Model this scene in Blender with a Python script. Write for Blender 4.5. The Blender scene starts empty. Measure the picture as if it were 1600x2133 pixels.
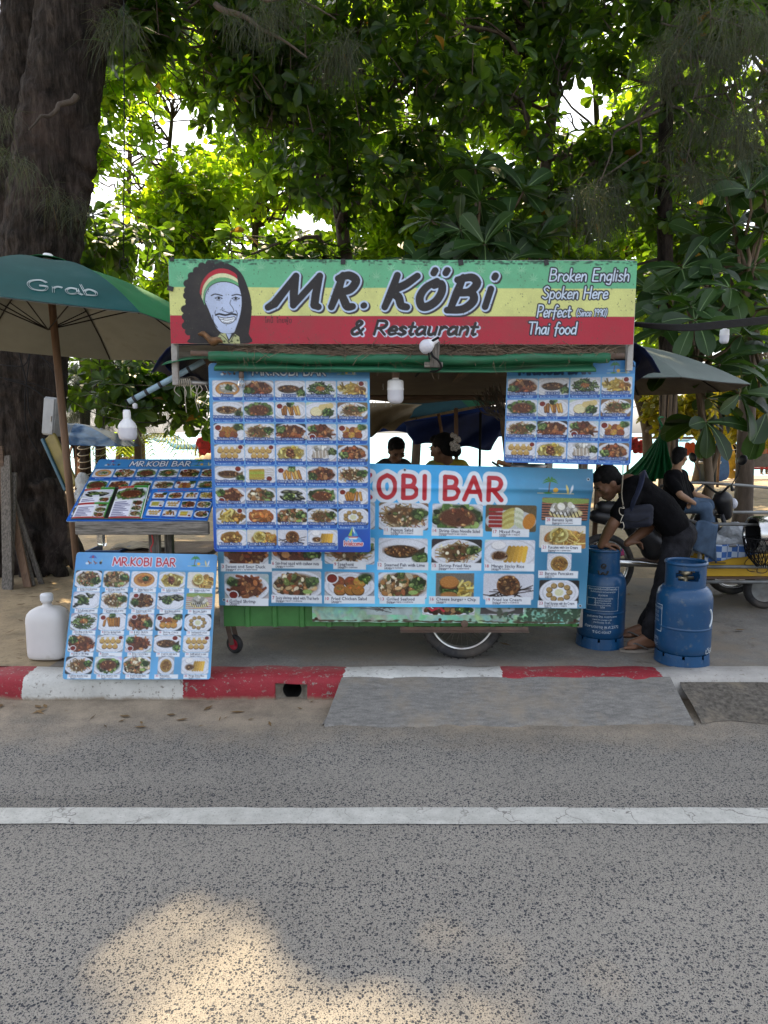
import bpy, math, random
import numpy as np
from mathutils import Vector, Matrix, Quaternion

# ---------------------------------------------------------------- camera, sky, sun, exposure
sc = bpy.context.scene
COL = sc.collection
H = 1.55                                   # eye height above the road
PITCH = math.radians(6.6)
FPX = 1422.0                               # focal length in pixels of the 1600 x 2133 photograph
cam = bpy.data.cameras.new("camera")
cam_o = bpy.data.objects.new("camera", cam)
COL.objects.link(cam_o)
cam.sensor_fit = 'VERTICAL'; cam.sensor_height = 36.0; cam.lens = 24.0
cam.clip_start = 0.05; cam.clip_end = 6000
cam_o.location = (0, 0, H)
cam_o.rotation_euler = (math.radians(90) - PITCH, 0, 0)
sc.camera = cam_o

SUN_EL = math.radians(57); SUN_AZ = math.radians(-14)       # azimuth from +Y towards +X
SUNV = Vector((math.sin(SUN_AZ) * math.cos(SUN_EL), math.cos(SUN_AZ) * math.cos(SUN_EL), math.sin(SUN_EL)))
world = bpy.data.worlds.new("World"); sc.world = world; world.use_nodes = True
wn = world.node_tree
sky = wn.nodes.new('ShaderNodeTexSky'); sky.sky_type = 'NISHITA'; sky.sun_disc = False
sky.sun_elevation = SUN_EL; sky.sun_rotation = SUN_AZ; sky.air_density = 1.0; sky.dust_density = 4.0; sky.ozone_density = 1.0
bg = wn.nodes['Background']; bg.inputs['Strength'].default_value = 0.15
hs = wn.nodes.new('ShaderNodeHueSaturation'); hs.inputs['Saturation'].default_value = 0.42      # humid, milky tropical sky
wn.links.new(sky.outputs['Color'], hs.inputs['Color']); wn.links.new(hs.outputs['Color'], bg.inputs['Color'])
sun = bpy.data.lights.new("sun", 'SUN'); sun.energy = 3.5; sun.angle = math.radians(0.55); sun.color = (1.0, 0.79, 0.50)
sun_o = bpy.data.objects.new("sun", sun); COL.objects.link(sun_o)
sun_o.location = (0, 10, 30)
sun_o.rotation_euler = (-SUNV).to_track_quat('-Z', 'Y').to_euler()
sc.view_settings.view_transform = 'Standard'; sc.view_settings.look = 'None'
sc.view_settings.gamma = 1.0; sc.view_settings.use_curve_mapping = False
sc.view_settings.exposure = 1.78
sc.render.engine = 'CYCLES'
cy = sc.cycles
cy.max_bounces = 6; cy.diffuse_bounces = 3; cy.glossy_bounces = 2; cy.transmission_bounces = 4; cy.transparent_max_bounces = 8
cy.caustics_reflective = False; cy.caustics_refractive = False
cy.use_denoising = True

# ---------------------------------------------------------------- helpers
_c, _s = math.cos(PITCH), math.sin(PITCH)
def P(px, py, Y):
    """world point at distance Y seen at photograph pixel px, py"""
    u = (px - 800) / FPX; v = (1066.5 - py) / FPX
    t = Y / (_c + v * _s)
    return Vector((u * t, Y, H + (v * _c - _s) * t))
def G(px, py, z=0.13):
    """world point on the level z seen at photograph pixel px, py"""
    u = (px - 800) / FPX; v = (1066.5 - py) / FPX
    t = (z - H) / (v * _c - _s)
    return Vector((u * t, (_c + v * _s) * t, z))
V = Vector
R_ = math.radians
def lerp(a, b, t): return a + (b - a) * t
def rotz(a): return Matrix.Rotation(a, 3, 'Z')
def rotx(a): return Matrix.Rotation(a, 3, 'X')
def roty(a): return Matrix.Rotation(a, 3, 'Y')

ORG = {}
def thing(name, label, cat, loc, group=None):
    o = bpy.data.objects.new(name, None); COL.objects.link(o)
    o.empty_display_size = 0.1
    o.location = loc; ORG[o.name] = Vector(loc)
    o['label'] = label; o['category'] = cat
    if group: o['group'] = group
    return o
def tag(o, label=None, cat=None, group=None, kind=None):
    if label: o['label'] = label
    if cat: o['category'] = cat
    if group: o['group'] = group
    if kind: o['kind'] = kind
    return o
def children(o): return [c for c in bpy.data.objects if c.parent == o]
def copy_tree(o, parent=None):
    c = o.copy(); COL.objects.link(c); c.parent = parent
    for ch in children(o): copy_tree(ch, c)
    return c

def link_mesh(me, name, mats, parent=None, origin=None):
    """me holds world coordinates; shift them to the parent's (or own) origin"""
    n = len(me.vertices)
    co = np.empty(n * 3, np.float64 if False else np.float32); me.vertices.foreach_get('co', co); co = co.reshape(-1, 3)
    if parent is not None: org = ORG[parent.name]
    elif origin is not None: org = Vector(origin)
    elif n: org = Vector(((co[:, 0].min() + co[:, 0].max()) / 2, (co[:, 1].min() + co[:, 1].max()) / 2, co[:, 2].min()))
    else: org = Vector((0, 0, 0))
    co = co - np.array(org, np.float32)
    me.vertices.foreach_set('co', co.ravel()); me.update()
    if not isinstance(mats, (list, tuple)): mats = [mats]
    for m in mats: me.materials.append(m)
    o = bpy.data.objects.new(name, me); COL.objects.link(o)
    ORG[o.name] = org
    if parent is not None: o.parent = parent
    else: o.location = org
    return o

def frames(pts):
    pts = [Vector(p) for p in pts]
    n = len(pts); T = []
    for i in range(n):
        a = pts[max(i - 1, 0)]; b = pts[min(i + 1, n - 1)]
        t = (b - a)
        T.append(t.normalized() if t.length > 1e-9 else Vector((0, 0, 1)))
    ref = Vector((0, 0, 1)) if abs(T[0].z) < 0.9 else Vector((0, 1, 0))
    N = [(ref - T[0] * ref.dot(T[0])).normalized()]
    for i in range(1, n):
        q = T[i - 1].rotation_difference(T[i])
        v = q @ N[-1]; v = (v - T[i] * v.dot(T[i])).normalized(); N.append(v)
    return pts, T, N

def smooth_path(pts, n=4):
    pts = [Vector(p) for p in pts]
    if len(pts) < 3: return pts
    out = []
    for i in range(len(pts) - 1):
        p0 = pts[max(i - 1, 0)]; p1 = pts[i]; p2 = pts[i + 1]; p3 = pts[min(i + 2, len(pts) - 1)]
        for k in range(n):
            t = k / n
            out.append(0.5 * ((2 * p1) + (p2 - p0) * t + (2 * p0 - 5 * p1 + 4 * p2 - p3) * t * t + (3 * p1 - p0 - 3 * p2 + p3) * t ** 3))
    out.append(pts[-1]); return out

class MB:
    def __init__(s): s.v = []; s.f = []; s.m = []; s.sm = []
    def add(s, vs, fs, mi=0, smooth=True):
        o = len(s.v); s.v.extend([tuple(p) for p in vs])
        for f in fs: s.f.append(tuple(i + o for i in f)); s.m.append(mi); s.sm.append(smooth)
    def box(s, c, size, rot=None, mi=0):
        c = Vector(c); hx, hy, hz = size[0] / 2, size[1] / 2, size[2] / 2
        vs = [Vector((x, y, z)) for x in (-hx, hx) for y in (-hy, hy) for z in (-hz, hz)]
        if rot is not None: vs = [rot @ p for p in vs]
        s.add([p + c for p in vs], [(0, 1, 3, 2), (4, 6, 7, 5), (0, 4, 5, 1), (2, 3, 7, 6), (0, 2, 6, 4), (1, 5, 7, 3)], mi, False)
    def span(s, x0, x1, y0, y1, z0, z1, mi=0):
        s.box(((x0 + x1) / 2, (y0 + y1) / 2, (z0 + z1) / 2), (x1 - x0, y1 - y0, z1 - z0), None, mi)
    def beam(s, a, b, w, h, up=(0, 0, 1), mi=0):
        a = Vector(a); b = Vector(b); t = (b - a); L = t.length; t.normalize()
        up = Vector(up)
        if abs(t.dot(up)) > 0.95: up = Vector((0, 1, 0))
        side = t.cross(up).normalized(); up = side.cross(t).normalized()
        M = Matrix((t, side, up)).transposed()
        s.box((a + b) / 2, (L, w, h), M, mi)
    def tube(s, pts, r, seg=8, mi=0, caps=True, flat=1.0):
        pts, T, N = frames(pts); n = len(pts)
        rr = r if isinstance(r, (list, tuple)) else [r] * n
        if len(rr) != n: rr = list(np.interp(np.linspace(0, 1, n), np.linspace(0, 1, len(rr)), rr))
        vs = []
        for i in range(n):
            B = T[i].cross(N[i])
            for k in range(seg):
                a = 2 * math.pi * k / seg
                vs.append(pts[i] + (N[i] * math.cos(a) + B * math.sin(a) * flat) * rr[i])
        fs = [(i * seg + k, i * seg + (k + 1) % seg, (i + 1) * seg + (k + 1) % seg, (i + 1) * seg + k) for i in range(n - 1) for k in range(seg)]
        if caps:
            fs.append(tuple(range(seg - 1, -1, -1))); fs.append(tuple((n - 1) * seg + k for k in range(seg)))
        s.add(vs, fs, mi)
    def capsule(s, a, b, ra, rb, seg=14, mi=0):
        a = Vector(a); b = Vector(b); d = (b - a)
        L = max(d.length, 1e-6); d = d / L
        pts = []; rs = []
        for k in range(5):
            t = math.pi / 2 * k / 4
            pts.append(a - d * ra * math.cos(t)); rs.append(max(ra * math.sin(t), 0.0008))
        for k in range(5):
            t = math.pi / 2 * k / 4
            pts.append(b + d * rb * math.sin(t)); rs.append(max(rb * math.cos(t), 0.0008))
        s.tube(pts, rs, seg, mi)
    def ell(s, c, rad, rot=None, nu=16, nv=10, mi=0):
        c = Vector(c); vs = []
        for j in range(nv + 1):
            ph = math.pi * j / nv
            for i in range(nu):
                th = 2 * math.pi * i / nu
                p = Vector((rad[0] * math.sin(ph) * math.cos(th), rad[1] * math.sin(ph) * math.sin(th), rad[2] * math.cos(ph)))
                if rot is not None: p = rot @ p
                vs.append(p + c)
        fs = [(j * nu + i, (j + 1) * nu + i, (j + 1) * nu + (i + 1) % nu, j * nu + (i + 1) % nu) for j in range(nv) for i in range(nu)]
        s.add(vs, fs, mi)
    def lathe(s, prof, c, seg=32, rot=None, mi=0, sx=1.0, sy=1.0):
        c = Vector(c); vs = []
        for (r, z) in prof:
            for k in range(seg):
                a = 2 * math.pi * k / seg
                p = Vector((r * math.cos(a) * sx, r * math.sin(a) * sy, z))
                if rot is not None: p = rot @ p
                vs.append(p + c)
        n = len(prof)
        fs = [(i * seg + k, i * seg + (k + 1) % seg, (i + 1) * seg + (k + 1) % seg, (i + 1) * seg + k) for i in range(n - 1) for k in range(seg)]
        if prof[0][0] > 1e-6 and mi >= 0: pass
        s.add(vs, fs, mi)
    def prism(s, poly, o, ux, uy, th, mi=0, smooth=False):
        """polygon in the frame o, ux, uy pushed th along -(ux x uy)"""
        o = Vector(o); ux = Vector(ux); uy = Vector(uy); nrm = ux.cross(uy).normalized()
        a = [o + ux * x + uy * y for x, y in poly]; b = [p - nrm * th for p in a]; n = len(a)
        s.add(a + b, [tuple(range(n)), tuple(range(2 * n - 1, n - 1, -1))] + [(i, i + n, (i + 1) % n + n, (i + 1) % n) for i in range(n)], mi, smooth)
    def sheet(s, fn, nu, nv, th=0.0, mi=0, smooth=True):
        """fn(u, v) -> point, u, v in 0..1; th gives it thickness along its normal"""
        top = [[Vector(fn(i / nu, j / nv)) for i in range(nu + 1)] for j in range(nv + 1)]
        vs = [p for row in top for p in row]; w = nu + 1
        fs = [(j * w + i, j * w + i + 1, (j + 1) * w + i + 1, (j + 1) * w + i) for j in range(nv) for i in range(nu)]
        if th:
            n0 = len(vs); low = []
            for j in range(nv + 1):
                for i in range(nu + 1):
                    a = top[j][min(i + 1, nu)] - top[j][max(i - 1, 0)]; b = top[min(j + 1, nv)][i] - top[max(j - 1, 0)][i]
                    nn = a.cross(b)
                    nn = nn.normalized() if nn.length > 1e-12 else Vector((0, 0, 1))
                    low.append(top[j][i] - nn * th)
            fs += [tuple(n0 + q for q in reversed(f)) for f in list(fs)]
            vs += low
            def e(a, b): fs.append((a, a + n0, b + n0, b))
            for i in range(nu): e(i + 1, i) if False else e(i, i + 1); e(nv * w + i + 1, nv * w + i)
            for j in range(nv): e((j + 1) * w, j * w); e(j * w + nu, (j + 1) * w + nu)
        s.add(vs, fs, mi, smooth)
    def mesh(s, name):
        me = bpy.data.meshes.new(name); me.from_pydata(s.v, [], s.f); 
        if s.f:
            me.polygons.foreach_set('material_index', s.m); me.polygons.foreach_set('use_smooth', s.sm)
        me.update(); return me
    def build(s, name, mats, parent=None, bevel=0.0, origin=None, subsurf=0):
        o = link_mesh(s.mesh(name), name, mats, parent, origin)
        if bevel:
            m = o.modifiers.new('bevel', 'BEVEL'); m.width = bevel; m.segments = 2; m.limit_method = 'ANGLE'; m.angle_limit = R_(40)
            m.harden_normals = False
        if subsurf:
            m = o.modifiers.new('sub', 'SUBSURF'); m.levels = subsurf; m.render_levels = subsurf
        return o
    def blob(s, name, mats, parent=None, voxel=0.008, it=6, origin=None, displace=0.0, dscale=0.1):
        """fuse all shapes of this builder into one continuous skin"""
        me = s.mesh(name + '_raw'); t = bpy.data.objects.new(name + '_raw', me); COL.objects.link(t)
        m = t.modifiers.new('r', 'REMESH'); m.mode = 'VOXEL'; m.voxel_size = voxel; m.use_smooth_shade = True
        if it:
            m = t.modifiers.new('s', 'SMOOTH'); m.iterations = it; m.factor = 0.5
        if displace:
            tx = bpy.data.textures.new(name, 'CLOUDS'); tx.noise_scale = dscale; tx.noise_depth = 2
            m = t.modifiers.new('d', 'DISPLACE'); m.texture = tx; m.strength = displace; m.mid_level = 0.5; m.texture_coords = 'LOCAL'
        dg = bpy.context.evaluated_depsgraph_get(); dg.update()
        out = bpy.data.meshes.new_from_object(t.evaluated_get(dg)); out.name = name
        out.materials.clear()
        bpy.data.objects.remove(t); bpy.data.meshes.remove(me)
        out.polygons.foreach_set('use_smooth', [True] * len(out.polygons))
        return link_mesh(out, name, mats, parent, origin)

def np_mesh(name, v, f, uvcol=None, smooth=False):
    """fast mesh from numpy: v (n,3), f (m,4) quads"""
    me = bpy.data.meshes.new(name); n, m, k = len(v), len(f), f.shape[1]
    me.vertices.add(n); me.vertices.foreach_set('co', np.ascontiguousarray(v, np.float32).ravel())
    me.loops.add(m * k); me.loops.foreach_set('vertex_index', np.ascontiguousarray(f, np.int32).ravel())
    me.polygons.add(m); me.polygons.foreach_set('loop_start', np.arange(0, m * k, k, dtype=np.int32))
    me.polygons.foreach_set('use_smooth', np.full(m, smooth))
    if uvcol is not None:
        a = me.color_attributes.new('Col', 'BYTE_COLOR', 'POINT')
        c = np.ones((n, 4), np.float32); c[:, :3] = uvcol
        a.data.foreach_set('color', c.ravel())
    me.update(calc_edges=True); return me

# ---------------------------------------------------------------- materials
MATS = {}
class NT:
    def __init__(s, name):
        s.m = bpy.data.materials.new(name); s.m.use_nodes = True; s.t = s.m.node_tree
        s.b = s.t.nodes['Principled BSDF']; s.out = s.t.nodes['Material Output']
    def n(s, typ, **kw):
        nd = s.t.nodes.new(typ)
        for k, v in kw.items(): setattr(nd, k, v)
        return nd
    def l(s, a, b): s.t.links.new(a, b)
    def val(s, sock, v):
        if hasattr(v, 'is_linked') or hasattr(v, 'links'): s.l(v, sock)
        else: sock.default_value = v
    def coord(s, kind='Object', scale=None):
        tc = s.n('ShaderNodeTexCoord'); o = tc.outputs[kind]
        if scale is not None:
            mp = s.n('ShaderNodeMapping'); mp.inputs['Scale'].default_value = scale if isinstance(scale, (tuple, list)) else (scale,) * 3
            s.l(o, mp.inputs['Vector']); o = mp.outputs[0]
        return o
    def noise(s, vec, scale, detail=4, rough=0.55, dist=0.0):
        nd = s.n('ShaderNodeTexNoise'); nd.inputs['Scale'].default_value = scale; nd.inputs['Detail'].default_value = detail
        nd.inputs['Roughness'].default_value = rough; nd.inputs['Distortion'].default_value = dist
        s.l(vec, nd.inputs['Vector']); return nd.outputs['Fac']
    def ramp(s, fac, stops, interp='LINEAR'):
        r = s.n('ShaderNodeValToRGB'); r.color_ramp.interpolation = interp
        e = r.color_ramp.elements
        while len(e) < len(stops): e.new(0.5)
        for i, (p, c) in enumerate(stops):
            e[i].position = p
            e[i].color = (c, c, c, 1) if isinstance(c, (int, float)) else (c[0], c[1], c[2], 1)
        s.val(r.inputs['Fac'], fac); return r.outputs['Color']
    def mix(s, fac, a, b, blend='MIX'):
        x = s.n('ShaderNodeMix', data_type='RGBA', blend_type=blend)
        s.val(x.inputs[0], fac)
        for sock, v in ((x.inputs[6], a), (x.inputs[7], b)):
            if isinstance(v, (tuple, list)): sock.default_value = (v[0], v[1], v[2], 1)
            else: s.l(v, sock)
        return x.outputs[2]
    def math(s, op, a, b=0.0, clamp=False):
        x = s.n('ShaderNodeMath', operation=op); x.use_clamp = clamp
        s.val(x.inputs[0], a); s.val(x.inputs[1], b); return x.outputs[0]
    def bump(s, h, strength=0.3, dist=0.01):
        b = s.n('ShaderNodeBump'); b.inputs['Strength'].default_value = strength; b.inputs['Distance'].default_value = dist
        s.l(h, b.inputs['Height']); s.l(b.outputs[0], s.b.inputs['Normal'])
    def base(s, c):
        if isinstance(c, (tuple, list)): s.b.inputs['Base Color'].default_value = (c[0], c[1], c[2], 1)
        else: s.l(c, s.b.inputs['Base Color'])

def srgb(r, g, b):
    f = lambda c: (c / 255 / 12.92) if c / 255 <= 0.04045 else ((c / 255 + 0.055) / 1.055) ** 2.4
    return (f(r), f(g), f(b))

def mat(name, col, rough=0.6, var=0.25, scale=8.0, stretch=None, bump=0.0, bscale=60.0, bdist=0.004, metal=0.0, spec=0.4,
        dirt=0.0, dirtcol=(0.12, 0.10, 0.08), dscale=3.0, transl=0.0, coat=0.0):
    """general worn surface: base colour broken up by two noises, optional dirt patches and bump"""
    if name in MATS: return MATS[name]
    t = NT(name); co = t.coord('Object', stretch)
    lo = tuple(c * (1 - var) for c in col); hi = tuple(min(c * (1 + var), 1) for c in col)
    c = t.ramp(t.noise(co, scale, 6, 0.6), [(0.3, lo), (0.7, hi)])
    if dirt:
        f = t.ramp(t.noise(co, dscale, 8, 0.65), [(0.62 - dirt * 0.3, 0.0), (0.78 - dirt * 0.15, 1.0)])
        f = t.math('MULTIPLY', f, 0.85)
        c = t.mix(f, c, dirtcol)
    t.base(c)
    t.b.inputs['Roughness'].default_value = rough; t.b.inputs['Metallic'].default_value = metal
    t.b.inputs['Specular IOR Level'].default_value = spec
    if coat: t.b.inputs['Coat Weight'].default_value = coat; t.b.inputs['Coat Roughness'].default_value = 0.15
    if bump: t.bump(t.noise(co, bscale, 5, 0.6), bump, bdist)
    if transl:
        tr = t.n('ShaderNodeBsdfTranslucent'); t.l(c, tr.inputs['Color'])
        mx = t.n('ShaderNodeMixShader'); mx.inputs[0].default_value = transl
        t.l(t.b.outputs[0], mx.inputs[1]); t.l(tr.outputs[0], mx.inputs[2]); t.l(mx.outputs[0], t.out.inputs['Surface'])
    MATS[name] = t.m; return t.m

def leaf_mat(name, refl, trans, tw=0.5, rough=0.4, yellow=0.02, vein=True):
    t = NT(name); g = t.n('ShaderNodeNewGeometry'); rnd = g.outputs['Random Per Island']
    k = [0.55, 0.85, 1.15, 1.5]
    c1 = t.ramp(rnd, [(0, tuple(x * k[0] for x in refl)), (0.4, tuple(x * k[1] for x in refl)), (0.75, tuple(x * k[2] for x in refl)), (1 - yellow, (refl[0] * 1.7, refl[1] * 1.35, refl[2])), (1 - yellow * 0.5, (0.25, 0.11, 0.02))])
    c2 = t.ramp(rnd, [(0, tuple(x * 0.6 for x in trans)), (0.5, trans), (1 - yellow, (trans[0] * 1.3, trans[1] * 1.1, trans[2])), (1 - yellow * 0.5, (0.5, 0.25, 0.03))])
    nz = t.noise(t.coord('Object'), 30, 3)
    c1 = t.mix(0.5, c1, t.ramp(nz, [(0.3, 0.5), (0.7, 1.0)]), 'MULTIPLY')
    t.base(c1); t.b.inputs['Roughness'].default_value = rough; t.b.inputs['Specular IOR Level'].default_value = 0.5
    tr = t.n('ShaderNodeBsdfTranslucent'); t.l(c2, tr.inputs['Color'])
    mx = t.n('ShaderNodeMixShader'); mx.inputs[0].default_value = tw
    t.l(t.b.outputs[0], mx.inputs[1]); t.l(tr.outputs[0], mx.inputs[2]); t.l(mx.outputs[0], t.out.inputs['Surface'])
    return t.m

def print_mat(name, rough=0.45, fade=0.0, fadecol=(0.55, 0.6, 0.6), dirt=0.15, gain=1.0):
    t = NT(name); a = t.n('ShaderNodeVertexColor', layer_name='Col'); c = a.outputs['Color']
    co = t.coord('Object')
    if fade: c = t.mix(fade, c, fadecol)
    f = t.ramp(t.noise(co, 5, 8, 0.7), [(0.45, 0.0), (0.8, dirt)])
    c = t.mix(f, c, (0.10, 0.09, 0.07))
    if gain != 1.0: c = t.mix(1.0, c, (gain, gain, gain), 'MULTIPLY')
    t.base(c); t.b.inputs['Roughness'].default_value = rough; t.b.inputs['Specular IOR Level'].default_value = 0.35
    return t.m
# ---------------------------------------------------------------- printed artwork painted into vertex colours
HAND = {
 'A': (.8, 'l0,0 .38,1 .75,0;l.13,.35 .62,.35'), 'B': (.7, 'l.05,0 .05,1;s.05,1 .42,.96 .52,.76 .4,.56 .05,.52;s.05,.52 .48,.5 .62,.27 .45,.04 .05,0'),
 'E': (.6, 'l.5,1 .05,1 .05,0 .52,0;l.05,.52 .42,.52'), 'G': (.75, 's.62,.82 .4,1 .1,.8 .02,.45 .2,.05 .5,.03 .62,.2 .62,.45 .38,.45'),
 'H': (.72, 'l.05,0 .05,1;l.6,0 .6,1;l.05,.5 .6,.5'), 'I': (.2, 'l.06,0 .06,1'), 'K': (.66, 'l.05,0 .05,1;l.58,1 .08,.45 .6,0'),
 'M': (.98, 'l0,0 .13,1 .46,.22 .8,1 .93,0'), 'O': (.82, 's.35,1 .08,.82 0,.5 .1,.15 .35,0 .6,.15 .7,.5 .6,.85 .35,1'),
 'P': (.62, 'l.05,0 .05,1;s.05,1 .43,.97 .55,.75 .42,.5 .05,.45'), 'R': (.68, 'l.05,0 .05,1;s.05,1 .43,.97 .55,.75 .42,.5 .05,.45;l.22,.47 .6,0'),
 'S': (.6, 's.52,.85 .3,1 .07,.82 .2,.58 .45,.42 .52,.2 .3,0 .02,.13'), 'T': (.65, 'l0,1 .62,1;l.3,1 .3,0'), 'W': (.95, 'l0,1 .2,0 .45,.7 .7,0 .9,1'),
 '(': (.25, 's.2,1.05 .03,.7 .03,.3 .2,-.1'), ')': (.25, 's.02,1.05 .19,.7 .19,.3 .02,-.1'), '1': (.3, 'l.02,.8 .18,1 .18,0'),
 '9': (.52, 's.45,.82 .25,1 .05,.8 .15,.55 .42,.65 .45,.85;l.45,.85 .38,0'), '0': (.55, 's.25,1 .06,.8 .02,.5 .08,.15 .25,0 .42,.15 .47,.5 .42,.85 .25,1'),
 '&': (.72, 's.62,0 .2,.7 .28,.98 .45,.85 .3,.6 .05,.3 .15,.03 .4,.08 .6,.42'), '.': (.22, 'l.08,.05 .1,.06'), ' ': (.36, ''),
 'a': (.55, 's.42,.5 .2,.55 .03,.3 .12,.02 .35,.12 .43,.45;l.44,.55 .44,.1 .52,0'), 'b': (.52, 'l.05,1 .05,0;s.05,.35 .25,.55 .44,.35 .36,.05 .05,.03'),
 'c': (.45, 's.4,.45 .22,.56 .03,.3 .15,.02 .42,.1'), 'd': (.55, 's.42,.45 .2,.55 .03,.3 .12,.02 .4,.12;l.44,1 .44,0'),
 'e': (.47, 's.05,.28 .4,.32 .35,.52 .18,.55 .03,.3 .14,.02 .42,.1'), 'f': (.4, 's.42,.92 .28,1 .17,.8 .15,.4 .12,-.15;l.02,.52 .36,.52'),
 'g': (.52, 's.4,.48 .2,.55 .03,.32 .14,.05 .38,.15;s.43,.55 .43,0 .35,-.28 .08,-.22'), 'h': (.5, 'l.05,1 .05,0;s.05,.35 .25,.55 .4,.45 .42,0'),
 'i': (.18, 'l.06,.55 .06,0;l.07,.8 .08,.82'), 'k': (.45, 'l.05,1 .05,0;l.38,.55 .06,.25 .42,0'), 'l': (.17, 'l.06,1 .06,0'),
 'm': (.68, 'l.05,.55 .05,0;s.05,.35 .2,.55 .3,.45 .3,0;s.3,.35 .45,.55 .57,.45 .58,0'), 'n': (.5, 'l.05,.55 .05,0;s.05,.35 .25,.56 .4,.43 .42,0'),
 'o': (.5, 's.22,.56 .04,.4 .04,.15 .22,0 .42,.15 .42,.4 .22,.56'), 'p': (.52, 'l.05,.55 .05,-.35;s.05,.4 .25,.56 .44,.35 .34,.03 .05,.08'),
 'r': (.4, 'l.05,.55 .05,0;s.05,.35 .2,.55 .36,.5'), 's': (.43, 's.36,.46 .2,.56 .05,.43 .2,.3 .37,.15 .2,0 .02,.07'),
 't': (.37, 'l.15,.85 .14,.1 .22,0 .32,.05;l0,.56 .34,.56'), 'u': (.52, 's.05,.55 .06,.1 .22,0 .4,.15;l.42,.55 .42,0'),
 # brush capitals of the shop sign
 'm1': (1.22, 'l0,-.02 .12,.1 .42,.97;l.42,.97 .48,.45 .55,.05;l.55,.05 .95,.97;l.95,.97 .98,.4 1.02,.06 1.12,0'),
 'k1': (.86, 'l.05,0 .12,.5 .14,1;s.78,.98 .5,.72 .15,.5 .4,.3 .55,.06 .75,0'), 'o1': (.8, 's.4,.82 .12,.62 .02,.32 .16,.04 .36,.02 .58,.2 .66,.5 .56,.74 .36,.68;l.22,1.08 .24,1.16;l.6,1.08 .62,1.16'),
 'b1': (.82, 'l.08,0 .12,.5 .16,1;s.02,.92 .4,1 .62,.82 .5,.56 .22,.5;s.22,.52 .56,.5 .68,.26 .46,.0 .0,-.04'), 'i1': (.34, 'l.06,.58 .06,.02;l.06,.95 .07,1'),
 'r1': (.8, 'l.05,0 .1,.5 .12,1;s.0,.9 .3,1 .58,.84 .48,.56 .16,.46;s.2,.48 .4,.2 .55,.02 .72,.02'),
}
def glyph_strokes(ch):
    out = []
    w, d = HAND[ch]
    for st in d.split(';'):
        if not st: continue
        pts = [tuple(float(q) for q in p.split(',')) for p in st[1:].split()]
        if st[0] == 's': pts = [(p.x, p.y) for p in smooth_path([(a, b, 0) for a, b in pts], 5)]
        out.append(pts)
    return w, out

_MASKC = {}
def font_mask(txt, hpx, ss=3):
    """coverage mask of a line of text with the built-in font, capital height about .7 of hpx"""
    key = (txt, round(hpx, 2))
    if key in _MASKC: return _MASKC[key]
    cu = bpy.data.curves.new('t', 'FONT'); cu.body = txt; cu.resolution_u = 2
    ob = bpy.data.objects.new('t', cu); COL.objects.link(ob)
    dg = bpy.context.evaluated_depsgraph_get(); dg.update()
    ev = ob.evaluated_get(dg); me = ev.to_mesh()
    n = len(me.vertices); co = np.empty(n * 3, np.float32)
    if n:
        me.vertices.foreach_get('co', co); me.calc_loop_triangles()
        tr = np.empty(len(me.loop_triangles) * 3, np.int32); me.loop_triangles.foreach_get('vertices', tr)
        co = co.reshape(-1, 3)[:, :2]; tr = tr.reshape(-1, 3)
        k = hpx * ss
        x0 = co[:, 0].min(); co = (co - [x0, -0.32]) * k
        W = int(co[:, 0].max()) + 3 + ss * 2; Hh = int(1.35 * k) + 3
        m = np.zeros((Hh, W), bool)
        for a, b, c in co[tr]:
            xa = int(max(min(a[0], b[0], c[0]), 0)); xb = int(max(a[0], b[0], c[0])) + 2
            ya = int(max(min(a[1], b[1], c[1]), 0)); yb = int(max(a[1], b[1], c[1])) + 2
            X, Y = np.meshgrid(np.arange(xa, xb) + .5, np.arange(ya, yb) + .5)
            d = (b[0] - a[0]) * (c[1] - a[1]) - (b[1] - a[1]) * (c[0] - a[0])
            if abs(d) < 1e-9: continue
            u = ((X - a[0]) * (c[1] - a[1]) - (Y - a[1]) * (c[0] - a[0])) / d
            v = ((b[0] - a[0]) * (Y - a[1]) - (b[1] - a[1]) * (X - a[0])) / d
            ins = (u >= 0) & (v >= 0) & (u + v <= 1)
            h, w = m[ya:yb, xa:xb].shape
            m[ya:yb, xa:xb] |= ins[:h, :w]
        m = m[::-1]
    else: m = np.zeros((int(1.35 * hpx * ss), ss * 3), bool)
    ev.to_mesh_clear(); bpy.data.objects.remove(ob); bpy.data.curves.remove(cu)
    h, w = (m.shape[0] // ss) * ss, (m.shape[1] // ss) * ss
    out = m[:h, :w].reshape(h // ss, ss, w // ss, ss).mean((1, 3))
    _MASKC[key] = out; return out

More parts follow.
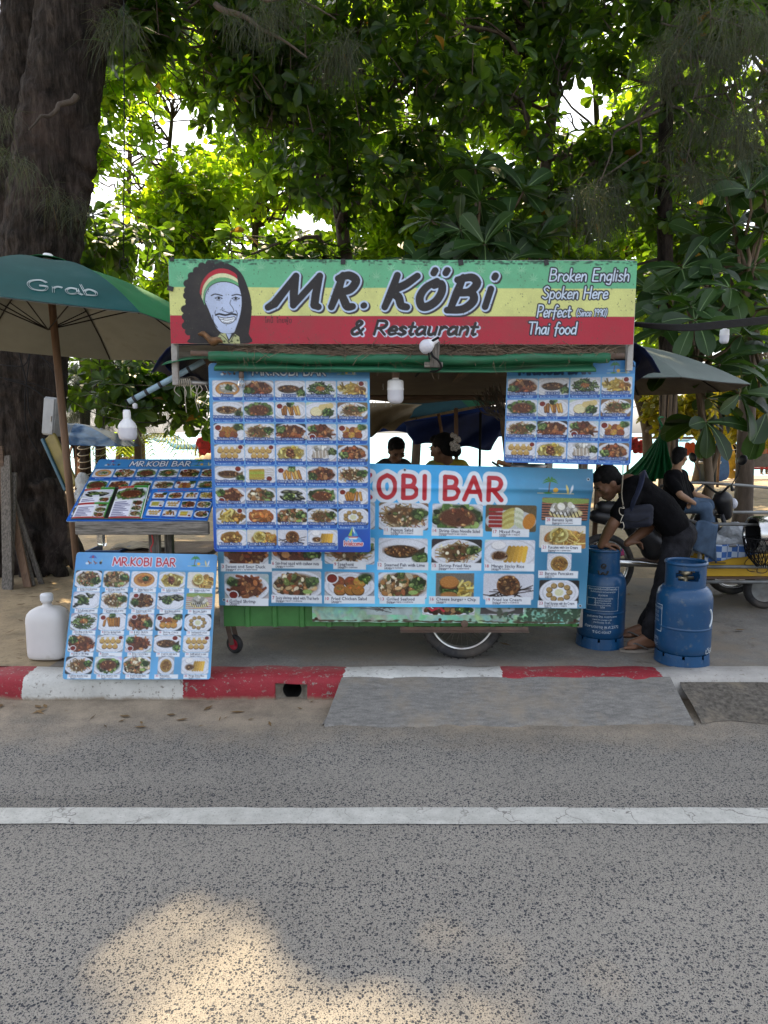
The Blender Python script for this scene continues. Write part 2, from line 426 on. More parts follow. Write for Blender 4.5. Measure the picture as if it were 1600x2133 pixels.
class Ras:
    """a flat picture in photograph-pixel units, k samples per unit; colours are sRGB 0..1"""
    def __init__(s, w, h, k, col):
        s.w, s.h, s.k = w, h, k; s.W, s.Hh = int(round(w * k)) + 1, int(round(h * k)) + 1
        s.a = np.ones((s.Hh, s.W, 3), np.float32) * np.array(col, np.float32)
        s.x = np.arange(s.W, dtype=np.float32) / k; s.y = np.arange(s.Hh, dtype=np.float32) / k
    def win(s, x0, y0, x1, y1, pad=2):
        k = s.k
        i0 = max(int(x0 * k) - pad, 0); i1 = min(int(x1 * k) + pad + 1, s.W); j0 = max(int(y0 * k) - pad, 0); j1 = min(int(y1 * k) + pad + 1, s.Hh)
        if i1 <= i0 or j1 <= j0: return None
        X, Y = np.meshgrid(s.x[i0:i1], s.y[j0:j1]); return (slice(j0, j1), slice(i0, i1)), X, Y
    def put(s, sl, m, col):
        a = s.a[sl]; m = m[..., None]; col = np.array(col, np.float32)
        s.a[sl] = a * (1 - m) + col * m
    def sd(s, d): return np.clip(0.5 - d * s.k, 0, 1)
    def rect(s, x0, y0, x1, y1, col, r=0.0):
        w = s.win(x0, y0, x1, y1)
        if w is None: return
        sl, X, Y = w; r = max(r, 0.001)
        qx = np.abs(X - (x0 + x1) / 2) - (x1 - x0) / 2 + r; qy = np.abs(Y - (y0 + y1) / 2) - (y1 - y0) / 2 + r
        d = np.hypot(np.maximum(qx, 0), np.maximum(qy, 0)) + np.minimum(np.maximum(qx, qy), 0) - r
        s.put(sl, s.sd(d), col)
    def ell(s, cx, cy_, rx, ry, col, ang=0.0, soft=0.0):
        R = max(rx, ry); w = s.win(cx - R, cy_ - R, cx + R, cy_ + R)
        if w is None: return
        sl, X, Y = w; c, n = math.cos(ang), math.sin(ang)
        x = (X - cx) * c + (Y - cy_) * n; y = -(X - cx) * n + (Y - cy_) * c
        q = np.hypot(x / rx, y / ry); d = (q - 1) * min(rx, ry)
        m = np.clip(0.5 - d / max(soft, 1 / s.k), 0, 1); s.put(sl, m, col)
    def stroke(s, pts, wd, col, off=(0, 0)):
        wd = wd if isinstance(wd, (list, tuple)) else [wd] * len(pts)
        pts = [(p[0] + off[0], p[1] + off[1]) for p in pts]
        R = max(wd) / 2 + 1
        w = s.win(min(p[0] for p in pts) - R, min(p[1] for p in pts) - R, max(p[0] for p in pts) + R, max(p[1] for p in pts) + R)
        if w is None: return
        sl, X, Y = w; D = np.full(X.shape, 1e6, np.float32)
        if len(pts) == 1: pts = pts * 2; wd = wd * 2
        for i in range(len(pts) - 1):
            (ax, ay), (bx, by) = pts[i], pts[i + 1]; dx, dy = bx - ax, by - ay; L = dx * dx + dy * dy + 1e-9
            t = np.clip(((X - ax) * dx + (Y - ay) * dy) / L, 0, 1)
            D = np.minimum(D, np.hypot(X - ax - t * dx, Y - ay - t * dy) - (wd[i] * (1 - t) + wd[i + 1] * t) / 2)
        s.put(sl, s.sd(D), col)
    def poly(s, pts, col):
        xs = [p[0] for p in pts]; ys = [p[1] for p in pts]
        w = s.win(min(xs), min(ys), max(xs), max(ys))
        if w is None: return
        sl, X, Y = w; acc = np.zeros(X.shape, np.float32); n = len(pts)
        for ox, oy in ((-.25, -.25), (.25, -.25), (-.25, .25), (.25, .25)):
            ins = np.zeros(X.shape, bool); x = X + ox / s.k; y = Y + oy / s.k
            for i in range(n):
                (ax, ay), (bx, by) = pts[i], pts[(i + 1) % n]
                if ay == by: continue
                ins ^= ((ay > y) != (by > y)) & (x < (bx - ax) * (y - ay) / (by - ay) + ax)
            acc += ins
        s.put(sl, acc / 4, col)
    def gradient(s, x0, y0, x1, y1, f):
        sl, X, Y = s.win(x0, y0, x1, y1, 0); s.a[sl] = f((X - x0) / (x1 - x0), (Y - y0) / (y1 - y0)).astype(np.float32)
    def hand(s, words, x, y, cap, wd, col, shear=0.0, gap=0.06, off=(0, 0), width=None, sq=1.0):
        """single-stroke lettering; y is the base line"""
        toks = words if isinstance(words, list) else list(words)
        tot = sum(HAND[t][0] + gap for t in toks) * cap * sq
        kx = sq * (width / tot if width else 1.0); cx = x
        for t in toks:
            aw, sts = glyph_strokes(t)
            for st in sts:
                pts = [(cx + (a * kx + b * shear) * cap, y - b * cap) for a, b in st]
                n = len(pts); w = wd if not isinstance(wd, tuple) else [lerp(wd[0], wd[1], math.sin(math.pi * (0.15 + 0.7 * i / max(n - 1, 1)))) for i in range(n)]
                s.stroke(pts, w, col, off)
            cx += (aw + gap) * cap * kx
        return cx
    def text(s, txt, x, y, size, col, align='l', width=None, outline=None, ow=1):
        """built-in font; x, y = left (or centre) of the base line"""
        m = font_mask(txt, size * s.k)
        if width is not None and m.shape[1] > width * s.k:
            n = max(int(width * s.k), 2); idx = np.linspace(0, m.shape[1] - 1, n)
            i0 = idx.astype(int); i1 = np.minimum(i0 + 1, m.shape[1] - 1); fr = (idx - i0).astype(np.float32); m = m[:, i0] * (1 - fr) + m[:, i1] * fr
        h, w = m.shape
        px = int(round((x if align == 'l' else x - w / s.k / 2) * s.k)); py = int(round(y * s.k - (1.35 - 0.32) * size * s.k))
        def lay(mm, c, dx, dy):
            X0, Y0 = px + dx, py + dy; a0, b0 = max(0, -X0), max(0, -Y0); a1, b1 = min(w, s.W - X0), min(h, s.Hh - Y0)
            if a1 <= a0 or b1 <= b0: return
            s.put((slice(Y0 + b0, Y0 + b1), slice(X0 + a0, X0 + a1)), mm[b0:b1, a0:a1], c)
        if outline is not None:
            for dx in range(-ow, ow + 1):
                for dy in range(-ow, ow + 1):
                    if dx or dy: lay(np.minimum(m * 1.3, 1), outline, dx, dy)
        lay(np.minimum(m * 1.15, 1), col, 0, 0)
    def paste(s, tile, x0, y0, r=0.0):
        h, w = tile.shape[:2]; i0, j0 = int(round(x0 * s.k)), int(round(y0 * s.k))
        h = min(h, s.Hh - j0); w = min(w, s.W - i0)
        if h <= 0 or w <= 0: return
        t = tile[:h, :w]; X, Y = np.meshgrid(np.arange(w), np.arange(h)); rr = max(r * s.k, 0.5)
        qx = np.abs(X - (w - 1) / 2) - (w - 1) / 2 + rr; qy = np.abs(Y - (h - 1) / 2) - (h - 1) / 2 + rr
        m = np.clip(0.5 - (np.hypot(np.maximum(qx, 0), np.maximum(qy, 0)) - rr), 0, 1)[..., None]
        s.a[j0:j0 + h, i0:i0 + w] = s.a[j0:j0 + h, i0:i0 + w] * (1 - m) + t * m
    def build(s, name, fn, material, parent, round_=0.0):
        """fn(u, v) numpy -> xyz; u right, v down, both 0..1"""
        U, Vv = np.meshgrid(np.linspace(0, 1, s.W), np.linspace(0, 1, s.Hh))
        p = np.asarray(fn(U.ravel(), Vv.ravel()), np.float64).reshape(-1, 3)
        i = np.arange((s.Hh - 1) * s.W).reshape(s.Hh - 1, s.W)[:, :-1].ravel()
        f = np.stack([i, i + s.W, i + s.W + 1, i + 1], 1)
        if round_:
            cxy = np.stack([U.ravel()[i] * s.w, Vv.ravel()[i] * s.h], 1); r = round_
            q = np.abs(cxy - [s.w / 2, s.h / 2]) - [s.w / 2 - r, s.h / 2 - r]
            f = f[np.hypot(np.maximum(q[:, 0], 0), np.maximum(q[:, 1], 0)) <= r]
        c = np.clip(s.a.reshape(-1, 3), 0, 1); lin = np.where(c <= 0.04045, c / 12.92, ((c + 0.055) / 1.055) ** 2.4)
        return link_mesh(np_mesh(name, p, f, lin), name, material, parent)

def quad_fn(TL, TR, BL, BR, out=0.0, wav=None):
    """bilinear surface between four corners pushed `out` towards the viewer side"""
    TL, TR, BL, BR = [np.array(q, float) for q in (TL, TR, BL, BR)]
    n = np.cross(TR - TL, BL - TL); n /= np.linalg.norm(n)
    if n[1] > 0: n = -n
    def f(u, v):
        u = np.asarray(u, float)[..., None]; v = np.asarray(v, float)[..., None]
        p = TL * (1 - u) * (1 - v) + TR * u * (1 - v) + BL * (1 - u) * v + BR * u * v
        d = out if wav is None else out + np.asarray(wav(u, v))
        return p + n * d
    return f

def round_rect(w, h, r, n=5):
    pts = []
    for cx, cy_, a0 in ((w - r, h - r, 0), (r, h - r, 90), (r, r, 180), (w - r, r, 270)):
        for k in range(n + 1):
            a = R_(a0 + 90 * k / n); pts.append((cx + r * math.cos(a), cy_ + r * math.sin(a)))
    return pts

def slab(fn, w, h, r, th):
    """a stiff rounded board whose front follows fn; w, h, r in print units"""
    mb = MB(); pts = round_rect(w, h, r)
    a = [Vector(np.asarray(fn(np.array([x / w]), np.array([y / h])))[0]) for x, y in pts]
    nrm = (a[len(a) // 2] - a[0]).cross(a[len(a) // 4] - a[0]).normalized()
    if nrm.y < 0: nrm = -nrm
    b = [p + nrm * th for p in a]; n = len(a)
    mb.add(a + b, [tuple(range(n)), tuple(range(2 * n - 1, n - 1, -1))] + [(i, i + n, (i + 1) % n + n, (i + 1) % n) for i in range(n)], 0, False)
    return mb

# ---- food pictures
PAL = {
 'brown': [(.50, .28, .12), (.36, .19, .08), (.64, .42, .20), (.28, .14, .07), (.72, .52, .30)],
 'red': [(.58, .28, .14), (.68, .38, .18), (.46, .19, .10), (.74, .50, .28), (.34, .15, .09)],
 'gold': [(.80, .55, .20), (.70, .44, .14), (.88, .68, .32), (.58, .34, .10)],
 'yellow': [(.86, .74, .28), (.78, .62, .18), (.92, .84, .45), (.66, .52, .14)],
 'green': [(.24, .38, .14), (.36, .52, .20), (.15, .25, .09), (.50, .62, .30)],
 'dark': [(.20, .16, .10), (.32, .26, .15), (.12, .10, .07), (.45, .40, .28), (.25, .30, .14)],
 'white': [(.86, .85, .80), (.75, .74, .68), (.92, .92, .90), (.60, .58, .50)],
 'noodle': [(.84, .74, .50), (.74, .58, .32), (.90, .84, .66), (.70, .40, .22), (.50, .42, .20)],
 'mix': [(.60, .40, .20), (.78, .62, .40), (.40, .46, .20), (.62, .34, .18), (.86, .80, .66), (.30, .22, .12)],
 'orange': [(.86, .50, .20), (.80, .42, .14), (.92, .62, .32), (.70, .34, .10)],
}
def dish(w, h, kind, seed, k):
    """picture of a plate of food, w x h units"""
    g = random.Random(seed); r = Ras(w, h, k, (.8, .8, .8)); A = w; B = h
    bgc = g.choice([(.80, .82, .86), (.74, .76, .80), (.55, .42, .30), (.20, .19, .20), (.66, .68, .72), (.82, .84, .90)])
    r.a[:] = bgc
    for _ in range(6): r.ell(g.uniform(0, A), g.uniform(0, B), A * g.uniform(.15, .5), B * g.uniform(.1, .4), [c * g.uniform(.85, 1.1) for c in bgc], g.uniform(0, 3), soft=B * .3)
    ZM = g.uniform(1.08, 1.38)
    def plate(cx=.5, cy_=.52, rx=.47, ry=.46, col=(.88, .90, .95)):
        rx, ry = rx * ZM, ry * ZM
        r.ell(A * cx, B * (cy_ + .03), A * rx, B * ry, (.45, .45, .48), soft=B * .06); r.ell(A * cx, B * cy_, A * rx, B * ry, col)
        r.ell(A * cx, B * cy_, A * rx * .86, B * ry * .84, [c * .9 for c in col]); r.ell(A * cx, B * cy_, A * rx * .8, B * ry * .78, col)
    def heap(pal, n, cx=.5, cy_=.5, rx=.33, ry=.32, smin=.03, smax=.09, asp=2.2):
        rx, ry, n = rx * ZM, ry * ZM, int(n * ZM * ZM); p = PAL[pal]; r.ell(A * cx, B * cy_, A * rx, B * ry, [c * .7 for c in p[0]], soft=B * .1)
        for i in range(n):
            a = g.uniform(0, 6.28); q = math.sqrt(g.random()); c = g.choice(p); f = g.uniform(.7, 1.25)
            x = A * cx + A * rx * q * math.cos(a); y = B * cy_ + B * ry * q * math.sin(a); s1 = A * g.uniform(smin, smax); t = g.uniform(0, 3.14)
            r.ell(x, y + B * .012, s1, s1 / g.uniform(1.1, asp), [v * f * .45 for v in c], t); r.ell(x, y, s1, s1 / g.uniform(1.1, asp), [min(v * f, 1) for v in c], t)
            if i % 3 == 0: r.ell(x - s1 * .2, y - s1 * .15, s1 * .35, s1 * .18, [min(v * f * 1.35 + .08, 1) for v in c], t)
    def strands(pal, n, cx=.5, cy_=.5, rx=.33, ry=.32, wd=.022, L=.22):
        rx, ry, n = rx * ZM, ry * ZM, int(n * ZM); p = PAL[pal]
        for i in range(n):
            a = g.uniform(0, 6.28); q = math.sqrt(g.random()); c = g.choice(p); f = g.uniform(.65, 1.2); t = g.uniform(0, 6.28)
            x = A * cx + A * rx * q * math.cos(a); y = B * cy_ + B * ry * q * math.sin(a); dx, dy = A * L * math.cos(t), A * L * math.sin(t) * .6
            r.stroke([(x - dx / 2, y - dy / 2), (x + g.uniform(-.04, .04) * A, y + g.uniform(-.04, .04) * A), (x + dx / 2, y + dy / 2)], A * wd, [min(v * f, 1) for v in c])
    def sauce(cx, cy_, q=.12, col=(.55, .10, .06)):
        r.ell(A * cx, B * cy_, A * q, A * q * .85, (.92, .93, .96)); r.ell(A * cx, B * cy_, A * q * .78, A * q * .66, [c * .6 for c in col]); r.ell(A * cx, B * cy_ + A * .008, A * q * .72, A * q * .6, col)
    def leaves(cx, cy_, n=10, q=.12): heap('green', n, cx, cy_, q, q * 1.2, .03, .07)
    if kind == 'stir':
        plate(); heap(g.choice(['brown', 'mix', 'red']), 60); leaves(g.choice([.2, .8]), .6, 9); sauce(g.choice([.25, .75]), .2) if g.random() < .5 else None
    elif kind == 'mix':
        plate(rx=.5, ry=.5); heap('mix', 70, rx=.38, ry=.36); leaves(.8, .4, 8); r.ell(A * .72, B * .75, A * .1, B * .08, (.6, .75, .35))
    elif kind == 'red':
        plate(); strands('red', 40, rx=.34, ry=.34, wd=.06, L=.26); heap('red', 22); leaves(.18, .3, 10); sauce(.2, .78) if g.random() < .6 else None
    elif kind == 'noodle':
        plate(); strands('noodle', 90); heap('mix', 20, rx=.28, ry=.26, smin=.02, smax=.05); leaves(.82, .4, 7)
    elif kind == 'salad':
        plate(rx=.52, ry=.5); heap('green', 45, rx=.38, ry=.36); heap('white', 16, rx=.25, ry=.25, smin=.02, smax=.06); heap('red', 8, rx=.28, ry=.26, smin=.02, smax=.05)
    elif kind == 'greens':
        plate(); strands('dark', 60, wd=.03); strands('green', 50, wd=.028); heap('orange', 16, cx=.5, cy_=.45, rx=.12, ry=.12, smin=.015, smax=.04)
    elif kind == 'soup':
        plate(rx=.5, ry=.55); r.ell(A * .5, B * .5, A * .4, B * .42, (.62, .36, .14)); r.ell(A * .5, B * .52, A * .38, B * .4, (.86, .58, .24)); heap(g.choice(['orange', 'white']), 8, rx=.22, ry=.2, smin=.03, smax=.08); leaves(.55, .45, 8, .09)
    elif kind == 'curry':
        plate(rx=.5, ry=.55); r.ell(A * .5, B * .52, A * .42, B * .44, (.70, .20, .06)); heap('orange', 12, rx=.3, ry=.28, smin=.06, smax=.12)
    elif kind == 'fish':
        plate(rx=.52, ry=.46); c = g.choice([(.42, .30, .16), (.60, .50, .34), (.30, .24, .16)])
        r.ell(A * .46, B * .5, A * .34, B * .24, [v * .5 for v in c]); r.ell(A * .46, B * .48, A * .33, B * .22, c); r.poly([(A * .74, B * .5), (A * .95, B * .3), (A * .93, B * .68)], [v * .8 for v in c])
        for q in range(6): r.stroke([(A * (.22 + q * .09), B * .34), (A * (.25 + q * .09), B * .62)], A * .018, [v * 1.4 for v in c])
        heap('brown', 26, cx=.46, cy_=.46, rx=.26, ry=.13, smin=.012, smax=.04); leaves(.86, .72, 9); sauce(.78, .16) if g.random() < .5 else None
    elif kind == 'fries':
        plate(); strands('yellow', 46, cx=.48, wd=.055, L=.3); heap('gold', 8, cx=.75, cy_=.5, rx=.16, ry=.2, smin=.06, smax=.1); sauce(.8, .15, .11)
    elif kind == 'rolls':
        plate(); n = 6
        for q in range(n):
            x = A * (.24 + .1 * q); t = g.uniform(-.2, .5)
            c = g.choice(PAL['gold']); r.stroke([(x, B * .3), (x + A * t * .2, B * .72)], A * .1, [v * .55 for v in c]); r.stroke([(x, B * .28), (x + A * t * .2, B * .7)], A * .085, c); r.stroke([(x - A * .015, B * .3), (x + A * t * .2 - A * .015, B * .66)], A * .025, [min(v * 1.3, 1) for v in c])
        sauce(g.choice([.82, .15]), g.choice([.25, .7])); leaves(.5, .14, 6, .08)
    elif kind == 'balls':
        r.a[:] = (.14, .13, .14); plate(rx=.42, ry=.48)
        for q in range(9):
            a = q * .698; r.ell(A * (.5 + .26 * math.cos(a)), B * (.52 + .31 * math.sin(a)), A * .08, A * .07, (.40, .30, .14)); r.ell(A * (.49 + .26 * math.cos(a)), B * (.5 + .31 * math.sin(a)), A * .07, A * .06, (.70, .56, .30))
        r.ell(A * .5, B * .52, A * .15, B * .2, (.92, .93, .95)); r.ell(A * .5, B * .52, A * .11, B * .15, (.86, .86, .66))
    elif kind == 'cakes':
        plate()
        for q in range(6):
            x, y = A * (.3 + .2 * (q % 3) + g.uniform(-.03, .03)), B * (.36 + .3 * (q // 3)); c = g.choice(PAL['gold'][:2] + PAL['red'][:1]); r.ell(x, y + B * .03, A * .13, A * .115, [v * .5 for v in c]); r.ell(x, y, A * .125, A * .105, c)
            for z in range(7): r.ell(x + A * g.uniform(-.08, .08), y + A * g.uniform(-.06, .06), A * .025, A * .018, [v * g.uniform(.7, 1.35) for v in c])
        sauce(.15, .25, .13); leaves(.82, .2, 8)
    elif kind == 'pancake':
        plate(); r.ell(A * .5, B * .52, A * .36, B * .38, (.48, .34, .12)); r.ell(A * .5, B * .5, A * .35, B * .37, (.74, .58, .26)); heap('gold', 16, rx=.26, ry=.26, smin=.02, smax=.07); strands('brown', 8, rx=.2, ry=.16, wd=.02)
    elif kind == 'ice':
        r.a[:] = (.88, .86, .82); heap('gold', 20, cx=.6, cy_=.6, rx=.36, ry=.3, smin=.05, smax=.14); strands('yellow', 20, cx=.7, cy_=.6, rx=.25, ry=.28, wd=.02)
        r.ell(A * .42, B * .44, A * .21, B * .34, (.62, .56, .26)); r.ell(A * .42, B * .42, A * .2, B * .32, (.90, .86, .52)); heap('yellow', 10, cx=.42, cy_=.42, rx=.13, ry=.2, smin=.02, smax=.06, asp=1.5)
    elif kind == 'friedice':
        r.a[:] = (.84, .85, .90)
        for q in range(9): r.stroke([(A * g.uniform(0, .3), B * g.uniform(.5, 1)), (A * g.uniform(.3, .6), B * g.uniform(.5, 1)), (A * g.uniform(.7, 1), B * g.uniform(.4, 1))], A * .018, (.14, .07, .05))
        r.ell(A * .5, B * .46, A * .23, B * .38, (.42, .22, .08)); r.ell(A * .49, B * .44, A * .22, B * .36, (.74, .46, .2)); heap('brown', 22, cx=.49, cy_=.44, rx=.15, ry=.26, smin=.015, smax=.05)
    elif kind == 'mango':
        plate(rx=.5, ry=.52)
        for q in range(5): r.stroke([(A * (.5 + .08 * q), B * .3), (A * (.42 + .09 * q), B * .78)], A * .085, [v * (.75 + .09 * q) for v in (.95, .70, .16)])
        r.ell(A * .3, B * .62, A * .16, B * .2, (.92, .9, .86)); heap('brown', 14, cx=.3, cy_=.6, rx=.12, ry=.13, smin=.01, smax=.03); r.ell(A * .28, B * .22, A * .15, B * .17, (.75, .75, .78)); r.ell(A * .28, B * .2, A * .14, B * .15, (.95, .95, .96))
    elif kind == 'burger':
        r.a[:] = (.46, .44, .40); strands('yellow', 40, cx=.74, cy_=.62, rx=.2, ry=.26, wd=.05, L=.24); leaves(.34, .64, 16, .2)
        r.ell(A * .35, B * .84, A * .22, B * .13, (.74, .48, .2)); r.rect(A * .15, B * .5, A * .56, B * .6, (.30, .16, .09)); r.ell(A * .35, B * .36, A * .25, B * .24, (.56, .3, .1)); r.ell(A * .35, B * .33, A * .24, B * .22, (.80, .5, .2))
    elif kind == 'fruit':
        r.a[:] = (.40, .33, .2); r.ell(A * .5, B * .6, A * .5, B * .42, (.78, .8, .82))
        for q in range(5): r.rect(A * .06, B * (.12 + .15 * q), A * .34, B * (.24 + .15 * q), (.72 - .05 * (q % 2), .12, .13), 2)
        for q in range(6): r.ell(A * .45, B * (.25 + .11 * q), A * .14, B * .09, (.84, .80, .42) if q % 2 else (.74, .68, .3), -.5)
        for q in range(6): r.ell(A * .66, B * (.2 + .11 * q), A * .1, B * .08, (.80, .84, .68) if q % 2 else (.9, .92, .8), .5)
        r.ell(A * .86, B * .6, A * .12, B * .3, (.86, .52, .12), .3)
    elif kind == 'split':
        for q in range(9): r.rect(0, B * q / 9, A, B * (q + .5) / 9, (.72, .42, .3))
        r.ell(A * .5, B * .12, A * .6, B * .14, (.55, .66, .3)); r.ell(A * .52, B * .66, A * .36, B * .24, (.90, .84, .55)); heap('white', 22, cx=.5, cy_=.48, rx=.26, ry=.22, smin=.04, smax=.09, asp=1.4)
        for q in range(8): r.stroke([(A * (.2 + .08 * q), B * .6), (A * (.26 + .08 * q), B * .84)], A * .02, (.12, .06, .05))
    elif kind == 'squid':
        plate(); r.ell(A * .46, B * .55, A * .3, B * .26, (.55, .5, .44), -.3)
        for q in range(9): r.stroke([(A * (.22 + .06 * q), B * .36), (A * (.24 + .06 * q), B * .74)], A * .04, (.9, .88, .84) if q % 2 else (.74, .68, .6))
        heap('white', 8, cx=.5, cy_=.15, rx=.25, ry=.12); leaves(.85, .4, 12, .12)
    elif kind == 'skewer':
        plate()
        for q in range(6): r.stroke([(A * .14, B * (.24 + .1 * q)), (A * .95, B * (.16 + .1 * q))], A * .012, (.62, .5, .3)); r.stroke([(A * .16, B * (.26 + .1 * q)), (A * .6, B * (.24 + .1 * q))], A * .085, [v * g.uniform(.8, 1.1) for v in (.80, .70, .2)])
        sauce(.8, .75)
    elif kind == 'mussel':
        plate()
        for q in range(10): x, y, t = A * g.uniform(.15, .85), B * g.uniform(.2, .8), g.uniform(-.6, .6); r.ell(x, y, A * .16, A * .055, (.06, .07, .06), t); r.ell(x + 1, y - 1, A * .1, A * .03, (.5, .52, .4), t)
        r.poly([(A * .48, B * .3), (A * .64, B * .4), (A * .54, B * .56)], (.85, .85, .4)); leaves(.4, .5, 6, .15)
    elif kind == 'omelette':
        plate(); r.poly([(A * .06, B * .5), (A * .4, B * .08), (A * .95, B * .3), (A * .8, B * .9), (A * .25, B * .92)], (.82, .72, .38)); heap('yellow', 18, rx=.32, ry=.3, smin=.04, smax=.1); r.poly([(A * .35, B * .2), (A * .62, B * .55), (A * .5, B * .85), (A * .36, B * .5)], (.4, .18, .1)); heap('red', 16, cx=.47, cy_=.5, rx=.1, ry=.2, smin=.015, smax=.04)
    elif kind == 'dump':
        plate(rx=.55, ry=.5)
        for q in range(7):
            x, y = A * (.2 + .2 * (q % 4) + (q // 4) * .1), B * (.34 + .32 * (q // 4)); r.ell(x, y + B * .04, A * .1, A * .085, (.45, .3, .12)); r.ell(x, y, A * .095, A * .08, (.82, .64, .3)); r.poly([(x - A * .06, y - B * .2), (x + A * .06, y - B * .22), (x + A * .02, y - B * .05), (x - A * .02, y - B * .05)], (.88, .74, .42))
        sauce(.88, .15, .1)
    elif kind == 'bread':
        plate(rx=.55, ry=.44); r.ell(A * .36, B * .58, A * .22, B * .3, (.62, .45, .2)); r.ell(A * .35, B * .56, A * .2, B * .27, (.92, .88, .66))
        for q in range(4): r.ell(A * (.52 + .1 * q), B * (.3 - .03 * q), A * .1, B * .17, (.88, .78, .48)); 
        leaves(.72, .62, 18, .16)
    if kind not in ('friedice', 'ice', 'split'):
        pass
    n = np.random.default_rng(seed).normal(0, .03, r.a.shape[:2])[..., None]
    r.a = np.clip(r.a + n, 0, 1); lum = r.a.mean(2, keepdims=True); r.a = np.clip(lum + (r.a - lum) * .78, 0, 1) * .97; return r.a

def sun_chairs(r, x, y, s):
    """parasol with two deck chairs and a coconut"""
    r.ell(x - 1.1 * s, y + .75 * s, .35 * s, .25 * s, (.8, .88, .95)); r.stroke([(x, y - .6 * s), (x, y + .9 * s)], .07 * s, (.85, .8, .75))
    r.poly([(x - .9 * s, y - .35 * s), (x - .5 * s, y - .85 * s), (x, y - 1.05 * s), (x + .5 * s, y - .85 * s), (x + .9 * s, y - .35 * s)], (.28, .42, .75)); r.poly([(x - .3 * s, y - .45 * s), (x, y - 1.05 * s), (x + .3 * s, y - .45 * s)], (.6, .25, .35))
    for q in (-.6, .6): r.stroke([(x + q * s - .3 * s, y + .3 * s), (x + q * s, y + .65 * s), (x + q * s + .35 * s, y + .65 * s)], .2 * s, (.58, .32, .2)); r.stroke([(x + q * s, y + .65 * s), (x + q * s, y + .95 * s)], .1 * s, (.4, .22, .15))
    r.ell(x + 1.75 * s, y + .6 * s, .28 * s, .3 * s, (.2, .14, .1)); r.stroke([(x + 1.8 * s, y + .4 * s), (x + 2.05 * s, y)], .08 * s, (.9, .8, .3))
def palm_beach(r, x, y, s):
    """palm, low sun and two surfboards on a sand line"""
    r.rect(x - 1.2 * s, y + .15 * s, x + 2.4 * s, y + .35 * s, (.45, .68, .85)); r.rect(x - 1.3 * s, y + .78 * s, x + 3.2 * s, y + .86 * s, (.9, .84, .62)); r.ell(x + .9 * s, y + .4 * s, .32 * s, .3 * s, (.92, .72, .3))
    r.stroke([(x + .05 * s, y + .8 * s), (x + .1 * s, y), (x + .25 * s, y - .7 * s)], .12 * s, (.42, .28, .16))
    for a in (-.2, .5, 1.2, 2.0, 2.7, 3.4): r.stroke([(x + .25 * s, y - .7 * s), (x + (.25 + .5 * math.cos(a)) * s, y - (.75 + .45 * math.sin(a)) * s), (x + (.25 + .95 * math.cos(a)) * s, y - (.5 + .35 * math.sin(a)) * s)], [.12 * s, .18 * s, .04 * s], (.25, .52, .2))
    r.ell(x + .0 * s, y + .78 * s, .5 * s, .12 * s, (.3, .55, .25))
    for q, c in ((2.35, (.88, .80, .5)), (2.85, (.85, .88, .92))): r.ell(x + q * s, y + .3 * s, .14 * s, .6 * s, c, -.25 if q < 2.5 else .25)
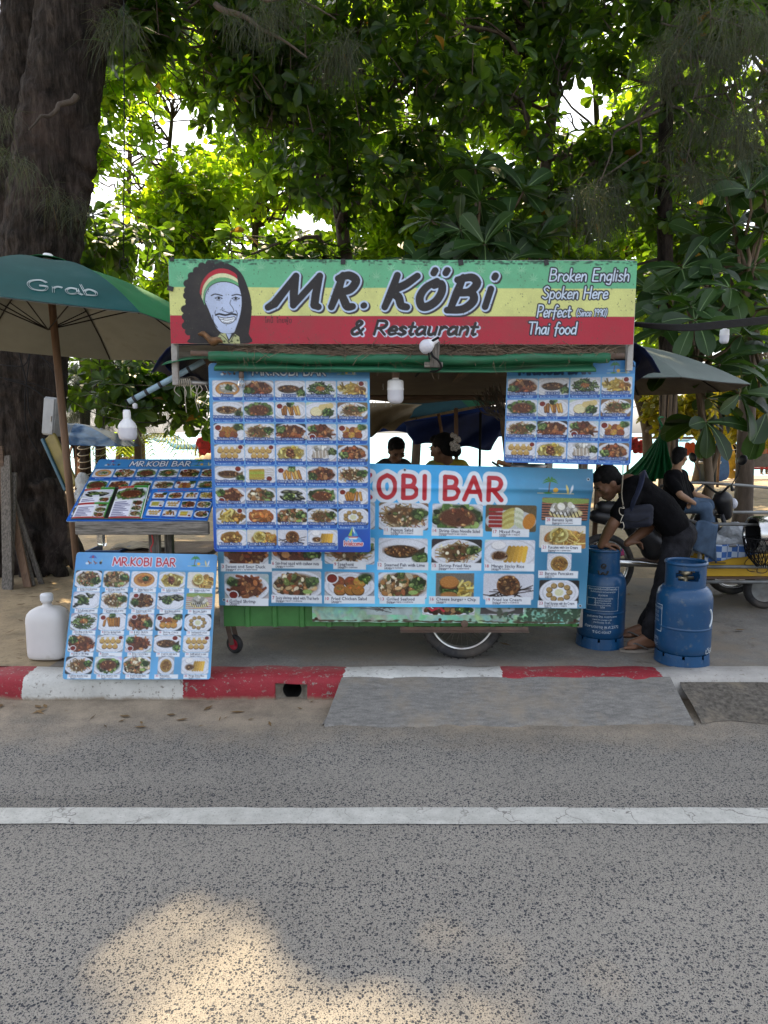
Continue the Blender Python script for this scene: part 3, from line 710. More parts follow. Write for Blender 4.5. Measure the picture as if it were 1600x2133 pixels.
# ---------------------------------------------------------------- ground, road, kerb, beach, sea
PAVE = 0.13
def road_material():
    t = NT('asphalt'); co = t.coord('Object')
    sep = t.n('ShaderNodeSeparateXYZ'); t.l(co, sep.inputs[0])
    def stones(scale, lim, rmin):
        vo = t.n('ShaderNodeTexVoronoi'); vo.inputs['Scale'].default_value = scale; vo.inputs['Randomness'].default_value = 1.0
        dv = t.n('ShaderNodeVectorMath', operation='ADD'); nz = t.n('ShaderNodeTexNoise'); nz.inputs['Scale'].default_value = scale * 1.6; t.l(co, nz.inputs['Vector'])
        sc_ = t.n('ShaderNodeVectorMath', operation='SCALE'); t.l(nz.outputs['Color'], sc_.inputs[0]); sc_.inputs['Scale'].default_value = 0.55 / scale
        t.l(co, dv.inputs[0]); t.l(sc_.outputs[0], dv.inputs[1]); t.l(dv.outputs[0], vo.inputs['Vector'])
        rs = t.n('ShaderNodeSeparateColor'); t.l(vo.outputs['Color'], rs.inputs[0])
        size = t.math('MULTIPLY_ADD', rs.outputs[0], 0.45); size.node.inputs[2].default_value = lim
        near = t.math('LESS_THAN', vo.outputs['Distance'], size)
        return t.math('MULTIPLY', near, t.math('GREATER_THAN', rs.outputs[1], rmin)), rs.outputs[2]
    matrix = t.ramp(t.noise(co, 240, 6, 0.75), [(0.28, (.055, .052, .047)), (0.42, (.215, .198, .172)), (0.68, (.39, .36, .31))])
    s1, r1 = stones(125, 0.12, 0.38); s2, r2 = stones(290, 0.2, 0.5); s3, r3 = stones(80, 0.02, 0.72)
    dark = t.ramp(r1, [(0.0, (.018, .022, .032)), (0.6, (.045, .050, .062)), (0.85, (.10, .10, .105)), (1.0, (.20, .17, .14))])
    dark2 = t.ramp(r2, [(0.0, (.025, .028, .036)), (0.7, (.07, .07, .075)), (1.0, (.26, .23, .19))])
    c = t.mix(s2, matrix, dark2); c = t.mix(s1, c, dark); c = t.mix(s3, c, t.ramp(r3, [(0, (.014, .018, .028)), (1, (.06, .062, .07))]))
    big = t.noise(co, 0.55, 5, 0.6)
    c = t.mix(1.0, c, t.ramp(big, [(0.3, .74), (0.7, 1.12)]), 'MULTIPLY')
    lane = t.noise(t.coord('Object', (0.12, 1.6, 1)), 1.0, 4, 0.6)                       # polished wheel tracks and dusty strips along the road
    c = t.mix(t.ramp(lane, [(0.48, 0.0), (0.62, 0.22)]), c, (.28, .26, .225)); c = t.mix(1.0, c, t.ramp(lane, [(0.34, .78), (0.46, 1.0)]), 'MULTIPLY')
    c = t.mix(t.ramp(t.noise(co, 1.9, 7, 0.75, 0.8), [(0.66, 0.0), (0.72, 0.55)]), c, (.035, .034, .034))
    # old tyre wear makes the near lane darker beyond the white line
    # sand blown against the kerb
    y = sep.outputs[1]; yn = t.math('ADD', y, t.math('MULTIPLY', t.noise(co, 1.6, 6, 0.65), 0.9))
    sand = t.ramp(t.math('MULTIPLY_ADD', yn, 1 / 1.0), [(0, 0), (1, 1)])
    sand.node.inputs['Fac'].links[0].from_node.inputs[2].default_value = -3.62
    e = sand.node.color_ramp.elements; e[0].position = 0.0; e[1].position = 0.5
    fine = t.noise(co, 130, 5, 0.7)
    sc2 = t.ramp(fine, [(0.3, (.23, .185, .135)), (0.7, (.40, .33, .245))])
    sc2 = t.mix(1.0, sc2, t.ramp(t.noise(co, 3.2, 6, 0.7), [(0.35, .55), (0.62, 1.05)]), 'MULTIPLY')
    f = t.math('MULTIPLY', sand, t.ramp(t.noise(co, 60, 4, 0.7), [(0.25, 0.65), (0.5, 1.0)]), True)
    c = t.mix(f, c, sc2)
    t.base(c); t.b.inputs['Roughness'].default_value = 0.82; t.b.inputs['Specular IOR Level'].default_value = 0.3
    h = t.math('ADD', t.noise(co, 240, 5, 0.7), t.math('MULTIPLY', s1, 0.5))
    t.bump(h, 0.55, 0.004)
    return t.m

def ground_mats():
    # concrete pavement with stains
    t = NT('pavement_concrete'); co = t.coord('Object')
    c = t.ramp(t.noise(co, 5, 9, 0.7), [(0.3, (.13, .12, .105)), (0.6, (.22, .205, .18)), (0.8, (.29, .27, .24))])
    c = t.mix(t.ramp(t.noise(co, 90, 4, 0.7), [(0.35, 0.6), (0.6, 0.0)]), c, (.085, .08, .075))
    c = t.mix(t.ramp(t.noise(co, 2.6, 7, 0.75, 0.6), [(0.60, 0.0), (0.66, 0.75)]), c, (.045, .042, .04))
    wear = t.ramp(t.noise(co, 1.1, 6, 0.7), [(0.45, 0.0), (0.62, 0.8)])
    c = t.mix(wear, c, (.21, .165, .115))
    t.base(c); t.b.inputs['Roughness'].default_value = 0.85; t.bump(t.noise(co, 120, 6, 0.7), 0.35, 0.004)
    pav = t.m
    t = NT('ramp_concrete'); co = t.coord('Object')
    st = t.coord('Object', (1.0, 3.5, 3.5))
    c = t.ramp(t.noise(st, 14, 6, 0.65), [(0.3, (.13, .122, .11)), (0.7, (.27, .255, .23))])
    c = t.mix(t.ramp(t.noise(co, 140, 4, 0.7), [(0.4, 0.45), (0.6, 0.0)]), c, (.08, .08, .08))
    c = t.mix(t.ramp(t.noise(co, 2.4, 6, 0.7), [(0.46, 0.0), (0.66, 0.7)]), c, (.26, .21, .15))
    c = t.mix(t.ramp(t.noise(co, 7, 8, 0.75), [(0.58, 0.0), (0.68, 0.6)]), c, (.075, .072, .068))
    t.base(c); t.b.inputs['Roughness'].default_value = 0.85; t.bump(t.noise(st, 45, 6, 0.65), 0.2, 0.003)
    rampm = t.m
    t = NT('dirt_and_sand'); co = t.coord('Object')
    c = t.ramp(t.noise(co, 2.2, 9, 0.7), [(0.3, (.15, .115, .07)), (0.55, (.29, .22, .13)), (0.75, (.38, .30, .19))])
    c = t.mix(t.ramp(t.noise(co, 28, 5, 0.75), [(0.54, 0.0), (0.68, 0.7)]), c, (.11, .085, .05))
    t.base(c); t.b.inputs['Roughness'].default_value = 0.9; t.bump(t.noise(co, 22, 7, 0.7), 0.6, 0.02)
    sand = t.m
    t = NT('sea_water'); co = t.coord('Object')
    sep = t.n('ShaderNodeSeparateXYZ'); t.l(co, sep.inputs[0])
    c = t.ramp(t.math('MULTIPLY', sep.outputs[1], 1 / 400), [(0.0, (.13, .34, .35)), (0.25, (.07, .27, .31)), (1.0, (.04, .17, .25))])
    t.base(c); t.b.inputs['Roughness'].default_value = 0.28; t.b.inputs['Specular IOR Level'].default_value = 0.22
    wv = t.coord('Object', (0.35, 1.0, 1.0))
    t.bump(t.math('ADD', t.noise(wv, 1.3, 5, 0.65), t.math('MULTIPLY', t.noise(wv, 0.2, 3), 1.5)), 0.8, 0.25)
    return pav, rampm, sand, t.m

def kerb_material():
    t = NT('kerb_paint'); co = t.coord('Object')
    sep = t.n('ShaderNodeSeparateXYZ'); t.l(co, sep.inputs[0])
    xn = t.math('ADD', sep.outputs[0], t.math('MULTIPLY', t.math('SUBTRACT', t.noise(co, 22, 4, 0.7), 0.5), 0.06))
    f = t.math('MULTIPLY_ADD', xn, 0.1); f.node.inputs[2].default_value = 0.5
    red = (.30, .016, .027); wht = (.62, .61, .57)
    q = lambda x: 0.5 + x * 0.1
    pc = t.ramp(f, [(0, wht), (q(-3.9), wht), (q(-3.1), red), (q(-2.117), wht), (q(-1.19), red), (q(-0.264), wht), (q(0.70), red), (q(1.64), (.40, .38, .35)), (q(2.7), red), (q(3.8), wht)], 'CONSTANT')
    pc = t.mix(1.0, pc, t.ramp(t.noise(co, 9, 6, 0.65), [(0.3, .75), (0.7, 1.05)]), 'MULTIPLY')
    # chips show the concrete; more of them along the foot, where the dust settles
    chip = t.ramp(t.noise(co, 34, 8, 0.75), [(0.57, 0.0), (0.62, 1.0)])
    c = t.mix(chip, pc, (.24, .22, .19))
    zf = t.math('ADD', sep.outputs[2], t.math('MULTIPLY', t.noise(co, 14, 6, 0.7), 0.05))
    foot = t.ramp(zf, [(0.028, 0.95), (0.05, 0.0)])
    c = t.mix(foot, c, (.24, .19, .13))
    t.base(c); t.b.inputs['Roughness'].default_value = 0.7
    t.bump(t.noise(co, 60, 6, 0.7), 0.6, 0.008); return t.m

M_ROAD = road_material(); M_PAVE, M_RAMP, M_SAND, M_SEA = ground_mats(); M_KERB = kerb_material()
KY = 3.835                                  # face of the kerb
mb = MB(); mb.sheet(lambda u, v: (lerp(-60, 60, u), lerp(-40, KY + .05, v), 0), 8, 8); tag(mb.build('road', M_ROAD, origin=(0, 0, 0)), kind='structure')
# white edge line, cracked and worn
def line_material():
    t = NT('road_line_paint'); co = t.coord('Object')
    c = t.ramp(t.noise(co, 12, 7, 0.7), [(0.3, (.36, .355, .32)), (0.7, (.54, .53, .485))])
    vo = t.n('ShaderNodeTexVoronoi', feature='DISTANCE_TO_EDGE'); vo.inputs['Scale'].default_value = 5.0
    mp = t.n('ShaderNodeMapping'); mp.inputs['Scale'].default_value = (1.0, 0.55, 1); w = t.n('ShaderNodeVectorMath', operation='ADD')
    nz = t.n('ShaderNodeTexNoise'); nz.inputs['Scale'].default_value = 9; nz.inputs['Detail'].default_value = 5; t.l(co, nz.inputs['Vector'])
    s2 = t.n('ShaderNodeVectorMath', operation='SCALE'); s2.inputs['Scale'].default_value = 0.22; t.l(nz.outputs['Color'], s2.inputs[0])
    t.l(co, w.inputs[0]); t.l(s2.outputs[0], w.inputs[1]); t.l(w.outputs[0], mp.inputs['Vector']); t.l(mp.outputs[0], vo.inputs['Vector'])
    cr = t.math('MULTIPLY', t.ramp(vo.outputs['Distance'], [(0.006, 1.0), (0.016, 0.0)]), t.ramp(t.noise(co, 1.7, 3), [(0.42, 0.0), (0.52, 0.85)]))
    c = t.mix(cr, c, (.12, .11, .10))
    c = t.mix(t.ramp(t.noise(co, 130, 5, 0.75), [(0.55, 0.0), (0.66, 0.8)]), c, (.16, .15, .135)); c = t.mix(t.ramp(t.noise(co, 2.2, 6, 0.7), [(0.5, 0.0), (0.75, 0.35)]), c, (.22, .20, .17))
    t.base(c); t.b.inputs['Roughness'].default_value = 0.75; t.bump(t.noise(co, 130, 5, 0.7), 0.3, 0.003); return t.m
y0, y1 = G(800, 1718, 0).y, G(800, 1684, 0).y
rg = random.Random(4)
ed = [(rg.uniform(-.003, .003) + .003 * math.sin(k * .9) * math.sin(k * .23), rg.uniform(-.003, .003) + .003 * math.sin(k * .7 + 2) * math.sin(k * .31)) for k in range(401)]
mb = MB(); mb.sheet(lambda u, v: (lerp(-20, 20, u), lerp(y0 + ed[int(u * 400)][0], y1 + ed[int(u * 400)][1], v), 0.004), 400, 1); tag(mb.build('road_line', line_material(), origin=(0, 0, 0)), kind='structure')

# kerb: rounded profile with a drain mouth
rg = random.Random(7)
prof = [(KY + .0, -.02), (KY + .002, .03), (KY + .008, .09), (KY + .02, .118), (KY + .045, .131), (KY + .10, .135), (KY + .20, .134), (KY + .23, .10)]
def kerb_run(mb, x0, x1, zmin=None):
    n = max(int((x1 - x0) / 0.05), 2); ps = prof if zmin is None else [(a, max(b, zmin)) for a, b in prof]
    k = len(ps)
    def f(u, v):
        x = lerp(x0, x1, u); a, b = ps[int(round(v * (k - 1)))]
        w = 0.006 * math.sin(x * 7.1) + 0.004 * math.sin(x * 23 + a * 40)
        return (x, a + w, b + (0.003 * math.sin(x * 17 + 1) if b > .05 else 0))
    mb.sheet(f, n, k - 1)
DX0, DX1 = P(573, 1440, KY).x, P(640, 1440, KY).x
mb = MB(); kerb_run(mb, -14, DX0); kerb_run(mb, DX1, 14); kerb_run(mb, DX0, DX1, 0.098)
for x in (DX0, DX1): mb.add([(x, KY, -.02), (x, KY + .012, .1), (x, KY + .22, .1), (x, KY + .22, -.02)], [(0, 1, 2, 3)], 0, False)
tag(mb.build('kerb', M_KERB, origin=(0, 0, 0)), kind='structure')
M_BLACK = mat('black_void', (.012, .011, .010), 0.9, 0.3)
M_MORTAR = mat('drain_mortar', (.16, .14, .11), 0.9, 0.4, 20, bump=0.6)
xc = (DX0 + DX1) / 2; dr = thing('drain_outlet', 'round drain pipe mouth set in the red kerb', 'drain', (xc, KY, 0))
mb = MB(); r0 = 0.062
ring = [(xc + r0 * 0.9 * math.cos(a), r0 * 0.88 * math.sin(a) + .045) for a in [2 * math.pi * k / 28 for k in range(28)]]
outr = []
for k in range(28):
    a = 2 * math.pi * k / 28; c_, s_ = math.cos(a), math.sin(a); m_ = max(abs(c_) / ((DX1 - DX0) / 2 + .004), abs(s_) / .062)
    outr.append((xc + c_ / m_, s_ / m_ * .9 + .045))
mb.add([(x, KY + .05, z) for x, z in ring] + [(x, KY + .016, z) for x, z in outr], [(k, (k + 1) % 28, 28 + (k + 1) % 28, 28 + k) for k in range(28)], 0, False)
mb.build('mortar_surround', M_MORTAR, dr)
mb = MB(); mb.lathe([(r0 * .9, 0), (r0 * .9, .5)], (xc, KY + .05, .045), 28, rotx(R_(-90))); mb.lathe([(r0 * .9, .5), (0.0001, .5)], (xc, KY + .05, .045), 28, rotx(R_(-90)))
mb.build('pipe', M_BLACK, dr)

# pavement slab, its dirt part by the tree, the sand behind
mb = MB(); rg = random.Random(3)
mb.sheet(lambda u, v: (lerp(-2.35, 16, u), lerp(KY + .2, 6.9 + .3 * math.sin(u * 40), v), PAVE + .002 * math.sin(u * 50 + v * 9)), 60, 14)
tag(mb.build('pavement', M_PAVE, origin=(0, 0, 0)), kind='structure')
def ground_z(x, y):
    z = 0.12
    if x < -2.0: z = 0.124 + .01 * math.sin(x * 3 + y * 2)
    if y > 20: z -= (y - 20) * 0.045
    return z + 0.004 * math.sin(x * 2.1 + 1.7 * y)
mb = MB()
mb.sheet(lambda u, v: ((lambda x, y: (x, y, ground_z(x, y)))(lerp(-70, 70, u), KY + .2 + 50 * v ** 1.8)), 120, 90)
tag(mb.build('sand_ground', M_SAND, origin=(0, 0, 0)), kind='structure')
mb = MB(); mb.sheet(lambda u, v: (lerp(-3500, 3500, u), 20 + 5000 * v * v, -0.42), 4, 40); tag(mb.build('sea', M_SEA, origin=(0, 0, 0)), kind='structure')

# concrete crossing ramp and the rough patch beside it
tb = [P(712, 1418, 1).x * 1, 0]
xa, xb = P(712, 1416, KY + .02).x, P(1397, 1416, KY + .02).x
ga, gb = G(676, 1511, 0), G(1441, 1507, 0)
rg = random.Random(11); en = [rg.uniform(-.016, .016) + .012 * math.sin(k * .6) for k in range(41)]
mb = MB()
def rf(u, v):
    yb_ = lerp(ga.y, gb.y, u) + en[int(u * 40)] * (1 - v)
    x = lerp(lerp(ga.x, gb.x, u), lerp(xa, xb, u), v); y = lerp(yb_, KY + .03, v); z = lerp(0.012, 0.128, v) + .003 * math.sin(u * 33)
    return (x, y, z)
mb.sheet(rf, 40, 8)
# feather the foot and both ends down to the road
for j in range(40):
    a, b = Vector(rf(j / 40, 0)), Vector(rf((j + 1) / 40, 0)); mb.add([a, b, (b.x, b.y - .02, -.002), (a.x, a.y - .02, -.002)], [(0, 3, 2, 1)])
for u, s_ in ((0, -1), (1, 1)):
    a = [Vector(rf(u, k / 8)) for k in range(9)]; b = [Vector((p.x + s_ * .02, p.y, -.002)) for p in a]
    mb.add(a + b, [(k, k + 1, 10 + k, 9 + k) for k in range(8)])
tag(mb.build('ramp', M_RAMP, origin=(0, 0, 0)), kind='structure')
mb = MB(); rg = random.Random(12)
M_PATCH = mat('old_asphalt_patch', (.10, .088, .072), 0.9, 0.6, 45, bump=0.8, bscale=120, bdist=.006, dirt=0.5, dirtcol=(.22, .18, .13), dscale=5)
mb.sheet(lambda u, v: (lerp(lerp(gb.x + .05, 7, u), lerp(xb + .05, 7, u), v), lerp(3.5 + .03 * math.sin(u * 60) + .02 * math.sin(u * 23), KY + .012, v), lerp(.003, .105, v) + (0.006 * math.sin(u * 90 + v * 5) + .003 * math.sin(u * 200) if 0 < v < 1 else 0)), 90, 8)
tag(mb.build('roadside_patch', M_PATCH, origin=(0, 0, 0)), kind='structure')
# ---------------------------------------------------------------- shop sign and menu boards
RS = 0.85
M_SIGN = print_mat('sign_vinyl', 0.55, dirt=0.35, gain=.88); M_MENU = print_mat('menu_print', 0.3, dirt=0.25, gain=.86); M_VINYL = print_mat('banner_vinyl', 0.38, dirt=0.25, gain=.86)
M_OLDV = print_mat('old_vinyl', 0.6, dirt=0.9)
M_PANEL = mat('board_panel_edge', (.30, .42, .52), 0.5, 0.2)
M_TAPE = mat('black_tape', (.02, .02, .022), 0.5, 0.3)
BLACK = (.16, .15, .16); WHITE = (.93, .95, .99); INK = (.1, .1, .12)

def shop_sign():
    r = Ras(975, 176, 1.0, (.41, .72, .55))
    r.rect(-5, 58, 980, 117, (.84, .86, .55)); r.rect(-5, 117, 980, 180, (.68, .17, .24))
    def ganja(x, y, s):
        for k in range(7):
            a = math.pi * (-.08 + 1.16 * k / 6); L = s * (.55 + .45 * math.sin(math.pi * k / 6))
            r.stroke([(x, y), (x + L * .5 * math.cos(a), y - L * .5 * math.sin(a)), (x + L * math.cos(a), y - L * math.sin(a))], [1.0, s * .16, .6], (.52, .78, .62))
        r.stroke([(x, y), (x, y + s * .4)], 1.2, (.52, .78, .62))
    for x, y in ((47, 18), (24, 44), (152, 22), (192, 18), (272, 20), (320, 34), (372, 20), (432, 36), (463, 20), (520, 22), (560, 16), (650, 24), (705, 26), (735, 22), (760, 40), (812, 20), (850, 40), (900, 22), (955, 30), (618, 40), (585, 48)): ganja(x, y, 14)
    Z = lambda pts: [(x / 3.2 - 12, y / 3.2 - 20) for x, y in pts]
    # head with long hair and a striped headband
    hair = [(335, 75), (300, 88), (250, 105), (215, 135), (180, 170), (150, 220), (152, 265), (145, 300), (158, 340), (128, 390), (132, 440), (145, 470), (130, 500), (150, 540), (182, 575), (170, 625), (560, 625), (565, 560), (575, 500), (588, 400), (582, 320), (560, 240), (530, 170), (490, 125), (440, 95), (390, 78)]
    sm = [(p.x, p.y) for p in smooth_path([(a, b, 0) for a, b in hair + hair[:1]], 4)]
    r.poly(Z(sm), BLACK)
    for i in range(0, len(hair) - 9): x, y = hair[i]; r.ell(x / 3.2 - 12 + 3, y / 3.2 - 20 + 2, 8, 8, BLACK) if i < 15 else None
    face = [(272, 340), (278, 290), (300, 250), (350, 222), (410, 215), (460, 225), (500, 245), (515, 285), (522, 330), (518, 390), (505, 450), (480, 520), (460, 555), (400, 560), (370, 545), (340, 505), (310, 430), (290, 380)]
    fs = [(p.x, p.y) for p in smooth_path([(a, b, 0) for a, b in face + face[:1]], 4)]
    FC = (.74, .80, .92)
    bands = [((.70, .16, .22), 0), ((.86, .88, .70), 30), ((.40, .68, .48), 60)]
    top = [(240, 285), (255, 220), (300, 160), (360, 128), (420, 128), (470, 150), (492, 170)]
    bot = [(272, 370), (278, 300), (310, 245), (360, 218), (415, 213), (465, 225), (503, 246)]
    for (c, _), t0, t1 in zip(bands, (0, .36, .68), (.36, .68, 1.02)):
        A_ = [(lerp(a[0], b[0], t0), lerp(a[1], b[1], t0)) for a, b in zip(top, bot)]; B_ = [(lerp(a[0], b[0], t1), lerp(a[1], b[1], t1)) for a, b in zip(top, bot)]
        sa = [(p.x, p.y) for p in smooth_path([(a, b, 0) for a, b in A_], 4)]; sb = [(p.x, p.y) for p in smooth_path([(a, b, 0) for a, b in B_], 4)]
        r.poly(Z(sa + sb[::-1]), c)
    r.poly(Z(fs), FC)
    def ln(pts, w, c=INK):
        q = [(p.x, p.y) for p in smooth_path([(a, b, 0) for a, b in pts], 4)]; r.stroke(Z(q), w, c)
    ln([(272, 350), (280, 295), (310, 245), (360, 218), (415, 213), (465, 225), (503, 246)], 1.3)
    ln([(318, 305), (345, 295), (392, 306)], 2.2); ln([(458, 305), (490, 298), (518, 304)], 2.2)
    for x, y in ((368, 322), (482, 325)):
        ln([(x - 26, y), (x, y - 9), (x + 24, y + 2)], 1.3); ln([(x - 24, y + 2), (x, y + 8), (x + 22, y + 3)], .9); r.ell(x / 3.2 - 12, y / 3.2 - 20, 2.4, 2.4, INK); ln([(x - 15, y + 14), (x + 8, y + 16)], .7)
    ln([(450, 335), (443, 360), (460, 385), (468, 408), (455, 420)], 1.0); ln([(392, 385), (388, 402), (410, 412), (435, 420), (455, 415)], 1.3)
    ln([(345, 435), (370, 428), (410, 436), (450, 428), (482, 433)], 3.6); ln([(345, 405), (340, 420), (346, 434)], .9)
    mo = [(358, 445), (400, 455), (440, 452), (475, 448), (468, 475), (430, 494), (390, 485)]
    r.poly(Z(mo), (.90, .93, .97)); ln(mo + mo[:1], 1.3); ln([(372, 462), (420, 470), (465, 460)], .9); ln([(395, 480), (425, 488), (452, 476)], .8)
    ln([(325, 435), (330, 480), (355, 520)], 1.3); ln([(482, 405), (492, 430), (480, 470)], 1.1); ln([(365, 552), (420, 562), (462, 556)], 1.2)
    r.poly(Z([(345, 590), (370, 560), (410, 556), (432, 610), (470, 560), (500, 580), (505, 625), (350, 625)]), (.74, .76, .55)); r.poly(Z([(412, 560), (450, 560), (432, 600)]), FC)
    for q in ([(375, 565), (405, 590), (430, 622)], [(412, 562), (425, 600), (432, 622)], [(470, 562), (450, 600), (434, 622)], [(345, 590), (370, 562)]): ln(q, 1.2)
    for x, y in ((370, 590), (400, 612), (475, 575), (490, 605), (450, 612)): r.ell(x / 3.2 - 12, y / 3.2 - 20, 2.5, 2.2, (.32, .36, .2))
    # big brush lettering with a white rim and a shadow
    def brush(tok, x, y, cap, sq, sh=.30):
        for pad, c, off in ((8.5, (.22, .20, .22), (3, 3)), (7.5, (.74, .82, .93), (0, 0)), (0, BLACK, (0, 0))):
            r.hand([tok], x, y, cap, (cap * .17 + pad, cap * .27 + pad), c, sh, off=off, sq=sq)
    for tok, x, sq in (('m1', 206, 1.42), ('r1', 335, 1.0), ('.', 400, 1.0), ('k1', 447, 1.0), ('o1', 516, 1.0), ('b1', 582, 1.08), ('i1', 656, 1.1)):
        brush(tok, x, 98 if tok != 'b1' else 102, 66 if tok != '.' else 60, sq)
    for pad, c, off in ((3.2, (.80, .86, .94), (1.6, 1.4)), (0, (.17, .15, .16), (0, 0))):
        r.hand('& Restaurant', 378, 156, 29, (4.2 + pad, 7.2 + pad), c, .28, off=off, width=268)
    for s_, x, y, cp, wd in (('Broken English', 793, 42, 25, 168), ('Spoken Here', 780, 79, 25, 138), ('Perfect', 770, 118, 25, 72), ('(Since 1990)', 853, 116, 15, 64), ('Thai food', 752, 154, 25, 104)):
        for pad, c in ((5.4 if cp > 20 else 3.6, (.17, .18, .22)), (0, (.82, .89, .97))): r.hand(s_, x, y, cp, (2.9 if cp > 20 else 1.9) + pad, c, .12, width=wd)
    r.text('โคบี้  ไทยฟู้ด', 199, 131, 15, (.2, .1, .12), width=58)
    # dust and creases of the vinyl
    n = np.random.default_rng(5); H_, W_ = r.a.shape[:2]
    r.a *= (1 + n.normal(0, .02, (H_, W_, 1))).astype(np.float32)
    for x in (322, 700, 735, 60): r.rect(x, 0, x + 1.2, 176, tuple(np.array(r.a[90, int(x)]) * .8)) if False else None
    for _ in range(500): x, y = n.uniform(0, 975), n.uniform(0, 176); r.ell(x, y, n.uniform(.4, .9), n.uniform(.4, 1.4), (.3, .33, .26))
    for _ in range(260): x = n.uniform(0, 975); y = abs(n.normal(0, 4)); r.ell(x, y, n.uniform(1, 5), n.uniform(.5, 2), (.22, .36, .30), soft=2)
    SY = 3.88; TL, TR, BL, BR = P(352, 540, SY), P(1327, 544, SY), P(357, 716, SY), P(1318, 718, SY)
    th = thing('shop_sign', 'long green yellow and red shop sign reading MR. KÖBi above the food cart', 'shop sign', ((TL.x + TR.x) / 2, SY, BL.z))
    wav = lambda u, v: .004 * np.sin(u * 13) * np.sin(v * 3.1) + .0025 * np.sin(u * 41 + v * 3)
    r.build('printed_vinyl', quad_fn(TL, TR, BL, BR, 0.006, wav), M_SIGN, th)
    mb = MB(); alu = mat('sign_frame_steel', (.30, .30, .29), 0.5, 0.3, metal=0.6, dirt=0.4)
    z0, z1 = BL.z, TL.z; x0, x1 = P(356, 630, SY).x + .005, P(1322, 630, SY).x - .005
    for z in (z0 + .015, z1 - .015, (z0 + z1) / 2): mb.span(x0, x1, SY + .008, SY + .033, z - .012, z + .012)
    for k in range(6): x = lerp(x0, x1, k / 5); mb.span(x - .012, x + .012, SY + .0335, SY + .058, z0, z1)
    mb.build('frame', alu, th)
    mb = MB(); mb.sheet(lambda u, v: TL.lerp(TR, u).lerp(BL.lerp(BR, u), v) + V((0, .0072, 0)), 4, 2, .0005); mb.build('backing_sheet', mat('vinyl_back', (.55, .58, .58), 0.6, .1), th)
    for i, (px, py, w_, h_, a) in enumerate(((358, 540, 8, 8, 0), (355, 601, 12, 9, .25), (715, 545, 9, 10, 0), (960, 547, 10, 10, -.2), (1138, 547, 9, 10, -.3))):
        c = P(px, py, SY - .014); q = rotx(0) @ roty(a); mb = MB(); mb.box(c, (w_ * .0028, .004, h_ * .0028), q); mb.build('tape_patch', M_TAPE, th)
    steel = mat('old_white_post', (.42, .42, .41), 0.55, 0.25, dirt=0.5, dirtcol=(.14, .09, .06))
    for px in (364, 1312):
        mb = MB(); x = P(px, 720, SY + .075).x; mb.span(x - .017, x + .017, SY + .06, SY + .094, P(px, 800 if px < 800 else 770, SY).z, z1 - .02); mb.build('post', steel, th, bevel=.003)
    # dry leaf caught on the lower edge
    lf = MB(); a, b = P(415, 697, SY - .03), P(466, 716, SY - .05)
    lf.sheet(lambda u, v: a.lerp(b, u) + V((0, -.03 * math.sin(v * 3) , (v - .5) * .05 * math.sin(math.pi * min(max(u, .03), .97)) ** .6 + .012 * math.sin(u * 9))), 8, 5, .001)
    tag(lf.build('dry_leaf', mat('dead_leaf', (.15, .075, .03), .7, .5, 30, bump=.5)), 'curled brown dry leaf caught under the portrait on the sign', 'leaf')
shop_sign()

NAMES_BIG = ['Tomyum', 'Baked Prawn With Gralic Butter', 'B.B.Q Fish', 'Fried Morning Glory', 'Nuggets + French Fries', 'Fish With Garlic Pepper', 'Pineapple Fried Rice', 'Gyoza', 'Garlic Bread', 'Shrimp in Sarong', 'Chicken Wings', 'Papaya Salad with Prawn', 'Shrimp stir-fried with tamarind sauce', 'B.B.Q Prawn', 'Shrimp Cakes', 'Garlic & Cheese Bread', 'Fried Bag Dumplings', 'Stuffed Omelette', 'B.B.Q Squid', 'Fried Crab with Garlic', 'Steamed Fish with Lemon', 'Chicken Satay', 'Shrimp Spring Rolls', 'Fried Squid with Garlic', 'Pad thai', 'Prawn Tempura', 'Sweet & Sour Lobster', 'Baked Mussel with Herbs', 'Fresh Shrimp in Fish Sauce', 'Spring Rolls', 'Sandwich', 'Chicken Massaman Curry', 'B.B.Q. Seafood', 'Chicken Egg Noodle', 'Deep Fried Banana & Ice Cream', 'Banana Pancake', 'Pancake & Ice Cream', 'Fried Ice Cream', 'Mango and sticky rice']
SUB_BIG = ['Томюм • 冬阴', 'Креветки • 黄油烤虾', 'Рыба-барбекю • 烤鱼', 'Жареный ипомея • 炒空心菜', 'Наггетсы + картофель фри • 鸡块', 'Рыба с перцем • 蒜椒鱼', 'Жареный рис с ананасом • 菠萝饭', 'Гёза • 饺子', 'Чесночный хлеб • 大蒜面包', 'Креветки • 春卷虾', 'Куриные крылышки • 鸡翅', 'Салат с креветками • 木瓜沙拉', 'Креветки в соусе • 罗望子虾', 'Креветки-барбекю • 烤虾', 'Котлеты • 虾饼', 'Чесночный хлеб • 芝士面包', 'Жареные • 炸福袋饺子', 'Фаршированный омлет • 煎蛋卷', 'Кальмар барбекю • 烤鱿鱼', 'Жареный краб с чесноком • 蒜蓉蟹', 'Рыба на пару с лимоном • 柠檬鱼', 'Сатай из курицы • 沙爹鸡', 'Спринг-роллы • 虾春卷', 'Жареные кальмары • 蒜香鱿鱼', 'Пад Тай • 泰式炒粉', 'Креветка Темпура • 天妇罗', 'Лобстер • 糖醋龙虾', 'Запечённые мидии • 香草青口', 'Свежие креветки • 鱼露虾', 'спринг-роллы • 春卷', 'Бутерброд • 三明治', 'Куриный карри • 咖喱鸡', 'Барбекю • 海鲜烧烤', 'Лапша • 鸡蛋面', 'Жареный банан • 炸香蕉', 'Банановые блинчики • 香蕉煎饼', 'Блины с мороженым • 冰淇淋煎饼', 'Жареное мороженое • 炸冰淇淋', 'Липкий рис с манго • 芒果糯米饭']
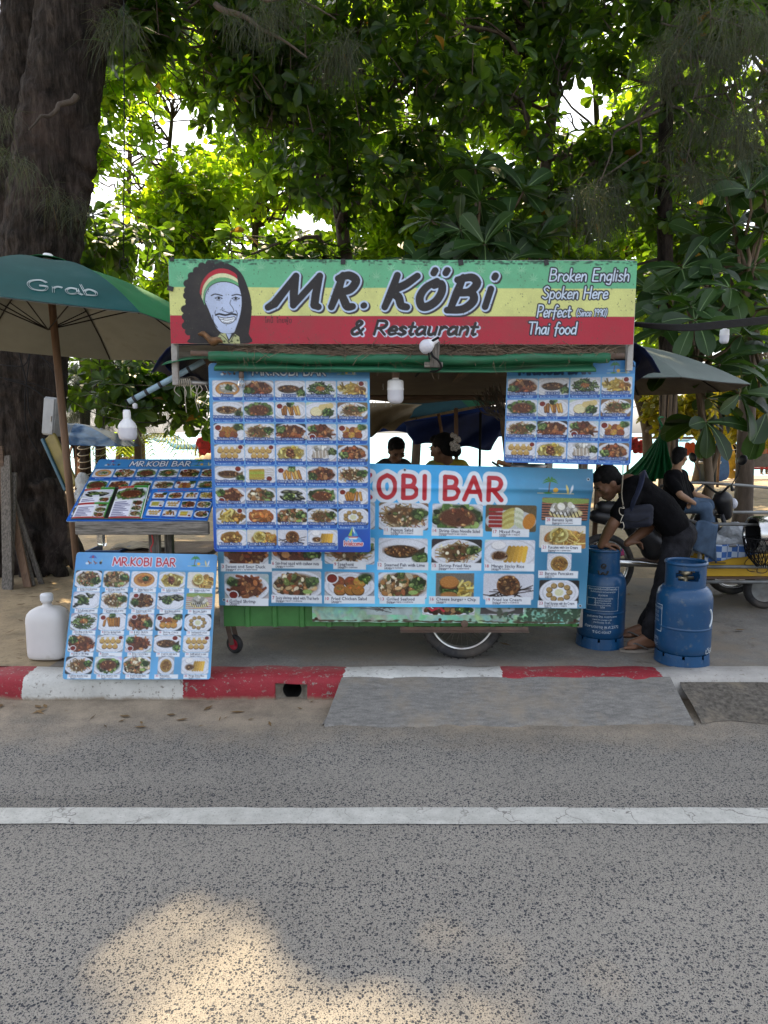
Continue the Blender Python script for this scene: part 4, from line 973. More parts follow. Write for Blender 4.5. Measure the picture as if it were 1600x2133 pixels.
KIND_BIG = ['soup', 'stir', 'fish', 'greens', 'fries', 'fish', 'salad', 'rolls', 'bread', 'noodle', 'cakes', 'noodle', 'red', 'red', 'cakes', 'dump', 'dump', 'omelette', 'squid', 'stir', 'fish', 'skewer', 'rolls', 'stir', 'noodle', 'red', 'mix', 'mussel', 'salad', 'rolls', 'fries', 'curry', 'mix', 'noodle', 'balls', 'pancake', 'ice', 'friedice', 'mango']
DEEP = (.13, .36, .70); SKYB = (.36, .66, .88)
def bar_title(r, x, y, cap, width, col, rim, text='MR.KOBI BAR', wd=.17, rw=3.0):
    for pad, c in ((rw, rim), (0, col)): r.hand(text, x, y, cap, cap * wd + pad, c, 0.0, width=width, gap=.1)
def blue_board(r, top=SKYB, bot=(.10, .36, .72)):
    r.gradient(0, 0, r.w, r.h, lambda X, Y: (np.array(top) * (1 - Y[..., None] ** 1.5) + np.array(bot) * Y[..., None] ** 1.5) * (1 - .10 * np.abs(np.sin(X * 9 + Y * 4))[..., None]))
def picture_cell(r, x, y, w, h, kind, seed, name, sub, strip=7):
    r.rect(x - .8, y - .8, x + w + .8, y + h + .8, (.55, .76, .93), 4); r.rect(x, y, x + w, y + h, (.14, .36, .70), 4)
    r.paste(dish(w, h - strip, kind, seed, r.k), x, y, 3.5)
    r.text(name, x + w / 2, y + h - strip - 1.5, 7.2, (.96, .98, 1), 'c', width=w - 3, outline=(.08, .20, .48))
    r.text(sub, x + w / 2, y + h - 1.6, 5.2, (.82, .90, 1), 'c', width=w - 8)
def hang_board():
    r = Ras(336, 392, RS, SKYB); blue_board(r, (.40, .69, .90), (.08, .30, .72))
    r.rect(-5, -5, 345, 30, (.25, .52, .74)); bar_title(r, 92, 24, 18, 155, (.80, .86, .92), (.10, .20, .36)); sun_chairs(r, 38, 16, 9); palm_beach(r, 280, 14, 9)
    for i in range(39): c, w = i % 5, i // 5; picture_cell(r, 7 + 65.2 * c, 35 + 44.2 * w, 63, 41.5, KIND_BIG[i], 100 + i, NAMES_BIG[i], SUB_BIG[i])
    x, y = 298, 362                                              # sailing boat and greeting in the last cell
    r.ell(x, y + 2, 17, 6, (.42, .72, .95)); r.ell(x + 8, y + 5, 12, 5, (.30, .62, .90)); r.poly([(x - 9, y - 2), (x + 12, y - 2), (x + 8, y + 3), (x - 6, y + 3)], (.93, .93, .95)); r.rect(x - 9, y - 3, x + 12, y - 1, (.75, .25, .2))
    r.poly([(x + 1, y - 26), (x + 2, y - 4), (x + 12, y - 5)], (.30, .62, .85)); r.poly([(x, y - 24), (x - 1, y - 4), (x - 9, y - 5)], (.62, .76, .30)); r.poly([(x + 1, y - 26), (x + 1, y - 15), (x + 6, y - 8)], (.94, .94, .95))
    for pad, c in ((2.6, (.95, .95, .97)), (0, (.75, .2, .22))): r.hand('Welcome', x - 20, y + 16, 10, 1.5 + pad, c, .25, width=42)
    BY = 3.95; TL, TR, BL, BR = P(434, 756, BY), P(770, 758, BY), P(446, 1149, BY - .03), P(772, 1150, BY - .03)
    th = thing('menu_board', 'tall blue hanging menu board with eight rows of dish pictures', 'menu board', ((BL.x + BR.x) / 2, BY, BL.z), 'picture menu boards of the cart')
    slab(quad_fn(TL, TR, BL, BR, 0), 336, 392, 8, .004).build('panel', M_PANEL, th); r.build('printed_menu', quad_fn(TL, TR, BL, BR, .0015), M_MENU, th, 8)
    for q in (520, 690): mb = MB(); mb.tube([P(q, 758, BY), P(q + 1, 735, BY + .02)], .003, 6); mb.build('hanging_wire', M_TAPE, th)
    c = P(637, 911, BY - .025); mb = MB(); mb.lathe([(.0001, 0), (.011, 0), (.011, .004), (.008, .006), (.0001, .006)], c, 20, rotx(R_(90))); mb.build('round_sticker', mat('sticker', (.5, .45, .42), .5, .5, 200), th)
    # right hand board
    r = Ras(267, 212, RS, SKYB); blue_board(r, (.40, .68, .90), (.16, .40, .78)); r.rect(-5, -5, 345, 27, (.27, .55, .80)); bar_title(r, 26, 24, 18, 150, (.10, .22, .38), (.10, .22, .38)); palm_beach(r, 222, 16, 11)
    for i in range(16):
        c, w = i % 4, i // 4; j = w * 5 + c + 1; picture_cell(r, 2 + 65.6 * c, 33 + 44.6 * w, 63.5, 42, KIND_BIG[j], 100 + j, NAMES_BIG[j], SUB_BIG[j])
    BY = 4.0; TL, TR, BL, BR = P(1057, 757, BY), P(1324, 750, BY), P(1049, 963, BY - .02), P(1313, 969, BY - .02)
    th = thing('menu_board', 'smaller blue hanging menu board with four rows of pictures above the bending man', 'menu board', ((BL.x + BR.x) / 2, BY, BL.z), 'picture menu boards of the cart')
    slab(quad_fn(TL, TR, BL, BR, 0), 267, 212, 9, .004).build('panel', M_PANEL, th); r.build('printed_menu', quad_fn(TL, TR, BL, BR, .0015), M_MENU, th, 9)
    mb = MB(); mb.tube([P(1305, 752, BY - .004), P(1322, 764, BY - .006), P(1312, 735, BY + .01)], .0025, 6); mb.build('hanging_wire', M_TAPE, th); mb = MB(); mb.tube([P(1090, 758, BY), P(1090, 735, BY + .02)], .0025, 6); mb.build('hanging_wire', M_TAPE, th)
hang_board()

def caption(r, x0, x1, y, num, name, sub, h=15, size=9.0):
    r.rect(x0, y, x1, y + h, (.90, .92, .95)); r.text(str(num), x0 + 3, y + h * .52, size, (.66, .2, .28), width=11)
    tx = x0 + 3 + size * (.75 if num < 10 else 1.35); r.text(name, tx, y + h * .52, size, (.16, .18, .24), width=x1 - tx - 3); r.text(sub[0], tx, y + h * .78, size * .52, (.3, .3, .35), width=(x1 - tx) * .75); r.text(sub[1], tx, y + h * .98, size * .42, (.3, .3, .35), width=(x1 - tx) * .3)
def lower_banner():
    OX, OY = 450, 960
    r = Ras(784, 306, RS, SKYB)
    r.gradient(0, 0, r.w, r.h, lambda X, Y: np.array((.20, .55, .76)) * (1 - .25 * np.sin(X * 7 + 1)[..., None]) + np.array((.16, .14, .12)) * (np.abs(np.sin(X * 5.2 + Y * 2.2)) ** 2 * .9)[..., None] + np.array((.08, .06, .04)) * Y[..., None])
    def T(c, x, cap=47):
        for pad, k_ in ((17, (.90, .93, .97)), (0, (.74, .17, .22))): r.hand([c], x - OX, 1031 - OY, cap, cap * .2 + pad, k_, 0, sq=1.05)
    for c, x in (('M', 618), ('R', 682), ('.', 722), ('K', 742), ('O', 789), ('B', 838), ('I', 882), ('B', 925), ('A', 968), ('R', 1016)): T(c, x)
    palm_beach(r, 1142 - OX, 1000 - OY, 17); sun_chairs(r, 540 - OX, 1000 - OY, 16)
    cells = {}
    for c, (x0, x1) in enumerate(((463, 557), (564, 669), (676, 782), (790, 893), (902, 1008), (1014, 1121))):
        for w, (y0, y1) in enumerate(((1041, 1103), (1116, 1178), (1190, 1252))): cells[(c, w)] = (x0, y0, x1, y1)
    info = {(0, 0): (2, 'Fried Rice', 'mix'), (0, 1): (3, 'Sweet and Sour Duck', 'red'), (0, 2): (4, 'Grilled Shrimp', 'red'), (1, 0): (5, 'Pad Thai', 'noodle'), (1, 1): (6, 'Stir-fried squid with cashew nuts', 'stir'), (1, 2): (7, 'Spicy shrimp salad with Thai herb', 'mix'), (2, 0): (8, 'Tomyum', 'soup'), (2, 1): (9, 'Spaghetti', 'noodle'), (2, 2): (10, 'Fried Chicken Salad', 'cakes'), (3, 0): (11, 'Papaya Salad', 'noodle'), (3, 1): (12, 'Steamed Fish with Lime', 'fish'), (3, 2): (13, 'Grilled Seafood', 'mix'), (4, 0): (14, 'Shrimp Glass Noodle Salad', 'salad'), (4, 1): (15, 'Shrimp Fried Rice', 'noodle'), (4, 2): (16, 'Cheese burger • Chip', 'burger'), (5, 0): (17, 'Mixed Fruit', 'fruit'), (5, 1): (18, 'Mango Sticky Rice', 'mango'), (5, 2): (19, 'Fried Ice Cream', 'friedice')}
    rus = ['Салат из папайи', 'Рыба на пару с лаймом', 'Морепродукты на гриле', 'Жареный рис с креветками', 'Спагетти', 'Клейкий рис с манго']
    for k_, (x0, y0, x1, y1) in cells.items():
        n, nm, kd = info[k_]; dy = 8 if k_[0] == 0 else (0 if k_[0] < 3 else 0)
        y0, y1 = y0 + dy, y1 + dy - 4
        if kd == 'burger': x0, x1 = x0 + 10, x1 - 15
        r.paste(dish(x1 - x0, y1 - y0, kd, 300 + n, r.k), x0 - OX, y0 - OY, 4 if kd != 'burger' else .5)
        wd = min(28 + len(nm) * 4.6, 108); cx = (x0 + x1) / 2 - OX; caption(r, cx - wd / 2, cx + wd / 2, y1 - 6 - OY, n, nm, (rus[n % 6], '炒饭海鲜'), 17, 9.6)
    for (x0, y0, x1, y1), n, nm, kd in (((1131, 1023, 1229, 1073), 20, 'Banana Split', 'split'), ((1129, 1084, 1227, 1133), 21, 'Pancakes with Ice Cream', 'ice'), ((1148, 1145, 1199, 1190), 22, 'Banana Pancakes', 'pancake'), ((1132, 1204, 1217, 1256), 23, 'Fried Bananas with Ice Cream', 'balls')):
        r.paste(dish(x1 - x0, y1 - y0, kd, 300 + n, r.k), x0 - OX, y0 - OY, 3)
        wd = min(26 + len(nm) * 4.2, 84); cx = (x0 + x1) / 2 - OX - 2; caption(r, cx - wd / 2, cx + wd / 2, y1 - 7 - OY, n, nm, (rus[n % 6], '香蕉煎饼'), 16, 9)
    for x, y in ((843, 972), (1224, 982), (1221, 1260), (461, 1254)): r.ell(x - OX, y - OY, 3.4, 3.4, (.75, .8, .85)); r.ell(x - OX, y - OY, 2, 2, (.1, .1, .12))
    LY = 4.05; TL, TR, BL, BR = P(450, 957, LY), P(1234, 977, LY), P(456, 1261, LY), P(1220, 1267, LY)
    def wav(u, v):
        return .012 * np.exp(-((v - .10 - .03 * np.sin(u * 9)) / .035) ** 2) * np.sin(u * 5 + .6) ** 2 + .008 * np.exp(-((v - .17 + .02 * u) / .02) ** 2) + .006 * np.sin(u * 21) * (1 - v) ** 2 + .004 * np.sin(u * 9 + v * 5) + .003 * np.sin(u * 30 - v * 14) * v + .02 * (np.clip(u - .93, 0, 1) / .07) ** 2 * (1 - v) * np.sin(v * 12)
    th = thing('vinyl_banner', 'big light blue vinyl banner with red KOBI BAR title on the cart front', 'banner', ((BL.x + BR.x) / 2, LY, BL.z))
    r.build('printed_vinyl', quad_fn(TL, TR, BL, BR, 0.004, wav), M_VINYL, th)
    # old mould-stained banner underneath
    OX2, OY2 = 648, 1250
    r = Ras(566, 52, RS, (.60, .76, .68)); n = np.random.default_rng(8)
    for _ in range(200): r.ell(n.uniform(0, 566), n.uniform(0, 52), n.uniform(3, 26), n.uniform(2, 9), (.60 + n.uniform(-.14, .08), .76 + n.uniform(-.12, .06), .67 + n.uniform(-.12, .06)), n.uniform(0, 3), soft=5)
    for x, w_ in ((763, 95), (1002, 92), (880, 110)): r.paste(dish(w_, 30, 'white' if False else 'stir', int(x), RS), x - OX2, 2, 1); r.rect(x - OX2, 2, x - OX2 + w_, 33, (.66, .72, .72)) if x == 763 else None
    for k_ in range(14): r.stroke([(n.uniform(100, 200), n.uniform(8, 20)), (n.uniform(120, 220), n.uniform(12, 28))], 1.4, (.3, .3, .3))
    r.rect(1002 - OX2, 2, 1092 - OX2, 30, (.28, .27, .28)); r.ell(1048 - OX2, 4, 42, 22, (.70, .72, .74)); r.ell(1048 - OX2, 4, 33, 16, (.62, .64, .62))
    r.stroke([(890 - OX2, 12), (900 - OX2, 22), (915 - OX2, 14), (925 - OX2, 24)], 5, (.72, .2, .26))
    for _ in range(300): x = 566 - abs(n.normal(0, 80)); r.ell(x, n.uniform(0, 52), n.uniform(1, 6), n.uniform(1, 4), (.22, .32, .25), n.uniform(0, 3), soft=2)
    for _ in range(120): r.ell(n.uniform(0, 566), 50 - abs(n.normal(0, 2)), n.uniform(2, 9), n.uniform(.6, 2), (.28, .24, .18), soft=1.5)
    for x, y in ((8, 44), (270, 44), (556, 44)): r.ell(x, y, 3.6, 3.6, (.22, .13, .08))
    LY2 = 4.066; TL, TR, BL, BR = P(650, 1252, LY2), P(1213, 1252, LY2), P(651, 1295, LY2), P(1207, 1300, LY2)
    th = thing('old_vinyl_banner', 'faded mint green banner with mould stains under the blue banner', 'banner', ((BL.x + BR.x) / 2, LY2, BL.z))
    r.build('printed_vinyl', quad_fn(TL, TR, BL, BR, 0.0, lambda u, v: .004 * np.sin(u * 30) * v + .003 * np.sin(u * 71 + v * 3)), M_OLDV, th)
lower_banner()

def standing_board():
    r = Ras(300, 264, RS, SKYB); blue_board(r, (.34, .64, .86), (.42, .70, .90)); r.gradient(0, 0, 300, 36, lambda X, Y: np.array((.34, .60, .84)) + (.16 * np.sin(X * 3.1))[..., None] * np.array((1, .9, .6)) * (1 - Y[..., None] * .5))
    bar_title(r, 80, 27, 16.5, 134, (.72, .15, .25), (.93, .93, .97)); sun_chairs(r, 36, 16, 10); palm_beach(r, 252, 17, 10.5)
    nm = ['Stir-fried Chicken with cashewnut', 'Stir-fried Squid with cashewnut', 'Baked Shrimp with Glass Noodles', 'Grilled Shrimp', 'yellow noodle soup', 'Shrimp Fried Rice', 'Stir-fried yellow noodles with shrimp', 'Shrimp Spring Rolls', 'Gyoza', 'Stir-fried Crab with Curry Powder', 'Chicken Massaman Curry', 'Fried Shrimp with Garlic', 'B BQ DUCK', 'Shrimp in Tamarind Sauce', 'Fried Crab with Garlic', 'Stuffed Omelette Pork', 'Baked Oysters with Herbs', 'Shrimp Cakes', 'Fried Fish with Garlic', 'Pancakes', 'Pancakes with Ice Cream', 'Banana Splits', 'Fried Bananas with Ice Cream', 'Fried Pineapple with Ice Cream', 'Mango Sticky Rice']
    kd = ['stir', 'mussel', 'greens', 'red', 'noodle', 'mix', 'noodle', 'rolls', 'dump', 'salad', 'soup', 'stir', 'stir', 'red', 'mix', 'omelette', 'mussel', 'cakes', 'fish', 'pancake', 'ice', 'split', 'balls', 'dump', 'mango']
    for i in range(25):
        c, w = i // 5, i % 5; x, y = 3.5 + 59 * c, 39 + 44.8 * w; n = i == 19
        r.paste(dish(55 if not n else 33, 35, kd[i], 500 + i, r.k), x + (11 if n else 0), y, 4 if not n else .5); caption(r, x + 6, x + 54, y + 35.5, i + 1, nm[i], ('Жареные с чесноком', '炒虾海鲜'), 8.5, 5.6)
    bl = G(130, 1415, .137); br = V((P(438, 1418, bl.y).x, bl.y, bl.z)); tl, tr = P(160, 1150, bl.y + .2), P(453, 1155, bl.y + .2)
    th = thing('menu_board', 'blue menu board with red title leaning behind the kerb under the wooden stand', 'menu board', ((bl.x + br.x) / 2, bl.y, .137), 'picture menu boards of the cart')
    slab(quad_fn(tl, tr, bl, br, 0), 300, 264, 6, .006).build('panel', M_PANEL, th); r.build('printed_menu', quad_fn(tl, tr, bl, br, .0015), M_MENU, th, 6)
standing_board()

# wooden stand with the tilted board, the open menu and the small board on it
M_GREYW = mat('weathered_grey_wood', (.17, .155, .135), 0.85, 0.65, 9, (1.2, 12, 12), bump=0.7, bscale=30, dirt=0.35, dirtcol=(.06, .05, .045), dscale=6)
M_GREYV = mat('weathered_upright_wood', (.15, .135, .118), 0.85, 0.65, 9, (12, 12, 1.2), bump=0.7, bscale=30, dirt=0.35, dirtcol=(.05, .045, .04), dscale=6)
def lectern():
    bl, br = P(137, 1086, 4.0), P(432, 1086, 4.0); tl = P(207, 957, 4.48); tr = Vector((br.x + (tl.x - bl.x), tl.y, tl.z))
    N = (br - bl).cross(tl - bl).normalized()
    def on(px, py, off):
        a = Vector((0, 0, H)); d = P(px, py, 5) - a; t = (bl + N * off - a).dot(N) / d.dot(N); return a + d * t
    r = Ras(296, 206, RS, SKYB); blue_board(r, (.22, .50, .76), (.14, .42, .82)); r.rect(-2, -2, 300, 30, (.26, .54, .78))
    bar_title(r, 78, 25, 17, 140, (.93, .94, .96), (.10, .18, .34)); sun_chairs(r, 34, 14, 10); palm_beach(r, 232, 14, 11)
    ks = ['soup', 'stir', 'salad', 'greens', 'stir', 'mix', 'salad', 'stir', 'noodle', 'noodle', 'cakes', 'greens', 'stir', 'fish', 'red', 'mix', 'noodle', 'salad', 'mix', 'cakes', 'rolls', 'fries', 'dump', 'red']
    for i in range(24):
        c, w = i % 6, i // 6; x, y = 3 + 49 * c, 35 + 41 * w; r.paste(dish(45, 29, ks[i], 700 + i, r.k), x, y, 2); r.rect(x, y + 29, x + 45, y + 37, (.14, .34, .70), 1); r.text(NAMES_BIG[(i * 7) % 39], x + 22, y + 35, 5.5, (.9, .94, 1), 'c', width=40)
    th = thing('menu_board', 'tilted blue menu board with white title lying on the grey wooden stand', 'menu board', (bl + br) / 2, 'picture menu boards of the cart')
    slab(quad_fn(tl, tr, bl, br, 0), 296, 206, 4, .005).build('panel', M_PANEL, th); r.build('printed_menu', quad_fn(tl, tr, bl, br, .0015), M_MENU, th, 4)
    # open menu book
    A, B, Cc, D = on(178, 1019, .008), on(312, 1011, .008), on(149, 1080, .008), on(295, 1080, .008)
    r = Ras(146, 100, 1.0, (.93, .94, .95)); RED, GRN = (.66, .14, .16), (.25, .56, .22)
    for x0 in (0, 76):
        x1 = x0 + 68; r.rect(x0, 0, x1, 100, (.88, .90, .84)); r.rect(x0, 0, x0 + 36, 7, RED); r.rect(x0 + 36, 0, x1, 7, GRN); r.rect(x1 - 3, 0, x1, 100, GRN); r.rect(x0, 96, x1, 100, RED); r.text('MR.KOBI BAR', x0 + 6, 5.5, 5, (.95, .8, .6), width=26)
        r.paste(dish(66, 36 if x0 else 24, 'salad' if x0 else 'mussel', 810 + x0, 1.0), x0 + 1, 8)
        ys = 46 if x0 else 33
        for q in range(3 if x0 else 4): r.paste(dish(22, 15, ('red', 'stir', 'mix', 'red')[q], 820 + q + x0, 1.0), x1 - 25, ys + 1 + q * 16, 1)
        if not x0: r.rect(x0, 50, x0 + 36, 56, RED); r.rect(x0 + 36, 50, x1, 56, GRN)
        r.rect(x0 + 1, ys, x1 - 27, 49 if not x0 else 95, (.92, .92, .97)); r.rect(x0 + 1, 57, x1 - 27, 95, (.92, .92, .97)) if not x0 else None
        y = ys + 4
        while y < 94:
            if x0 or not 46 < y < 60: r.rect(x0 + 4, y, x0 + 4 + 20 + (y * 37 % 15), y + 1.6, (.22, .22, .42)); r.rect(x0 + 4, y + 2.4, x0 + 4 + 12 + (y * 23 % 17), y + 3.4, (.45, .45, .55))
            y += 5.4
    r.rect(67.5, 0, 76.5, 100, (.10, .12, .11))
    bk = thing('menu_book', 'open green and red menu booklet lying on the tilted board', 'menu', on(220, 1050, .004))
    wv = lambda u, v: .006 * np.abs(np.sin(u * math.pi * 2)) ** .7
    r.build('open_pages', quad_fn(A, B, Cc, D, .0, wv), M_MENU, bk)
    mb = MB(); q = quad_fn(A, B, Cc, D, -.004); g = lambda u, v: Vector(np.asarray(q(np.array([u]), np.array([v])))[0]); mb.sheet(lambda u, v: g(lerp(-.01, 1.01, u), lerp(-.01, 1.015, v)), 6, 2, .003); mb.build('cover', mat('book_cover', (.05, .07, .06), .5, .3), bk)
    # small loose board
    A, B, Cc, D = on(318, 1018, .009), on(452, 1016, .009), on(296, 1079, .009), on(432, 1085, .009)
    r = Ras(140, 100, 1.0, (.16, .46, .80)); r.text('BURGER • SANDWICH • STEAK • DONER', 14, 9, 7, (.85, .25, .25), width=84); r.text('MR.KOBI BAR', 102, 9, 8, (.95, .96, .98), width=36)
    for i in range(12):
        c, w = i % 4, i // 4; x, y = 6 + 34 * c, 14 + 28.5 * w; r.paste(dish(30, 21, ('cakes', 'stir', 'rolls', 'fries', 'skewer', 'dump', 'red', 'mix', 'dump', 'rolls', 'skewer', 'stir')[i], 850 + i, 1.0), x, y, 2); r.rect(x, y + 21, x + 30, y + 26, (.12, .30, .66))
    th2 = thing('menu_card', 'small light blue snack menu card on the lower right of the tilted board', 'menu', on(370, 1050, .004))
    slab(quad_fn(A, B, Cc, D, 0), 140, 100, 3, .003).build('panel', M_PANEL, th2); r.build('printed_menu', quad_fn(A, B, Cc, D, .0012), M_MENU, th2, 3)
    # the stand
    st = thing('menu_stand', 'weathered grey wooden stand carrying the tilted menu board', 'stand', (bl.x + .4, 4.15, PAVE))
    a, b = P(158, 1100, 3.985), P(436, 1100, 3.985)
    mb = MB(); mb.box((a + b) / 2, (b.x - a.x, .03, .078)); mb.build('front_plank', M_GREYW, st, bevel=.006)
    dn = N * -.025
    mb = MB()
    for k_ in range(5): u0, u1 = k_ / 5 + .004, (k_ + 1) / 5 - .004; mb.beam(bl.lerp(tl, (u0 + u1) / 2) + dn + V((.05, 0, 0)), br.lerp(tr, (u0 + u1) / 2) + dn - V((.02, 0, 0)), (tl - bl).length * .18, .018, N)
    mb.build('slanted_top', M_GREYW, st, bevel=.003)
    x = P(320, 1120, 4.12).x
    mb = MB(); mb.beam((x, 4.14, PAVE), (x, 4.14, bl.z - .03), .045, .065, (1, 0, 0)); mb.build('leg', M_GREYV, st, bevel=.004)
    mb = MB(); mb.beam((x, 4.42, PAVE), (x, 4.42, tl.z - .09), .05, .05, (1, 0, 0)); mb.build('leg', M_GREYV, st, bevel=.004)
    mb = MB(); mb.beam((x, 4.16, PAVE + .03), (x, 4.40, PAVE + .03), .05, .04); mb.build('foot_rail', M_GREYW, st, bevel=.004)
    mb = MB(); mb.tube(smooth_path([P(316, 1112, 4.09), P(319, 1130, 4.085), P(314, 1142, 4.08), P(316, 1150, 4.07)]), .004, 6); tag(mb.build('red_string', mat('red_string', (.5, .03, .04), .6)), 'red string tied to the leg of the menu stand', 'string')
lectern()
# ---------------------------------------------------------------- the food cart itself
M_STEEL = mat('dull_steel', (.33, .32, .30), 0.45, 0.3, 10, metal=0.7, dirt=0.5, dirtcol=(.12, .07, .04))
M_RUSTY = mat('rusty_steel', (.14, .10, .08), 0.75, 0.45, 12, bump=.4, dirt=.6, dirtcol=(.10, .05, .025))
M_RUBBER = mat('tyre_rubber', (.028, .028, .030), 0.8, 0.4, 20, bump=.3, dirt=.4, dirtcol=(.12, .10, .08))
M_GREENSHEET = mat('green_steel_sheet', (.055, .20, .05), 0.45, 0.25, 4, dirt=.35, dirtcol=(.05, .06, .035), dscale=4)
M_DKWOOD = mat('dark_wood', (.09, .055, .035), 0.7, 0.5, 8, (1, 8, 8), bump=.4)
M_BRNWOOD = mat('brown_pole_wood', (.17, .10, .06), 0.65, 0.35, 6, (6, 6, .7), bump=.35, bscale=25)
M_BROWNTARP = mat('brown_tarp', (.075, .055, .035), 0.75, 0.3, 3, bump=.3, bscale=10, bdist=.02)
M_NAVY = mat('navy_tarp', (.012, .022, .085), 0.5, 0.35, 4, bump=.4, bscale=8, bdist=.02, transl=.12)
M_BLUETARP = mat('blue_tarp', (.012, .045, .20), 0.45, 0.35, 3, bump=.5, bscale=7, bdist=.03, transl=.3)
M_WHITEP = mat('white_plastic', (.74, .75, .77), 0.35, 0.08, 6, dirt=.12, dirtcol=(.4, .38, .33))
M_BULB = mat('frosted_bulb', (.72, .73, .80), 0.25, 0.05, 6, transl=.25)
M_CABLE = mat('black_cable', (.010, .010, .011), 0.75, 0.3, spec=.2)
M_ROPE = mat('pale_cord', (.42, .38, .31), 0.8, 0.3)

X0, X1 = P(466, 1290, 4.11).x, P(1206, 1290, 4.11).x
ZB = P(800, 1305, 4.11).z; ZT = 1.16
cart = thing('food_cart', 'green sheet steel food cart on a spoked wheel under blue banners', 'food cart', ((X0 + X1) / 2, 4.5, PAVE))
# ribbed green sheet, closed box of four walls
mb = MB(); prof = []
x = X0
while x < X1:
    prof += [(x, 0), (x + .128, 0), (x + .136, .014), (x + .160, .014), (x + .168, 0)]; x += .168
prof = [(min(a, X1), b) for a, b in prof]
n = len(prof)
mb.add([(a, 4.115 - b, ZB) for a, b in prof] + [(a, 4.115 - b, ZT - .03) for a, b in prof], [(i, i + 1, n + i + 1, n + i) for i in range(n - 1)], 0, False)
mb.span(X0, X0 + .004, 4.12, 5.02, ZB, ZT - .03); mb.span(X1 - .004, X1, 4.12, 5.02, ZB, ZT - .03); mb.span(X0 + .005, X1 - .005, 5.018, 5.022, ZB, ZT - .03); mb.span(X0 + .006, X1 - .006, 4.125, 5.015, ZB + .01, ZB + .02)
mb.build('body', M_GREENSHEET, cart)
for a in (X0 - .012, X1 + .012):
    for y in (4.14, 5.0): mb = MB(); mb.span(a - .016, a + .016, y - .016, y + .016, ZB - .01, 2.0); mb.build('corner_post', M_STEEL, cart, bevel=.002)
mb = MB(); mb.span(X0 - .03, X1 + .03, 4.09, 5.04, ZT - .028, ZT); mb.build('counter_top', M_STEEL, cart, bevel=.004)
# roof: wooden edge board, brown lining, navy tarp with curled ends
rz = P(800, 745, 4.02).z
mb = MB(); a, b = P(372, 733, 4.02), P(1308, 730, 4.02)
mb.span(a.x, b.x, 4.0, 4.03, P(800, 747, 4.0).z, P(800, 719, 4.0).z); mb.build('roof_edge_board', mat('grey_brown_board', (.17, .15, .125), .8, .4, 6, (1, 10, 10), bump=.5), cart, bevel=.003)
mb = MB(); rx0, rx1 = P(380, 730, 4.05).x, P(1316, 730, 4.05).x
mb.sheet(lambda u, v: (lerp(rx0, rx1, u), 4.04 + 3.3 * v, lerp(rz + .05, 1.885, v) + .02 * math.sin(u * 14 + v * 3) - .05 * math.sin(math.pi * v) * abs(math.sin(u * 9.4))), 40, 20, .004)
mb.build('roof_lining', M_BROWNTARP, cart)
mb = MB(); nx0, nx1 = P(345, 735, 4.5).x, P(1340, 735, 4.5).x
def navy(u, v):
    x = lerp(nx0, nx1, u); e = max(0, abs(u - .5) - .44) / .06
    return (x, 4.20 + 1.9 * v, lerp(rz + .1, 2.06, v) + .012 * math.sin(u * 22 + v * 5) - .17 * e * e + .02 * math.sin(v * 17) * e)
mb.sheet(navy, 60, 20, .004); mb.build('roof_tarp', M_NAVY, cart)
for k_, (px, sx) in enumerate(((1322, 1), (356, -1))):                      # curled navy ends
    mb = MB(); c = P(px, 748 if sx > 0 else 752, 4.35)
    mb.sheet(lambda u, v: c + V((sx * (-.10 + .14 * math.sin(u * 3.0)), lerp(0, .8, v), .085 * math.cos(u * 3.0) + .012 * math.sin(v * 9 + u * 5))), 14, 10, .004); mb.build('tarp_curl', M_NAVY, cart)
for u in (.06, .36, .66, .95):
    mb = MB(); x = lerp(rx0, rx1, u); mb.span(x - .022, x + .022, 4.05, 5.9, rz + .052 - .09, rz + .05 - .05); mb.build('rafter', M_DKWOOD, cart)
mb = MB(); mb.tube([(rx0 - .02, 5.9, 1.85), (rx1 + .02, 5.9, 1.85)], .022, 8); mb.build('rear_beam', M_DKWOOD, cart)
for x in (rx0 + .03, rx1 - .03):
    mb = MB(); mb.tube([(x, 5.9, PAVE), (x, 5.9, 1.85)], .022, 10); mb.build('rear_post', M_BRNWOOD, cart)
